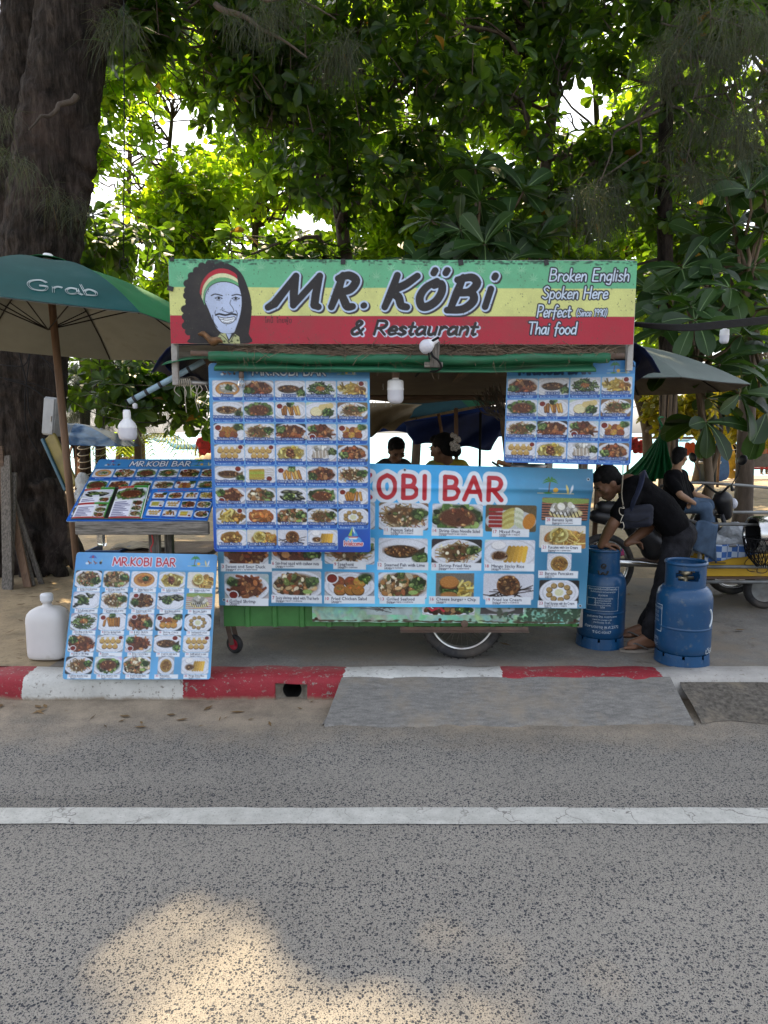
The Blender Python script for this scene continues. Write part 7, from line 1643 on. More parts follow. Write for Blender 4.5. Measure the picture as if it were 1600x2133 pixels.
for (px, lab) in ((176, 'rope-wound trunk by the beach left of the other wound trunk'), (208, 'rope-wound trunk by the beach right of the other wound trunk')):
    th = thing('beach_casuarina', lab, 'tree', G(px, 1000, .12), 'rope-wound casuarinas by the beach'); Y = G(px, 1000, .12).y
    Y = 17.0; mb = MB(); mb.tube([V((P(px, 960, Y).x, Y, .1)), P(px + 1, 900, Y), P(px + 3, 820, Y), P(px - 4, 740, Y)], [.14, .12, .11, .09], 12); mb.build('trunk', M_CBARK, th)
    mb = MB()
    for k in range(9): mb.tube([V((P(px, 950, Y).x + .15 * math.cos(t), Y + .15 * math.sin(t), .4 + k * .16 + .05 * math.sin(t))) for t in [6.283 * q / 12 for q in range(13)]], .012, 5)
    mb.build('wound_rope', M_ROPE, th)
    v, f = needles(sprays([(px + 40 * (1 if px > 190 else -.2), 800, Y, 55), (px + 100 * (1 if px > 190 else -.2), 850, Y, 45), (px, 770, Y, 50)], 16), 140, .5)
    link_mesh(np_mesh('needles', v, f), 'needles', M_NEEDLE, th)
# fronds of a young palm
pl_ = thing('young_palm', 'young palm with thin arching fronds on the beach left of the stall', 'palm', V((P(297, 960, 18).x, 18, .1)))
mb = MB(); pb = V((P(297, 960, 18).x, 18, .1)); pt = P(296, 918, 18); mb.tube([pb, pt], [.10, .07], 9); mb.build('trunk', M_BARK2, pl_)
mb = MB()
for k in range(15):
    a = 6.283 * k / 15 + .2; L = 1.5; ps = [pt + V((math.cos(a), math.sin(a), 0)) * L * t + V((0, 0, 1.1 * t - 1.5 * t * t)) for t in [q / 8 for q in range(9)]]
    mb.tube(ps, [.012, .004], 4)
    for q in range(1, 9):
        d = (ps[q] - ps[q - 1]).normalized(); s_ = d.cross(V((0, 0, 1))).normalized()
        for w in (-1, 1):
            for e in (0, .5): o = ps[q - 1].lerp(ps[q], e); tip = o + s_ * w * .32 + d * .18 - V((0, 0, .14)); mb.add([o - d * .018, o + d * .018, tip], [(0, 1, 2)], 0, False)
mb.build('fronds', leaf_mat('palm_leaf', (.08, .11, .02), (.4, .45, .04), .5, .45, .002), pl_)
# ---------------------------------------------------------------- people
def skin_mat(name, col):
    t = NT(name); co = t.coord('Object'); c = t.ramp(t.noise(co, 9, 5, .6), [(.3, tuple(x * .82 for x in col)), (.7, tuple(min(x * 1.15, 1) for x in col))])
    t.base(c); t.b.inputs['Roughness'].default_value = .5; t.b.inputs['Specular IOR Level'].default_value = .35; t.bump(t.noise(co, 160, 4, .6), .12, .002); return t.m
SKIN = skin_mat('brown_skin', (.17, .085, .05)); SKIN2 = skin_mat('tan_skin', (.30, .17, .10))
HAIR = mat('black_hair', (.004, .0036, .0034), .8, .4, 30, (1, 1, 6), bump=.6, bscale=90, bdist=.004, spec=.2)
BLKCLOTH = mat('black_cotton', (.0045, .0045, .0055), .95, .3, 14, bump=.6, bscale=14, bdist=.02, spec=.1)
DENIMK = mat('washed_black_denim', (.017, .017, .020), .95, .7, 9, bump=.8, bscale=16, bdist=.02, spec=.1)
DENIMB = mat('blue_denim', (.050, .085, .14), .85, .4, 8, bump=.4, bscale=22, bdist=.012)
def basis(f, up):
    f = V(f).normalized(); up = V(up); r = f.cross(up).normalized(); up = r.cross(f).normalized(); return Matrix((r, f, up)).transposed()   # x right, y forward, z up
def head(mb, c, M, s=1.0):
    q = lambda x, y, z: V(c) + M @ V((x * s, y * s, z * s))
    e = lambda x, y, z, a, b, d: mb.ell(q(x, y, z), (a * s, b * s, d * s), M)
    e(0, -.008, .028, .074, .092, .085); e(0, .022, -.012, .066, .070, .078); e(0, .038, -.062, .046, .050, .045); e(0, .062, -.088, .024, .022, .020)
    mb.capsule(q(0, .088, .012), q(0, .108, -.030), .008 * s, .013 * s); e(-.012, .096, -.034, .010, .010, .008); e(.012, .096, -.034, .010, .010, .008)
    mb.capsule(q(-.040, .078, .026), q(.040, .078, .026), .010 * s, .010 * s); e(0, .086, -.058, .024, .012, .006); e(0, .084, -.068, .020, .012, .007)
    for x in (-1, 1):
        e(x * .046, .064, -.018, .022, .018, .018); e(x * .072, -.004, -.006, .010, .020, .032); e(x * .033, .079, .012, .013, .009, .009)
def hair_cap(c, M, s, parent, name='hair', long_=0, bun=False, rough=.0):
    mb = MB(); q = lambda x, y, z: V(c) + M @ V((x * s, y * s, z * s))
    mb.ell(q(0, -.020, .038), (.083 * s, .092 * s, .086 * s), M); mb.ell(q(0, -.052, -.002), (.074 * s, .056 * s, .070 * s), M); mb.ell(q(0, .046, .088), (.060 * s, .040 * s, .030 * s), M)
    rg = random.Random(len(name) + int(c[0] * 100))
    for _ in range(40): a = rg.uniform(0, 6.28); z = rg.uniform(.0, 1); r_ = math.sqrt(1 - z * z) * .076; mb.capsule(q(r_ * math.cos(a), -.02 + r_ * 1.1 * math.sin(a), .04 + z * .078), q(r_ * 1.08 * math.cos(a + .25), -.02 + r_ * 1.2 * math.sin(a + .25), .03 + z * .082), .010 * s, .004 * s, 6)
    if long_: mb.capsule(q(0, -.07, 0), q(0, -.085, -long_), .055 * s, .045 * s)
    if bun: mb.ell(q(.0, -.115, -.035), (.05 * s, .042 * s, .05 * s), M)
    return mb.blob(name, HAIR, parent, .006, 2)
def hand(mb, w, d, n, s=1.0, curl=.7, thumb=1):
    """w wrist, d pointing direction, n back of the hand"""
    w = V(w); d = V(d).normalized(); n = V(n); n = (n - d * n.dot(d)).normalized(); l = d.cross(n) * thumb
    for k in range(4):
        mb.capsule(w, w + d * .082 * s + l * (k - 1.5) * .019 * s, .017 * s, .011 * s, 8)
    for k, (L, off) in enumerate(((.066, .030), (.078, .010), (.072, -.010), (.056, -.029))):
        p = w + d * (.084 - (.006 if k in (0, 3) else 0)) * s + l * off * s; c1 = curl * (.8 + .12 * k)
        a = d * math.cos(c1 * .7) - n * math.sin(c1 * .7); b = d * math.cos(c1 * 1.6) - n * math.sin(c1 * 1.6); p2 = p + a * L * .5 * s; p3 = p2 + b * L * .5 * s
        mb.capsule(p, p2, .0088 * s, .0082 * s, 8); mb.capsule(p2, p3, .0082 * s, .0068 * s, 8)
    t0 = w + d * .022 * s + l * .024 * s; t1 = t0 + (d * .6 + l * .7 - n * .35).normalized() * .042 * s; t2 = t1 + (d * .9 + l * .1 - n * .5).normalized() * .034 * s
    mb.capsule(t0, t1, .012 * s, .0095 * s, 8); mb.capsule(t1, t2, .0095 * s, .0075 * s, 8)
def foot(mb, ank, toe, s=1.0):
    ank = V(ank); toe = V(toe); f = (toe - ank); f.z = 0; L = f.length; f.normalize(); l = f.cross(V((0, 0, 1)))
    z0 = toe.z
    mb.capsule(ank, V((ank.x, ank.y, z0 + .035)) - f * .035, .036 * s, .034 * s); mb.capsule(V((ank.x, ank.y, z0 + .032)) - f * .04, V((ank.x, ank.y, z0 + .028)) + f * .12 * s, .032 * s, .033 * s); mb.capsule(ank + f * .01, V((ank.x, ank.y, z0 + .032)) + f * .13 * s, .034 * s, .026 * s)
    for k in range(5):
        a = V((ank.x, ank.y, z0 + .018)) + f * (.115 - .008 * k) * s + l * (-.032 + .016 * k) * s; mb.capsule(a, a + f * (.072 - .009 * k) * s, .015 * s if k else .016 * s, (.0125 if k == 0 else .009) * s, 8)
def figure(label, base, J, skin, top, bottom, s=1.0, sleeve=.55, group=None, legs=True, hair={}, topn='t_shirt', botn='trousers', voxel=.007, headM=None, eyes=True, hands=True, shoes=None, waist=.125, hem=1.0, chestd=.70, curl=(.9, .9)):
    """J: joints as world points"""
    th = thing('person', label, 'person', base, group); g = {k: V(v) for k, v in J.items()}
    mb = MB(); hd = g['head']
    head(mb, hd, headM, s); nb = g['neck']; mb.capsule(nb, hd + headM @ V((0, -.02, -.05)) * s, .056 * s, .050 * s)
    hipc = (g['hl'] + g['hr']) / 2; mid = (nb + hipc) / 2 if 'mid' not in g else g['mid']
    for a in ('l', 'r'):
        sh, el_, wr = g['s' + a], g['e' + a], g['w' + a]
        mb.capsule(nb, sh, .05 * s, .052 * s); mb.capsule(sh, el_, .048 * s, .039 * s); mb.capsule(el_, el_.lerp(wr, .35), .039 * s, .038 * s); mb.capsule(el_.lerp(wr, .3), wr, .038 * s, .026 * s)
        if hands: hand(mb, wr, g.get('h' + a, wr + (wr - el_)) - wr, g.get('n' + a, V((0, 0, 1))), s, curl[0 if a == 'l' else 1], 1 if a == 'l' else -1)
        if legs:
            hp_, kn, an = g['h' + 'ip' + a] if ('hip' + a) in g else g[('hl' if a == 'l' else 'hr')], g['k' + a], g['a' + a]
            mb.capsule(hipc, hp_, .08 * s, .082 * s); mb.capsule(hp_, kn, .078 * s, .052 * s); mb.capsule(kn, kn.lerp(an, .35), .050 * s, .052 * s); mb.capsule(kn.lerp(an, .3), an, .052 * s, .036 * s)
            foot(mb, an, g['t' + a], s)
    mb.capsule(nb, mid, .07 * s, .10 * s); mb.capsule(mid, hipc, .10 * s, .10 * s); mb.capsule((g['sl'] + nb) / 2, (g['sr'] + nb) / 2, .06 * s, .06 * s)
    mb.blob('body', skin, th, voxel, 5)
    # shirt
    mb = MB(); ch = nb.lerp(mid, .55); w = (g['sl'] - g['sr']) * .32
    for o in (w, -w, w * .4, -w * .4):
        mb.capsule(nb.lerp(mid, .25) + o, mid + o * .85, .098 * s, waist * s * .93); mb.capsule(mid + o * .85, mid.lerp(hipc, hem) + o * .8, waist * s * .95, waist * s * (.93 if hem < 1 else 1))
    for a in ('l', 'r'):
        sh, el_ = g['s' + a], g['e' + a]; mb.capsule(nb + (sh - nb) * .35, sh, .066 * s, .066 * s); mb.capsule(sh, sh.lerp(el_, sleeve), .067 * s, .068 * s)
    mb.blob(topn, top, th, voxel * 1.3, 5, displace=.022 * s, dscale=.11)
    if legs:
        mb = MB(); mb.capsule(g['hl'], g['hr'], .108 * s, .108 * s)
        for a in ('l', 'r'):
            hp_, kn, an = g['h' + a] if False else g['hl' if a == 'l' else 'hr'], g['k' + a], g['a' + a]
            mb.capsule(hipc, hp_, .11 * s, .11 * s); mb.capsule(hp_, kn, .102 * s, .074 * s); mb.capsule(kn, kn.lerp(an, .90), .074 * s, .062 * s)
        mb.blob(botn, bottom, th, voxel * 1.3, 5, displace=.028 * s, dscale=.08)
    hair_cap(hd, headM, s, th, **hair)
    if eyes:
        for x in (-.033, .033):
            e = MB(); e.ell(hd + headM @ V((x, .086, .010)) * s, (.009 * s, .005 * s, .006 * s), headM); e.build('eye', mat('dark_eye', (.03, .025, .022), .25, .2), th)
            e = MB(); e.capsule(hd + headM @ V((x - .016, .090, .030)) * s, hd + headM @ V((x + .016, .090, .030)) * s, .004 * s, .003 * s, 6); e.build('eyebrow', HAIR, th)
    return th
def at(px, Y, z, py=1100): p = P(px, py, Y); return V((p.x, Y, z))
# -- the man bending over the cylinder
J = {'head': P(1266, 1006, 4.56), 'neck': P(1310, 1008, 4.57), 'sl': P(1318, 1032, 4.40), 'sr': P(1306, 1026, 4.75), 'mid': P(1368, 1052, 4.57), 'hl': P(1414, 1118, 4.48), 'hr': P(1418, 1112, 4.66),
     'el': P(1276, 1092, 4.37), 'wl': P(1252, 1136, 4.42), 'er': P(1350, 1100, 4.64), 'wr': P(1306, 1132, 4.56), 'kl': P(1386, 1214, 4.42), 'kr': P(1396, 1214, 4.64)}
J['hl_'] = 0; del J['hl_']
J['al'] = at(1352, 4.36, PAVE + .085, 1330); J['ar'] = at(1342, 4.60, PAVE + .085, 1310); J['tl'] = at(1312, 4.34, PAVE + .016, 1345); J['tr'] = at(1304, 4.60, PAVE + .016, 1325)
Mh = basis((-.72, -.12, -.62), (-.55, -.05, .80))
man = figure('man in black t-shirt and dark jeans bending over the blue gas cylinder', at(1355, 4.48, PAVE), J, SKIN, BLKCLOTH, DENIMK, .98, .62, headM=Mh, hair={'name': 'hair'}, botn='jeans', waist=.112, hem=.62)
for a, t in (('al', 'tl'), ('ar', 'tr')):                          # flip-flops
    an, to = J[a], J[t]; f = V((to.x - an.x, to.y - an.y, 0)).normalized(); l = f.cross(V((0, 0, 1))); o = V((an.x, an.y, PAVE + .001)) + f * .06
    mb = MB(); mb.prism([(.145 * math.cos(t_) , (.050 - .010 * math.cos(t_ + .5)) * math.sin(t_)) for t_ in [6.283 * k / 28 for k in range(28)]], o + V((0, 0, .016)), f, -l if False else V((0, 0, 1)).cross(f), .016)
    sd = mb.build('flip_flop', mat('flip_flop_foam', (.22, .19, .16), .8, .3), man)
    mb = MB()
    for s_ in (-1, 1): mb.tube(smooth_path([o + f * .085 + V((0, 0, .03)), o + f * .05 + l * .03 * s_ + V((0, 0, .058)), o - f * .03 + l * .044 * s_ + V((0, 0, .02))]), .006, 6)
    mb.build('thong_strap', mat('flip_flop_strap', (.10, .09, .08), .6, .2), sd)
bag = thing('sling_bag', 'dark navy sling bag hanging at the chest of the bending man', 'bag', P(1326, 1098, 4.33))
mb = MB(); bc = P(1327, 1076, 4.34); [mb.capsule(bc + V((-.075, 0, z - .008)), bc + V((.07, 0, z + .008)), .030, .034) for z in (-.042, -.014, .014, .042)]; mb.box(bc + V((0, -.03, -.015)), (.13, .02, .06)); mb.blob('pouch', mat('navy_nylon', (.006, .008, .018), .8, .3, 12, bump=.4, bscale=20, bdist=.01), bag, .008, 3)
mb = MB(); mb.tube(smooth_path([P(1312, 1062, 4.33), P(1322, 1040, 4.29), P(1334, 1010, 4.31), P(1338, 988, 4.40), P(1338, 984, 4.55), P(1345, 1000, 4.72)]), .024, 10, flat=.18); mb.build('strap', mat('navy_webbing', (.018, .024, .055), .7, .3), bag)
mb = MB(); mb.tube(smooth_path([P(1300, 1082, 4.292), P(1326, 1087, 4.288), P(1352, 1078, 4.292)]), .0025, 6); mb.build('zip', M_CABLE, bag)
cl = MB(); c = P(1284, 1152, 4.50); rg = random.Random(2)
for k in range(7): cl.capsule(c + V((rg.uniform(-.03, .03), rg.uniform(-.02, .02), rg.uniform(-.015, .015))), c + V((rg.uniform(-.04, .05), rg.uniform(-.02, .02), rg.uniform(-.02, .03))), .016, .010, 8)
tag(cl.blob('pink_cloth', mat('pink_cloth', (.26, .03, .09), .7, .3, 20, bump=.4), None, .006, 3), 'crumpled pink cloth in the bending man\'s right hand', 'cloth')
mb = MB(); mb.tube(smooth_path([P(1298, 967, 4.02), P(1297, 1000, 4.12), P(1295, 1030, 4.22), P(1298, 1052, 4.27)]), .004, 6); rg = random.Random(6); q = [P(1295 + 5 * math.sin(k * 1.7) + rg.uniform(-3, 4), 1054 + k * 5 - 6 * (k % 3 == 2), 4.27 + rg.uniform(-.015, .015)) for k in range(12)]; mb.tube(smooth_path(q, 3), .0028, 5)
tag(mb.build('pale_cord', M_ROPE), 'pale cord dangling in a tangle before the bending man\'s chest', 'cord')
# -- child on the motorbike behind him
J = {'head': P(1416, 952, 5.75), 'neck': P(1408, 985, 5.75), 'sl': P(1396, 1000, 5.62), 'sr': P(1420, 998, 5.90), 'mid': P(1410, 1020, 5.75), 'hl': P(1420, 1052, 5.68), 'hr': P(1422, 1050, 5.83), 'el': P(1418, 1032, 5.52), 'wl': P(1446, 1048, 5.52), 'er': P(1446, 1030, 5.95), 'wr': P(1478, 1040, 5.95), 'kl': P(1470, 1058, 5.62), 'kr': P(1474, 1050, 5.88), 'al': P(1478, 1130, 5.60), 'ar': P(1482, 1126, 5.9), 'tl': P(1500, 1142, 5.58), 'tr': P(1504, 1138, 5.9)}
J['tl'].z = J['al'].z - .07; J['tr'].z = J['ar'].z - .07
figure('child in black t-shirt and blue jeans sitting on the motorbike with their back turned', at(1420, 5.75, PAVE), J, SKIN2, BLKCLOTH, DENIMB, .72, .6, headM=basis((.75, .62, -.12), (0, 0, 1)), hair={'name': 'hair', 'long_': .05}, botn='jeans', voxel=.008, waist=.12)
mb = MB(); c = P(1438, 1012, 5.60); mb.tube([c + V((0, 0, .02)), c + V((.022, 0, .012)), c + V((.02, 0, -.012)), c + V((0, 0, -.02)), c + V((-.02, 0, 0)), c + V((0, 0, .02))], .004, 5)
for k in range(3): mb.box(c + V((0, 0, -.04 - k * .018)), (.045 - k * .012, .003, .006))
# -- two women in the stall
J = {'head': P(826, 938, 5.9), 'neck': P(822, 962, 5.95), 'sl': P(838 + 6, 978, 5.9), 'sr': P(792, 976, 5.95), 'hl': at(832, 5.95, .85), 'hr': at(802, 5.95, .85), 'el': at(848, 5.8, 1.05), 'wl': at(835, 5.62, 1.0), 'er': at(784, 5.85, 1.05), 'wr': at(800, 5.65, 1.0), 'kl': at(832, 5.9, .50), 'kr': at(804, 5.9, .5), 'al': at(832, 5.95, PAVE + .085), 'ar': at(804, 5.95, PAVE + .085), 'tl': at(834, 5.78, PAVE + .016), 'tr': at(802, 5.78, PAVE + .016)}
figure('woman in a dark patterned top looking down at the left of the serving opening', at(818, 5.95, PAVE), J, SKIN, mat('dark_pattern', (.035, .033, .032), .8, .9, 40), DENIMK, .92, .5, headM=basis((.25, -.75, -.6), (0, -.3, 1)), hair={'name': 'hair', 'bun': True}, topn='blouse')
J = {'head': P(922, 935, 5.25), 'neck': P(930, 968, 5.3), 'sl': P(968, 985, 5.28), 'sr': P(893, 985, 5.28), 'hl': at(950, 5.3, .86), 'hr': at(915, 5.3, .86), 'el': at(985, 5.3, 1.08), 'wl': at(970, 5.12, 1.2 - .16), 'er': at(878, 5.28, 1.08), 'wr': at(894, 5.12, 1.04), 'kl': at(950, 5.3, .5), 'kr': at(914, 5.3, .5), 'al': at(950, 5.32, PAVE + .085), 'ar': at(914, 5.32, PAVE + .085), 'tl': at(952, 5.5, PAVE + .016), 'tr': at(912, 5.5, PAVE + .016)}
wb = figure('woman seller in a yellow tie-dye shirt and red straps turned away in the opening', at(930, 5.3, PAVE), J, SKIN, None or mat('tie_dye_yellow', (.36, .27, .02), .8, .35, 6, dirt=.35, dirtcol=(.03, .20, .15), dscale=5), DENIMK, 1.0, .55, headM=basis((-.75, .6, -.2), (0, 0, 1)), hair={'name': 'hair', 'bun': True, 'long_': .03})
for px in (908, 947):
    mb = MB(); mb.tube(smooth_path([P(px, 1000, 5.14), P(px + 2, 985, 5.155), P(px + (8 if px < 930 else 2), 972, 5.24), P(px + 8, 972, 5.36)]), .022, 8, flat=.25); mb.build('apron_strap', mat('red_strap', (.30, .012, .015), .7, .2), wb)
mb = MB(); c = P(948, 920, 5.12); rg = random.Random(8)
for k in range(14): mb.ell(c + V((rg.uniform(-.028, .028), rg.uniform(-.01, .01), rg.uniform(-.06, .05))), (.016, .008, .020))
mb.build('hair_clip', mat('spotted_clip', (.35, .31, .26), .5, .8, 120), wb)
# -- far people on the beach
def far_person(label, px, py_foot, Y, h, top, bot, face=(0, -1, 0)):
    b = P(px, py_foot, Y); b.z = .05 if Y > 20 else GZ; k = h / 1.7; q = lambda x, y, z: b + V((x * k, y * k, z * k))
    J = {'head': q(0, 0, 1.58), 'neck': q(0, 0, 1.42), 'sl': q(-.18, 0, 1.36), 'sr': q(.18, 0, 1.36), 'hl': q(-.09, 0, .9), 'hr': q(.09, 0, .9), 'el': q(-.26, -.04, 1.1), 'wl': q(-.28, -.14, .88), 'er': q(.26, -.04, 1.1), 'wr': q(.30, -.16, .90), 'kl': q(-.10, -.03, .5), 'kr': q(.12, .02, .5), 'al': q(-.11, 0, .085), 'ar': q(.13, .05, .085), 'tl': q(-.11, -.15, .016), 'tr': q(.15, -.10, .016)}
    figure(label, b, J, SKIN2, top, bot, k, .5, 'people on the beach', headM=basis(face, (0, 0, 1)), hair={'name': 'hair'}, botn='shorts', voxel=.02, eyes=False, waist=.115)
REDT = mat('red_black_top', (.25, .012, .015), .8, .8, 7); SKT = mat('sand_shorts', (.12, .09, .07), .8, .3)
far_person('distant man in a red and black shirt beside the beige canvas by the sea', 428, 975, 20.5, 1.62, REDT, SKT, (.8, -.4, 0))
far_person('distant bather in black walking on the beach behind the tall wooden parasol pole', 171, 1000, 18.0, 1.55, BLKCLOTH, SKIN2, (-1, -.2, 0))
far_person('distant sitting bather in dark shirt left of the red pavilion', 1524, 975, 22.5, 1.35, BLKCLOTH, SKT, (.3, -.9, 0))
far_person('distant bare chested bather at the right behind the pavilion bench', 1592, 978, 24.5, 1.5, SKIN2, SKT, (-.5, .6, 0))
# ---------------------------------------------------------------- motorbike with side cart
M_DARKPL = mat('dark_plastic', (.015, .015, .017), .4, .3); M_CHROME = mat('worn_chrome', (.55, .55, .54), .22, .2, metal=1.0); M_GREYPIPE = mat('grey_pipe', (.22, .23, .23), .5, .3, metal=.4, dirt=.5, dirtcol=(.12, .07, .04))
def motorbike(label, c, yaw, paint, s=1.0, front_lit=True):
    """c = ground point below the middle; forward = +x before yaw"""
    th = thing('motorbike', label, 'motorbike', c, 'motorbikes'); R = rotz(yaw); q = lambda x, y, z: V(c) + R @ V((x * s, y * s, z * s))
    for x in (-.60, .62):
        ce = q(x, 0, .285); w = MB(); rr = R @ rotx(R_(90)); w.lathe([((.255 + .03 * math.cos(t)) * s, .035 * s * math.sin(t)) for t in [6.283 * k / 14 for k in range(15)]], ce, 36, rr); ty = w.build('wheel', M_RUBBER, th)
        w = MB(); w.lathe([(.235 * s, -.014), (.215 * s, -.012), (.21 * s, 0), (.215 * s, .012), (.235 * s, .014)], ce, 36, rr); w.lathe([(.0001, -.04 * s), (.035 * s, -.04 * s), (.035 * s, .04 * s), (.0001, .04 * s)], ce, 16, rr)
        for k in range(5): a = 1.2566 * k; d = R @ V((math.cos(a), 0, math.sin(a))); w.tube([ce + d * .03 * s, ce + d * .215 * s], .010 * s, 6)
        w.build('rim', M_CHROME, ty)
    b = MB(); b.capsule(q(.34, 0, .74), q(.20, 0, .44), .075 * s, .085 * s); b.capsule(q(.20, 0, .44), q(-.15, 0, .42), .085 * s, .10 * s); b.capsule(q(-.1, 0, .62), q(-.68, 0, .72), .095 * s, .06 * s); b.capsule(q(-.15, 0, .45), q(-.3, 0, .6), .1 * s, .1 * s); b.blob('body', paint, th, .018 * s, 4)
    b = MB(); b.capsule(q(.48, 0, .84), q(.52, 0, .72), .085 * s, .06 * s); b.blob('front_cowl', paint, th, .014 * s, 3)
    b = MB(); b.ell(q(.575, 0, .81), (.035 * s, .06 * s, .05 * s), R); b.build('headlight', M_BULB, th)
    b = MB(); b.capsule(q(.0, 0, .73), q(-.62, 0, .79), .075 * s, .065 * s); b.capsule(q(.02, .04, .73), q(-.3, .04, .75), .06 * s, .07 * s); b.capsule(q(.02, -.04, .73), q(-.3, -.04, .75), .06 * s, .07 * s); b.blob('seat', M_DARKPL, th, .016 * s, 4)
    b = MB()
    for y in (-.06, .06): b.tube([q(.44, y, .72), q(.62, y, .285)], .02 * s, 8)
    b.beam(q(.44, -.07, .70), q(.44, .07, .70), .03 * s, .03 * s); b.sheet(lambda u, v: q(.62 + .32 * math.cos(lerp(.5, 2.4, u)), lerp(-.055, .055, v), .285 + .32 * math.sin(lerp(.5, 2.4, u))), 12, 4, .006); b.build('fork', paint if False else M_DARKPL, th)
    b = MB(); b.tube(smooth_path([q(.34, -.33, .96), q(.40, -.2, .98), q(.44, 0, .90), q(.40, .2, .98), q(.34, .33, .96)]), [.016 * s, .011 * s, .011 * s, .011 * s, .016 * s], 8); b.build('handlebar', M_DARKPL, th)
    for y in (-1, 1):
        b = MB(); b.tube(smooth_path([q(.40, y * .22, .98), q(.42, y * .27, 1.08), q(.40, y * .32, 1.16)]), .005 * s, 6); b.ell(q(.40, y * .345, 1.20), (.018 * s, .062 * s, .042 * s), R @ rotx(.3 * y)); b.build('mirror', M_DARKPL, th)
    b = MB(); b.tube([q(-.1, -.11, .30), q(-.72, -.13, .36)], [.02 * s, .042 * s], 12); b.build('exhaust', M_CHROME, th)
    b = MB(); b.ell(q(.0, 0, .34), (.14 * s, .11 * s, .10 * s), R); b.box(q(-.3, 0, .32), (.5 * s, .05 * s, .05 * s), R); b.build('engine', M_RUSTY, th)
    return th
mc = V((P(1400, 1100, 5.8).x, 5.85, PAVE)); motorbike('dark motorbike with the child on it behind the bending man', mc, R_(8), M_DARKPL)
sc_ = thing('side_cart', 'grey pipe side cart loaded with plastic bags and a yellow box at the right edge', 'side cart', V((P(1560, 1240, 5.5).x, 5.5, PAVE)))
sx0, sx1 = P(1452, 1150, 5.3).x, P(1452, 1150, 5.3).x + 1.35; zt, zm, zb = P(1460, 1092, 5.25).z, P(1460, 1150, 5.25).z, P(1460, 1212, 5.25).z
mb = MB()
for y in (5.25, 6.05):
    for z in (zt, (zt + zb) / 2 + .06, zb + .12, zb): mb.tube([(sx0, y, z), (sx1, y, z)], .014, 8)
for x in (sx0, sx1):
    for z in (zt, zb): mb.tube([(x, 5.25, z), (x, 6.05, z)], .014, 8)
    for y in (5.25, 6.05): mb.tube([(x, y, zb - .03), (x, y, zt)], .017, 8)
mb.tube(smooth_path([(sx0, 6.05, zt), (sx0 - .02, 6.0, zt + .24), (sx0 + .5, 6.0, zt + .26), (sx1, 6.0, zt + .18)]), .013, 8); mb.tube([(sx0 + .35, 6.0, zt + .25), (sx0 + .1, 6.05, zt)], .010, 8); mb.build('pipe_frame', M_GREYPIPE, sc_)
mb = MB()
for k in range(5): mb.span(sx0 + .01, sx1 - .01, 5.27 + k * .155, 5.27 + k * .155 + .145, zb + .016, zb + .036)
mb.build('floor_boards', M_DKWOOD, sc_)
wc2 = V((P(1612, 1240, 5.3).x, 5.44, PAVE + .17)); mb = MB(); mb.lathe([(.14 + .03 * math.cos(t), .04 * math.sin(t)) for t in [6.283 * k / 14 for k in range(15)]], wc2, 30, rotx(R_(90))); tw_ = mb.build('wheel', M_RUBBER, sc_); mb = MB(); mb.lathe([(.0001, -.03), (.05, -.03), (.11, -.015), (.12, -.02), (.12, .02), (.11, .015), (.05, .03), (.0001, .03)], wc2, 24, rotx(R_(90))); mb.build('rim', M_GREYPIPE, tw_)
yb = thing('cardboard_box', 'yellow printed box lying in the side cart under the plastic bags', 'box', (sx0 + .4, 5.5, zb + .037))
M_YEL = mat('yellow_card', (.50, .30, .015), .6, .12, 5, dirt=.2); mb = MB(); mb.span(sx0 + .03, sx0 + .82, 5.28, 5.72, zb + .037, zb + .037 + .165); mb.build('carton', M_YEL, yb, bevel=.004)
mb = MB(); c = V((sx0 + .5, 5.2775, zb + .125)); 
for pts in ([(0, .06), (.05, .07), (.07, .03), (.04, -.02), (0, 0), (-.05, .02), (-.06, .05), (0, .06)], [(-.02, .0), (-.03, -.05), (.02, -.06), (.05, -.04), (.04, 0)], [(-.09, .07), (-.13, .02), (-.10, -.04), (-.05, -.05)]): mb.tube(smooth_path([c + V((a, 0, b)) for a, b in pts], 4), .003, 4)
for k in range(3): mb.box(c + V((-.34, 0, .02 - k * .02)), (.12 - k * .02, .001, .008))
mb.build('black_print', M_TAPE, yb)
for k, (dx, y, z, r_, lab) in enumerate(((.18, 5.42, .27, .13, 'clear plastic bag lying over the front corner of the side cart'), (.50, 5.50, .30, .17, 'big clear plastic bag on the yellow box in the side cart'), (.82, 5.62, .29, .16, 'clear plastic bag at the far end of the side cart'))):
    mb = MB(); rg = random.Random(k)
    for _ in range(9): mb.ell(V((sx0 + dx + rg.uniform(-.1, .1), y + rg.uniform(-.08, .08), zb + z + rg.uniform(-.05, .05))), (r_ * rg.uniform(.5, .9), r_ * .7, r_ * rg.uniform(.45, .8)))
    t = MATS.get('plastic_bag')
    if t is None:
        w = NT('plastic_bag'); w.base((.72, .76, .80)); w.b.inputs['Roughness'].default_value = .22; w.b.inputs['Transmission Weight'].default_value = .35; w.b.inputs['IOR'].default_value = 1.1; w.bump(w.noise(w.coord('Object'), 18, 6, .7, 1.0), 1.0, .03); t = MATS['plastic_bag'] = w.m
    tag(mb.blob('plastic_bag', t, None, .014, 2, displace=.04, dscale=.05), lab, 'bag', 'plastic bags in the side cart')
t = NT('blue_check_cloth'); co = t.coord('Object'); ck = t.n('ShaderNodeTexChecker'); ck.inputs['Scale'].default_value = 22; ck.inputs['Color1'].default_value = (.03, .10, .30, 1); ck.inputs['Color2'].default_value = (.35, .42, .52, 1); t.l(co, ck.inputs['Vector']); t.base(ck.outputs[0]); t.b.inputs['Roughness'].default_value = .8
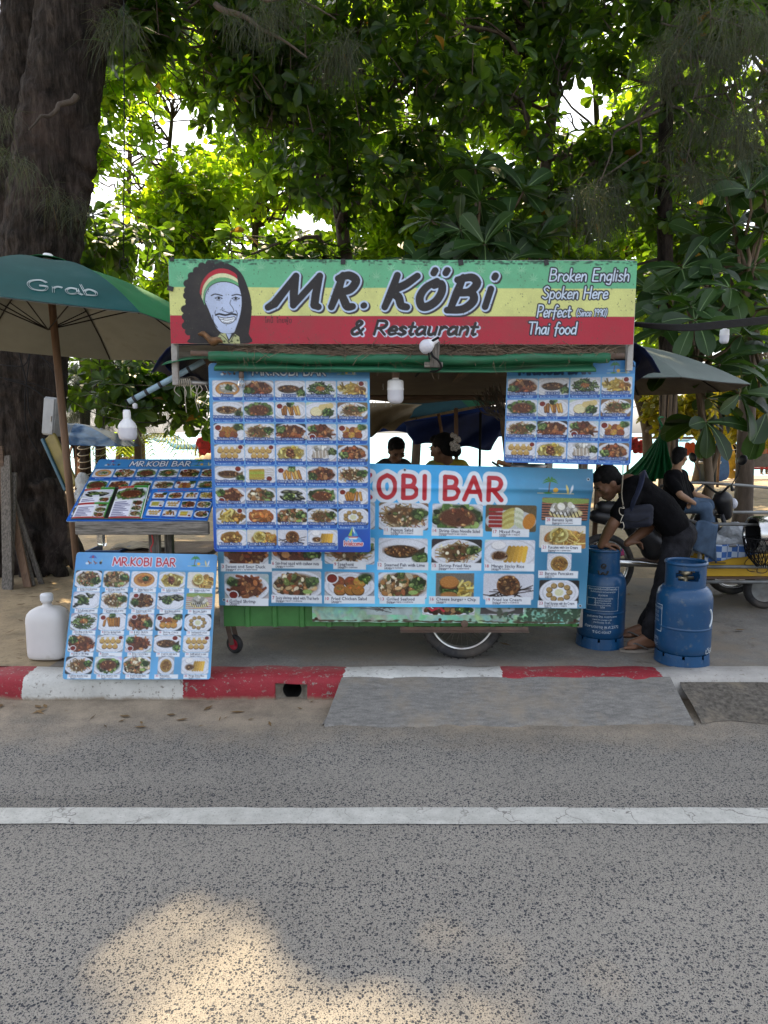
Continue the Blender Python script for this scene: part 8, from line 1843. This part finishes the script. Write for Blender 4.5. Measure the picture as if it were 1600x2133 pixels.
mb = MB(); mb.sheet(lambda u, v: (sx0 + .03 + .52 * u, 5.235 + .014 * math.sin(u * 19), zb + .30 - .13 * v * (1.15 - .7 * u) - .0 * u), 24, 8, .003); tag(mb.build('checked_cloth', t.m), 'blue and white checked cloth hanging over the side of the side cart', 'cloth')
mb = MB(); jx = P(1450, 1100, 5.2).x
mb.sheet(lambda u, v: (jx + .17 * u - .02 * v * math.sin(u * 6), 5.21 + .02 * math.sin(u * 7 + v * 3), zt + .02 - (.22 + .08 * u) * v + .015 * math.sin(u * 5)), 16, 14, .012); tag(mb.build('denim_jacket', DENIMB), 'blue denim jacket hung over the front rail of the side cart', 'jacket')
mb = MB(); dc = V((P(1600, 1115, 5.1).x, 5.15, P(1600, 1115, 5.1).z)); mb.lathe([(.13, -.10), (.14, -.09), (.14, .09), (.13, .10), (.118, .09), (.118, -.09), (.13, -.10)], dc, 36, roty(R_(90)) @ rotz(0)); hm = thing('grill_drum', 'round chrome rimmed drum at the right edge over the side cart', 'drum', dc - V((0, 0, .14))); mb.build('rim', M_CHROME, hm)
mb = MB(); mb.lathe([(.117, -.085), (.117, .085)], dc, 36, roty(R_(90))); mb.lathe([(.117, .0), (.0001, .01)], dc, 36, roty(R_(90))); mb.build('drum_wall', M_DARKPL, hm)
nb_ = thing('wire_basket', 'black wire mesh basket hanging below the chrome drum', 'basket', V((dc.x - .02, 5.1, dc.z - .3))); mb = MB(); bo = V((dc.x - .02, 5.1, dc.z - .02))
for k in range(22): a = 6.283 * k / 22; mb.tube(smooth_path([bo + V((.16 * math.cos(a), .12 * math.sin(a), 0)), bo + V((.13 * math.cos(a + .3), .10 * math.sin(a + .3), -.12)), bo + V((.05 * math.cos(a + .6), .04 * math.sin(a + .6), -.22))]), .003, 4); mb.tube(smooth_path([bo + V((.16 * math.cos(a), .12 * math.sin(a), 0)), bo + V((.13 * math.cos(a - .3), .10 * math.sin(a - .3), -.12)), bo + V((.05 * math.cos(a - .6), .04 * math.sin(a - .6), -.22))]), .003, 4)
for z, f in ((0, 1), (-.1, .84)): mb.tube([bo + V((.16 * f * math.cos(t), .12 * f * math.sin(t), z)) for t in [6.283 * k / 24 for k in range(25)]], .005, 5)
mb.build('mesh', M_CABLE, nb_)

# ---------------------------------------------------------------- hammock, boards and things on the beach to the right
hmk = thing('hammock', 'green cloth hammock hanging bunched up from the tree behind the bending man', 'hammock', P(1350, 985, 7.4))
ha = P(1383, 893, 7.3)
mb = MB(); A_ = [P(1300, 990, 7.7), P(1335, 1010, 7.1), P(1400, 990, 7.0)]
def hk(u, v):
    e = A_[0].lerp(A_[1], u * 2) if u < .5 else A_[1].lerp(A_[2], u * 2 - 1)
    p = ha.lerp(e, v); w = (v ** .7) * .055
    return p + V((w * .5 * math.sin(u * 40), w * math.cos(u * 40), -.10 * math.sin(math.pi * v) * (1 - abs(u - .5))))
mb.sheet(hk, 110, 18, .004); mb.build('cloth', mat('green_nylon', (.012, .16, .055), .45, .3, 5, (4, 4, .5), bump=.3, bscale=16, bdist=.02, transl=.25), hmk)
mb = MB(); mb.tube(smooth_path([ha, ha + V((.06, .3, .12)), P(1386, 870, 8.35)]), .012, 7); mb.tube([ha - V((.02, 0, -.02)), ha + V((.02, 0, -.03))], .03, 8); mb.build('knot', M_GRNC, hmk)
for k, (px, dx) in enumerate(((1377, .0), (1390, .12), (1400, .2))):
    mb = MB(); mb.tube(smooth_path([V((P(px, 1000, 8.1).x, 8.1, GZ)), P(px + 2, 930, 8.1), P(px + 6, 840, 8.15), P(px + 10, 790, 8.2)]), [.03, .022], 8); tag(mb.build('aerial_stem', M_BARK2), ('thin pale stem', 'second thin pale stem counted from the hammock', 'outermost thin pale stem')[k] + ' beside the slender casuarina', 'stem', 'thin stems by the hammock')
def board(label, a, b, w, m, m2=None, th_=.05):
    t = thing('surfboard', label, 'surfboard', a, 'paddle boards propped up on the beach'); a, b = V(a), V(b); d = (b - a); L = d.length; d.normalize(); sd = d.cross(V((0, -1, 0))).normalized(); nn = sd.cross(d)
    prof = [(L * (.5 - .5 * math.cos(math.pi * k / 20)), w / 2 * (math.sin(math.pi * min(max(k / 20, .02), .98)) ** .55)) for k in range(21)]
    mb = MB(); mb.prism([(x, y) for x, y in prof] + [(x, -y) for x, y in prof[::-1]], a, d, sd, th_); mb.build('hull', m, t, bevel=.012)
    if m2: mb = MB(); mb.prism([(x * .92 + L * .04, y * .35) for x, y in prof] + [(x * .92 + L * .04, -y * .35) for x, y in prof[::-1]], a - V((0, .004, 0)) + (nn * .003 if nn.y < 0 else -nn * .003), d, sd, .002); mb.build('deck_pad', m2, t)
    return t
bb = P(1507, 975, 21); board('blue paddle board with pale nose leaning against the beach tree', V((bb.x, 21, .1)), P(1476, 880, 21), .62, mat('board_blue', (.02, .09, .26), .4, .2), mat('board_pad', (.012, .06, .18), .6, .2))
bb = P(1530, 968, 22); board('yellow and orange paddle board leaning right of the blue one', V((bb.x, 22, .1)), P(1502, 905, 22), .5, mat('board_yellow', (.55, .30, .02), .4, .3), mat('board_white', (.6, .6, .55), .5, .1))
pv = thing('beach_cart', 'red framed beach pavilion cart with a tan canvas roof far off at the right', 'cart', V((P(1560, 985, 23).x, 23, .08)))
M_RED = mat('red_frame', (.35, .02, .015), .5, .3); px0, px1 = P(1530, 950, 23).x, P(1530, 950, 23).x + 2.2; rz_ = P(1550, 915, 23).z
mb = MB()
for x in (px0, (px0 + px1) / 2, px1):
    for y in (23, 24.2): mb.tube([(x, y, .35), (x, y, rz_)], .025, 7)
for z in (.36, .5): mb.tube([(px0, 23, z), (px1, 23, z)], .03, 7); mb.tube([(px0, 24.2, z), (px1, 24.2, z)], .03, 7)
mb.build('frame', M_RED, pv)
mb = MB(); mb.sheet(lambda u, v: (lerp(px0 - .5, px1 + .4, u), lerp(22.7, 24.5, v), rz_ + .25 * math.sin(math.pi * v) ** .6 * (1 - .5 * abs(2 * u - 1) ** 3) - .04 * abs(math.sin(u * 12))), 24, 10, .02); mb.build('canvas_roof', mat('tan_canvas', (.42, .31, .18), .8, .2, 4, transl=.2), pv)
mb = MB(); mb.span(px0 + .1, px1 - .1, 22.95, 22.99, .42, .86); mb.build('seat_panel', mat('slate_panel', (.08, .075, .07), .7, .3), pv)
for x in (px0 + .35, px1 - .35): mb = MB(); mb.lathe([(.20 + .05 * math.cos(t), .05 * math.sin(t)) for t in [6.283 * k / 10 for k in range(11)]], V((x, 22.9, .32)), 20, rotx(R_(90))); mb.build('wheel', M_RUBBER, pv)
motorbike('distant white and pale blue motorbike parked before the red pavilion cart', V((P(1542, 986, 21.5).x, 21.5, .06)), R_(-105), mat('pale_blue_paint2', (.35, .50, .60), .35, .3, 3))
tb_ = thing('waste_bin', 'dark blue waste bin under the leaning boards', 'bin', V((P(1476, 985, 19.5).x, 19.5, .12))); c = ORG[tb_.name]; mb = MB(); mb.lathe([(.0001, 0), (.24, 0), (.30, .78), (.33, .80), (.33, .85), (.28, .86), (.0001, .84)], c, 24); mb.build('drum', mat('bin_blue', (.025, .04, .055), .5, .3), tb_)
mb = MB(); mb.lathe([(.315, .60), (.318, .64), (.305, .56)], c, 24); mb.build('hoop', M_GREYPIPE, tb_)
for k, (px, py, lab) in enumerate(((1330, 930, 'red life vest hanging left of the hammock'), (1437, 935, 'red life vests on the rail behind the child'), (1318, 925, 'dark red life vest hanging by the edge of the smaller board'))):
    mb = MB(); c = P(px, py, 18); 
    for d in (-.09, .09): mb.capsule(c + V((d * .8, 0, .12)), c + V((d * .8, 0, -.12)), .065, .075)
    tag(mb.blob('life_vest', (REDT, mat('orange_vest', (.50, .07, .02), .7, .3), REDT)[k], None, .025, 2), lab, 'life vest', 'life vests hung up on the beach')
mb = MB(); a, b = P(1310, 912, 18.1), P(1500, 912, 18.1); mb.tube([a, b], .03, 8); 
for x in (a.x, (a.x + b.x) / 2, b.x): mb.tube([(x, 18.1, .1), (x, 18.1, a.z)], .035, 8)
tag(mb.build('bamboo_rail', M_BRNWOOD), 'bamboo rail with posts where the life vests hang', 'rail')
mb = MB(); mb.tube(smooth_path([P(1440, 1090, 6.6), P(1478, 1000, 6.6), P(1502, 900, 6.7), P(1498, 840, 6.7)]), [.03, .016], 8); mb.tube(smooth_path([P(1478, 1000, 6.6), P(1468, 960, 6.6), P(1490, 900, 6.6)]), [.016, .008], 7); tag(mb.build('bare_stem', M_BARK2), 'bare crooked sapling stem rising beside the side cart', 'stem')
# black cable bundle to the right, wires at the left
mb = MB()
for k in range(6): mb.tube(smooth_path([P(1318, 672 + k * 1.2, 4.6 + k * .01), P(1420, 677 + k * 2.2, 4.8), P(1500, 670 + k * 2.6, 5.0), P(1620, 658 + k * 2.6, 5.4)]), .0065, 6)
tag(mb.build('cable_bundle', M_CABLE), 'thick bundle of black cables running from the sign to the right edge', 'cables')
mb = MB()
for pts, r_ in (([(0, 786), (70, 800), (120, 820), (200, 862), (290, 880), (352, 876)], .004), ([(60, 730), (110, 760), (160, 800), (230, 840), (300, 850), (352, 838)], .003), ([(120, 800), (200, 800), (280, 802), (356, 806)], .003), ([(0, 760), (50, 762), (62, 735), (52, 830), (58, 900), (90, 960)], .006), ([(30, 700), (56, 800), (62, 860), (100, 900), (112, 960), (150, 1010)], .006), ([(10, 790), (60, 805), (95, 830), (112, 850)], .008), ([(5, 690), (40, 725), (90, 745), (118, 790)], .005)):
    mb.tube(smooth_path([P(a, b, 6.78 - (.5 if i > 3 and len(pts) > 4 and pts[-1][0] > 300 else 0)) for i, (a, b) in enumerate(pts)]), r_, 6)
tag(mb.build('trunk_cables', M_CABLE), 'tangle of black wires strung round the great trunk towards the stall', 'cables')
mb = MB(); mb.tube([P(0, 3, 6.9)] * 0 or [P(258, -20, 6.4), P(259, 300, 6.4), P(257, 540, 6.4)], .005, 6); c = P(258, 548, 6.4); mb.tube([c + V((.04 * math.cos(t), 0, .05 * math.sin(t))) for t in [6.283 * k / 10 for k in range(11)]], .005, 5); tag(mb.build('hanging_wire_loop', M_CABLE), 'long thin black wire with a loop hanging by the portrait', 'wire')
# ---------------------------------------------------------------- beside the great trunk
eb = thing('switch_box', 'grey metal switch box hung tilted on the side of the great trunk', 'box', P(112, 905, 6.5)); c = P(112, 868, 6.5); q = roty(R_(7)) @ rotz(R_(-28))
mb = MB(); mb.box(c, (.17, .10, .36), q); mb.build('case', mat('grey_box_paint', (.26, .28, .30), .5, .2, dirt=.4), eb, bevel=.012)
mb = MB(); mb.box(c + q @ V((0, -.056, 0)), (.15, .012, .33), q); mb.build('door', mat('grey_door_paint', (.30, .33, .36), .5, .15, dirt=.3), eb, bevel=.006)
mb = MB(); mb.box(c + q @ V((.055, -.065, -.02)), (.012, .012, .05), q); mb.build('latch', M_STEEL, eb)
yk = thing('kayak', 'yellow and blue board leaning on the great trunk behind the parasol pole', 'board', P(150, 1010, 6.2)); a, b = P(103, 908, 6.45), P(152, 1015, 6.2); d = (b - a).normalized()
mb = MB(); mb.beam(a, b, .14, .03, (-.3, -1, .1)); mb.build('deck', mat('faded_yellow', (.20, .155, .03), .5, .3, 5, dirt=.3), yk, bevel=.012); mb = MB(); o = V((-.062, -.005, -.03)); mb.beam(a + o, b + o, .03, .035, (-.3, -1, .1)); mb.build('side_rail', mat('faded_blue', (.03, .09, .13), .5, .3), yk, bevel=.008)
rg = random.Random(15)
labs = ['weathered stake leaning at the frame edge against the trunk, greyest one', 'tall weathered plank upright against the trunk by its roots', 'reddish brown plank crossing in front of the grey stakes', 'short broad plank at the front of the stakes by the trunk', 'thin dark stake behind the other planks at the trunk', 'slender pale stake leaning steeply over the roots', 'short broken stake lowest of those leaning on the trunk']
for k, (a, b, w, m) in enumerate((((12, 950), (22, 1212), .09, M_GREYV), ((24, 985), (14, 1200), .10, M_GREYV), ((14, 1010), (52, 1210), .07, M_BRNWOOD), ((28, 1080), (50, 1205), .10, M_GREYV), ((0, 930), (2, 1205), .06, M_DKWOOD), ((22, 1020), (64, 1214), .045, M_GREYV), ((36, 1110), (30, 1218), .07, M_BRNWOOD))):
    B = V((P(b[0], b[1], 6.15).x, 6.1 + .05 * k, GZ)); A = P(a[0], a[1], 6.55); mb = MB(); mb.beam(B, A, w, .028, (0, -1, .2)); tag(mb.build('leaning_plank', m, bevel=.004), labs[k], 'plank', 'planks leaning on the great trunk')
# table and crates seen under the tilted board
tb2 = thing('low_table', 'dark brown low table standing under the tilted menu board', 'table', V((P(330, 1150, 5.3).x, 5.3, PAVE))); x0_, x1_ = P(232, 1130, 5.2).x, P(445, 1130, 5.2).x
mb = MB(); mb.span(x0_, x1_, 5.05, 5.6, .62, .66); mb.build('table_top', M_DKWOOD, tb2, bevel=.004)
mb = MB(); mb.span(x0_ + .04, x1_ - .04, 5.08, 5.10, .30, .62); mb.build('apron', mat('red_brown_panel', (.10, .035, .02), .6, .4, 6), tb2)
for x in (x0_ + .03, x1_ - .03):
    for y in (5.08, 5.57): mb = MB(); mb.span(x - .02, x + .02, y - .02, y + .02, PAVE, .62); mb.build('leg', M_DKWOOD, tb2)
mb = MB(); c = V((P(262, 1120, 5.2).x + .12, 5.25, .661)); mb.sheet(lambda u, v: c + V((.42 * (u - .5), .3 * (v - .5), .012 + .02 * abs(math.sin(u * 8 + v * 3)))), 12, 8, .004); tag(mb.build('folded_cloth', mat('beige_cloth', (.30, .26, .19), .8, .3)), 'beige folded cloth lying on the low table', 'cloth')
bt = thing('water_bottle', 'clear water bottle standing behind the parasol pole', 'bottle', P(212, 1122, 5.0)); c = V((P(212, 1120, 5.0).x, 5.0, .72)); mb = MB(); mb.lathe([(.0001, 0), (.032, 0), (.034, .02), (.034, .14), (.014, .18), (.014, .20)], c, 18); mb.build('bottle_body', clr.m, bt); mb = MB(); mb.lathe([(.016, .195), (.016, .215), (.0001, .216)], c, 14); mb.build('cap', mat('red_cap', (.5, .02, .02), .4, .1), bt)
bx = thing('blue_crate', 'blue plastic crate edge beside the low table', 'crate', V((P(215, 1150, 5.1).x, 5.1, PAVE))); c = ORG[bx.name]; mb = MB()
for z0, z1 in ((0, .12), (.16, .28), (.32, .55)): mb.span(c.x - .1, c.x + .16, 5.02, 5.035, PAVE + z0, PAVE + z1); mb.span(c.x - .1, c.x - .085, 5.036, 5.3, PAVE + z0, PAVE + z1); mb.span(c.x + .145, c.x + .16, 5.036, 5.3, PAVE + z0, PAVE + z1)
mb.span(c.x - .098, c.x + .158, 5.037, 5.298, PAVE, PAVE + .012); mb.build('crate_walls', mat('crate_blue', (.012, .05, .16), .5, .2), bx)
bg_ = MB(); rg = random.Random(3); c = P(178, 1000, 5.6)
for k in range(6): bg_.ell(c + V((rg.uniform(-.04, .04), rg.uniform(-.03, .03), -.04 * k)), (.06 + .01 * (k % 2), .05, .06))
tag(bg_.blob('hung_plastic_bag', MATS['plastic_bag'], None, .01, 2, displace=.03, dscale=.05), 'clear plastic bag hung behind the parasol pole left of the tilted board', 'bag')
# ---------------------------------------------------------------- left beach and the sea
fu = P(140, 900, 15); umbrella('far blue beach parasol behind the wooden parasol pole', P(158, 882, 15), 1.35, .42, 8, .3, [mat('far_blue', (.012, .05, .13), .8, .3, spec=.1, transl=.3), mat('far_pale_blue', (.05, .07, .10), .8, .3, spec=.1, transl=.3)], mat('far_lining', (.03, .12, .30), .7, .3, transl=.3), V((P(156, 1000, 15).x, 15, GZ)), .02, vent=False, group='parasols around the stall')
for k, (px, lab) in enumerate(((206, 'brown wooden beach lounger nearest the rope-wound trunks'), (232, 'brown wooden beach lounger next to the parasol pole of the beach'))):
    c = V((P(px, 985, 17.5 + k).x, 17.5 + k, GZ)); lo = thing('beach_lounger', lab, 'lounger', c, 'wooden loungers on the beach'); mb = MB()
    for j in range(6): mb.box(c + V((.12 * j - .3, 0, .42)), (.10, .62, .03))
    mb.build('seat', M_BRNWOOD, lo); mb = MB(); q = roty(R_(-50))
    for j in range(5): mb.box(c + V((.36, 0, .44)) + q @ V((.11 * j, 0, 0)), (.09, .62, .03), q)
    mb.build('backrest', M_BRNWOOD, lo)
    for x in (-.3, .3):
        for y in (-.27, .27): mb = MB(); mb.box(c + V((x, y, .2)), (.05, .05, .4)); mb.build('leg', M_BRNWOOD, lo)
mb = MB(); c = V((P(405, 965, 20).x, 20, .06)); mb.sheet(lambda u, v: c + V(((u - .5) * 1.5, .5 * math.cos(math.pi * v), 1.0 * math.sin(math.pi * v) * (.45 + .55 * u) + .02 * math.sin(u * 60))), 60, 10, .02); tag(mb.build('canvas_cover', mat('tan_canvas', (.42, .31, .18), .8, .2)), 'ribbed beige canvas cover by the sea beside the distant man in red', 'cover')
for k, (px, py, L, lab) in enumerate(((392, 912, 5.5, 'white long boat moored off the beach at the left'), (1415, 908, 7.0, 'small far boat on the horizon behind the hammock tree'), (1590, 908, 7.0, 'small far boat on the horizon at the right edge'), (345, 905, 6.0, 'faint boat further out left of the white long boat'))):
    Y = (85, 160, 170, 150)[k]; c = V((P(px, 930, Y).x, Y, -.42)); bt_ = thing('long_boat', lab, 'boat', c, 'boats on the sea')
    mb = MB()
    def hull(u, v):
        x = (u - .5) * L; w = .9 * (math.sin(math.pi * min(max(u, .02), .98)) ** .5); a = lerp(-1.4, 1.4, v); return c + V((x, w * math.sin(a), .75 - .8 * math.cos(a) + 1.1 * abs(2 * u - 1) ** 4))
    mb.sheet(hull, 16, 8, .04); mb.build('hull', mat('boat_white', (.62, .66, .68), .5, .15), bt_)
    mb = MB(); mb.sheet(lambda u, v: c + V((lerp(-.25, .28, u) * L, lerp(-.8, .8, v), 1.9 + .15 * math.sin(math.pi * v))), 6, 4, .05); mb.build('canopy', mat('boat_canopy', (.5, .42, .36), .7, .2), bt_)
    for x in (-.24, .27):
        for y in (-.75, .75): mb = MB(); mb.tube([c + V((x * L, y, .5)), c + V((x * L, y, 1.9))], .03, 5); mb.build('canopy_post', M_BRNWOOD, bt_)
for k, (px, lab) in enumerate(((352, 'small orange flag on the beach left of the canvas'), (368, 'second small orange flag on the beach nearer the canvas'))):
    c = V((P(px, 985, 19).x, 19, .1)); fl = thing('beach_flag', lab, 'flag', c, 'orange flags on the beach'); mb = MB(); mb.tube([c, c + V((0, 0, .75))], .012, 6); mb.build('stick', M_BRNWOOD, fl); mb = MB(); mb.sheet(lambda u, v: c + V((.02 + .22 * u, .03 * math.sin(u * 5), .72 - .22 * v * (1 - .5 * u))), 6, 4, .004); mb.build('cloth', mat('orange_vest', (.50, .07, .02), .7, .3), fl)
# ---------------------------------------------------------------- litter on the ground
rg = random.Random(31); vs = MB()
for _ in range(420):
    if rg.random() < .5: x, y, z = rg.uniform(-4.2, -1.7), rg.uniform(4.15, 7), .137
    else: x, y, z = rg.uniform(-4, 4), rg.uniform(3.45, 3.80) if rg.random() < .6 else rg.uniform(4.2, 6.8), 0
    if y > 4: z = .142
    else:
        if -.4 < x: continue
        z = .004
    a = rg.uniform(0, 6.28); L = rg.uniform(.012, .05); d = V((math.cos(a), math.sin(a), 0)); n = V((-d.y, d.x, 0)); o = V((x, y, z)); w = L * rg.uniform(.12, .5)
    vs.add([o - d * L, o - n * w + V((0, 0, .004)), o + d * L + V((0, 0, .006)), o + n * w + V((0, 0, .003))], [(0, 1, 2, 3)], 0, False)
tag(vs.build('fallen_leaves', mat('leaf_litter', (.14, .085, .035), .8, .7, 3)), 'small dry leaves and twigs scattered on the pavement and along the kerb', 'litter', kind='stuff')
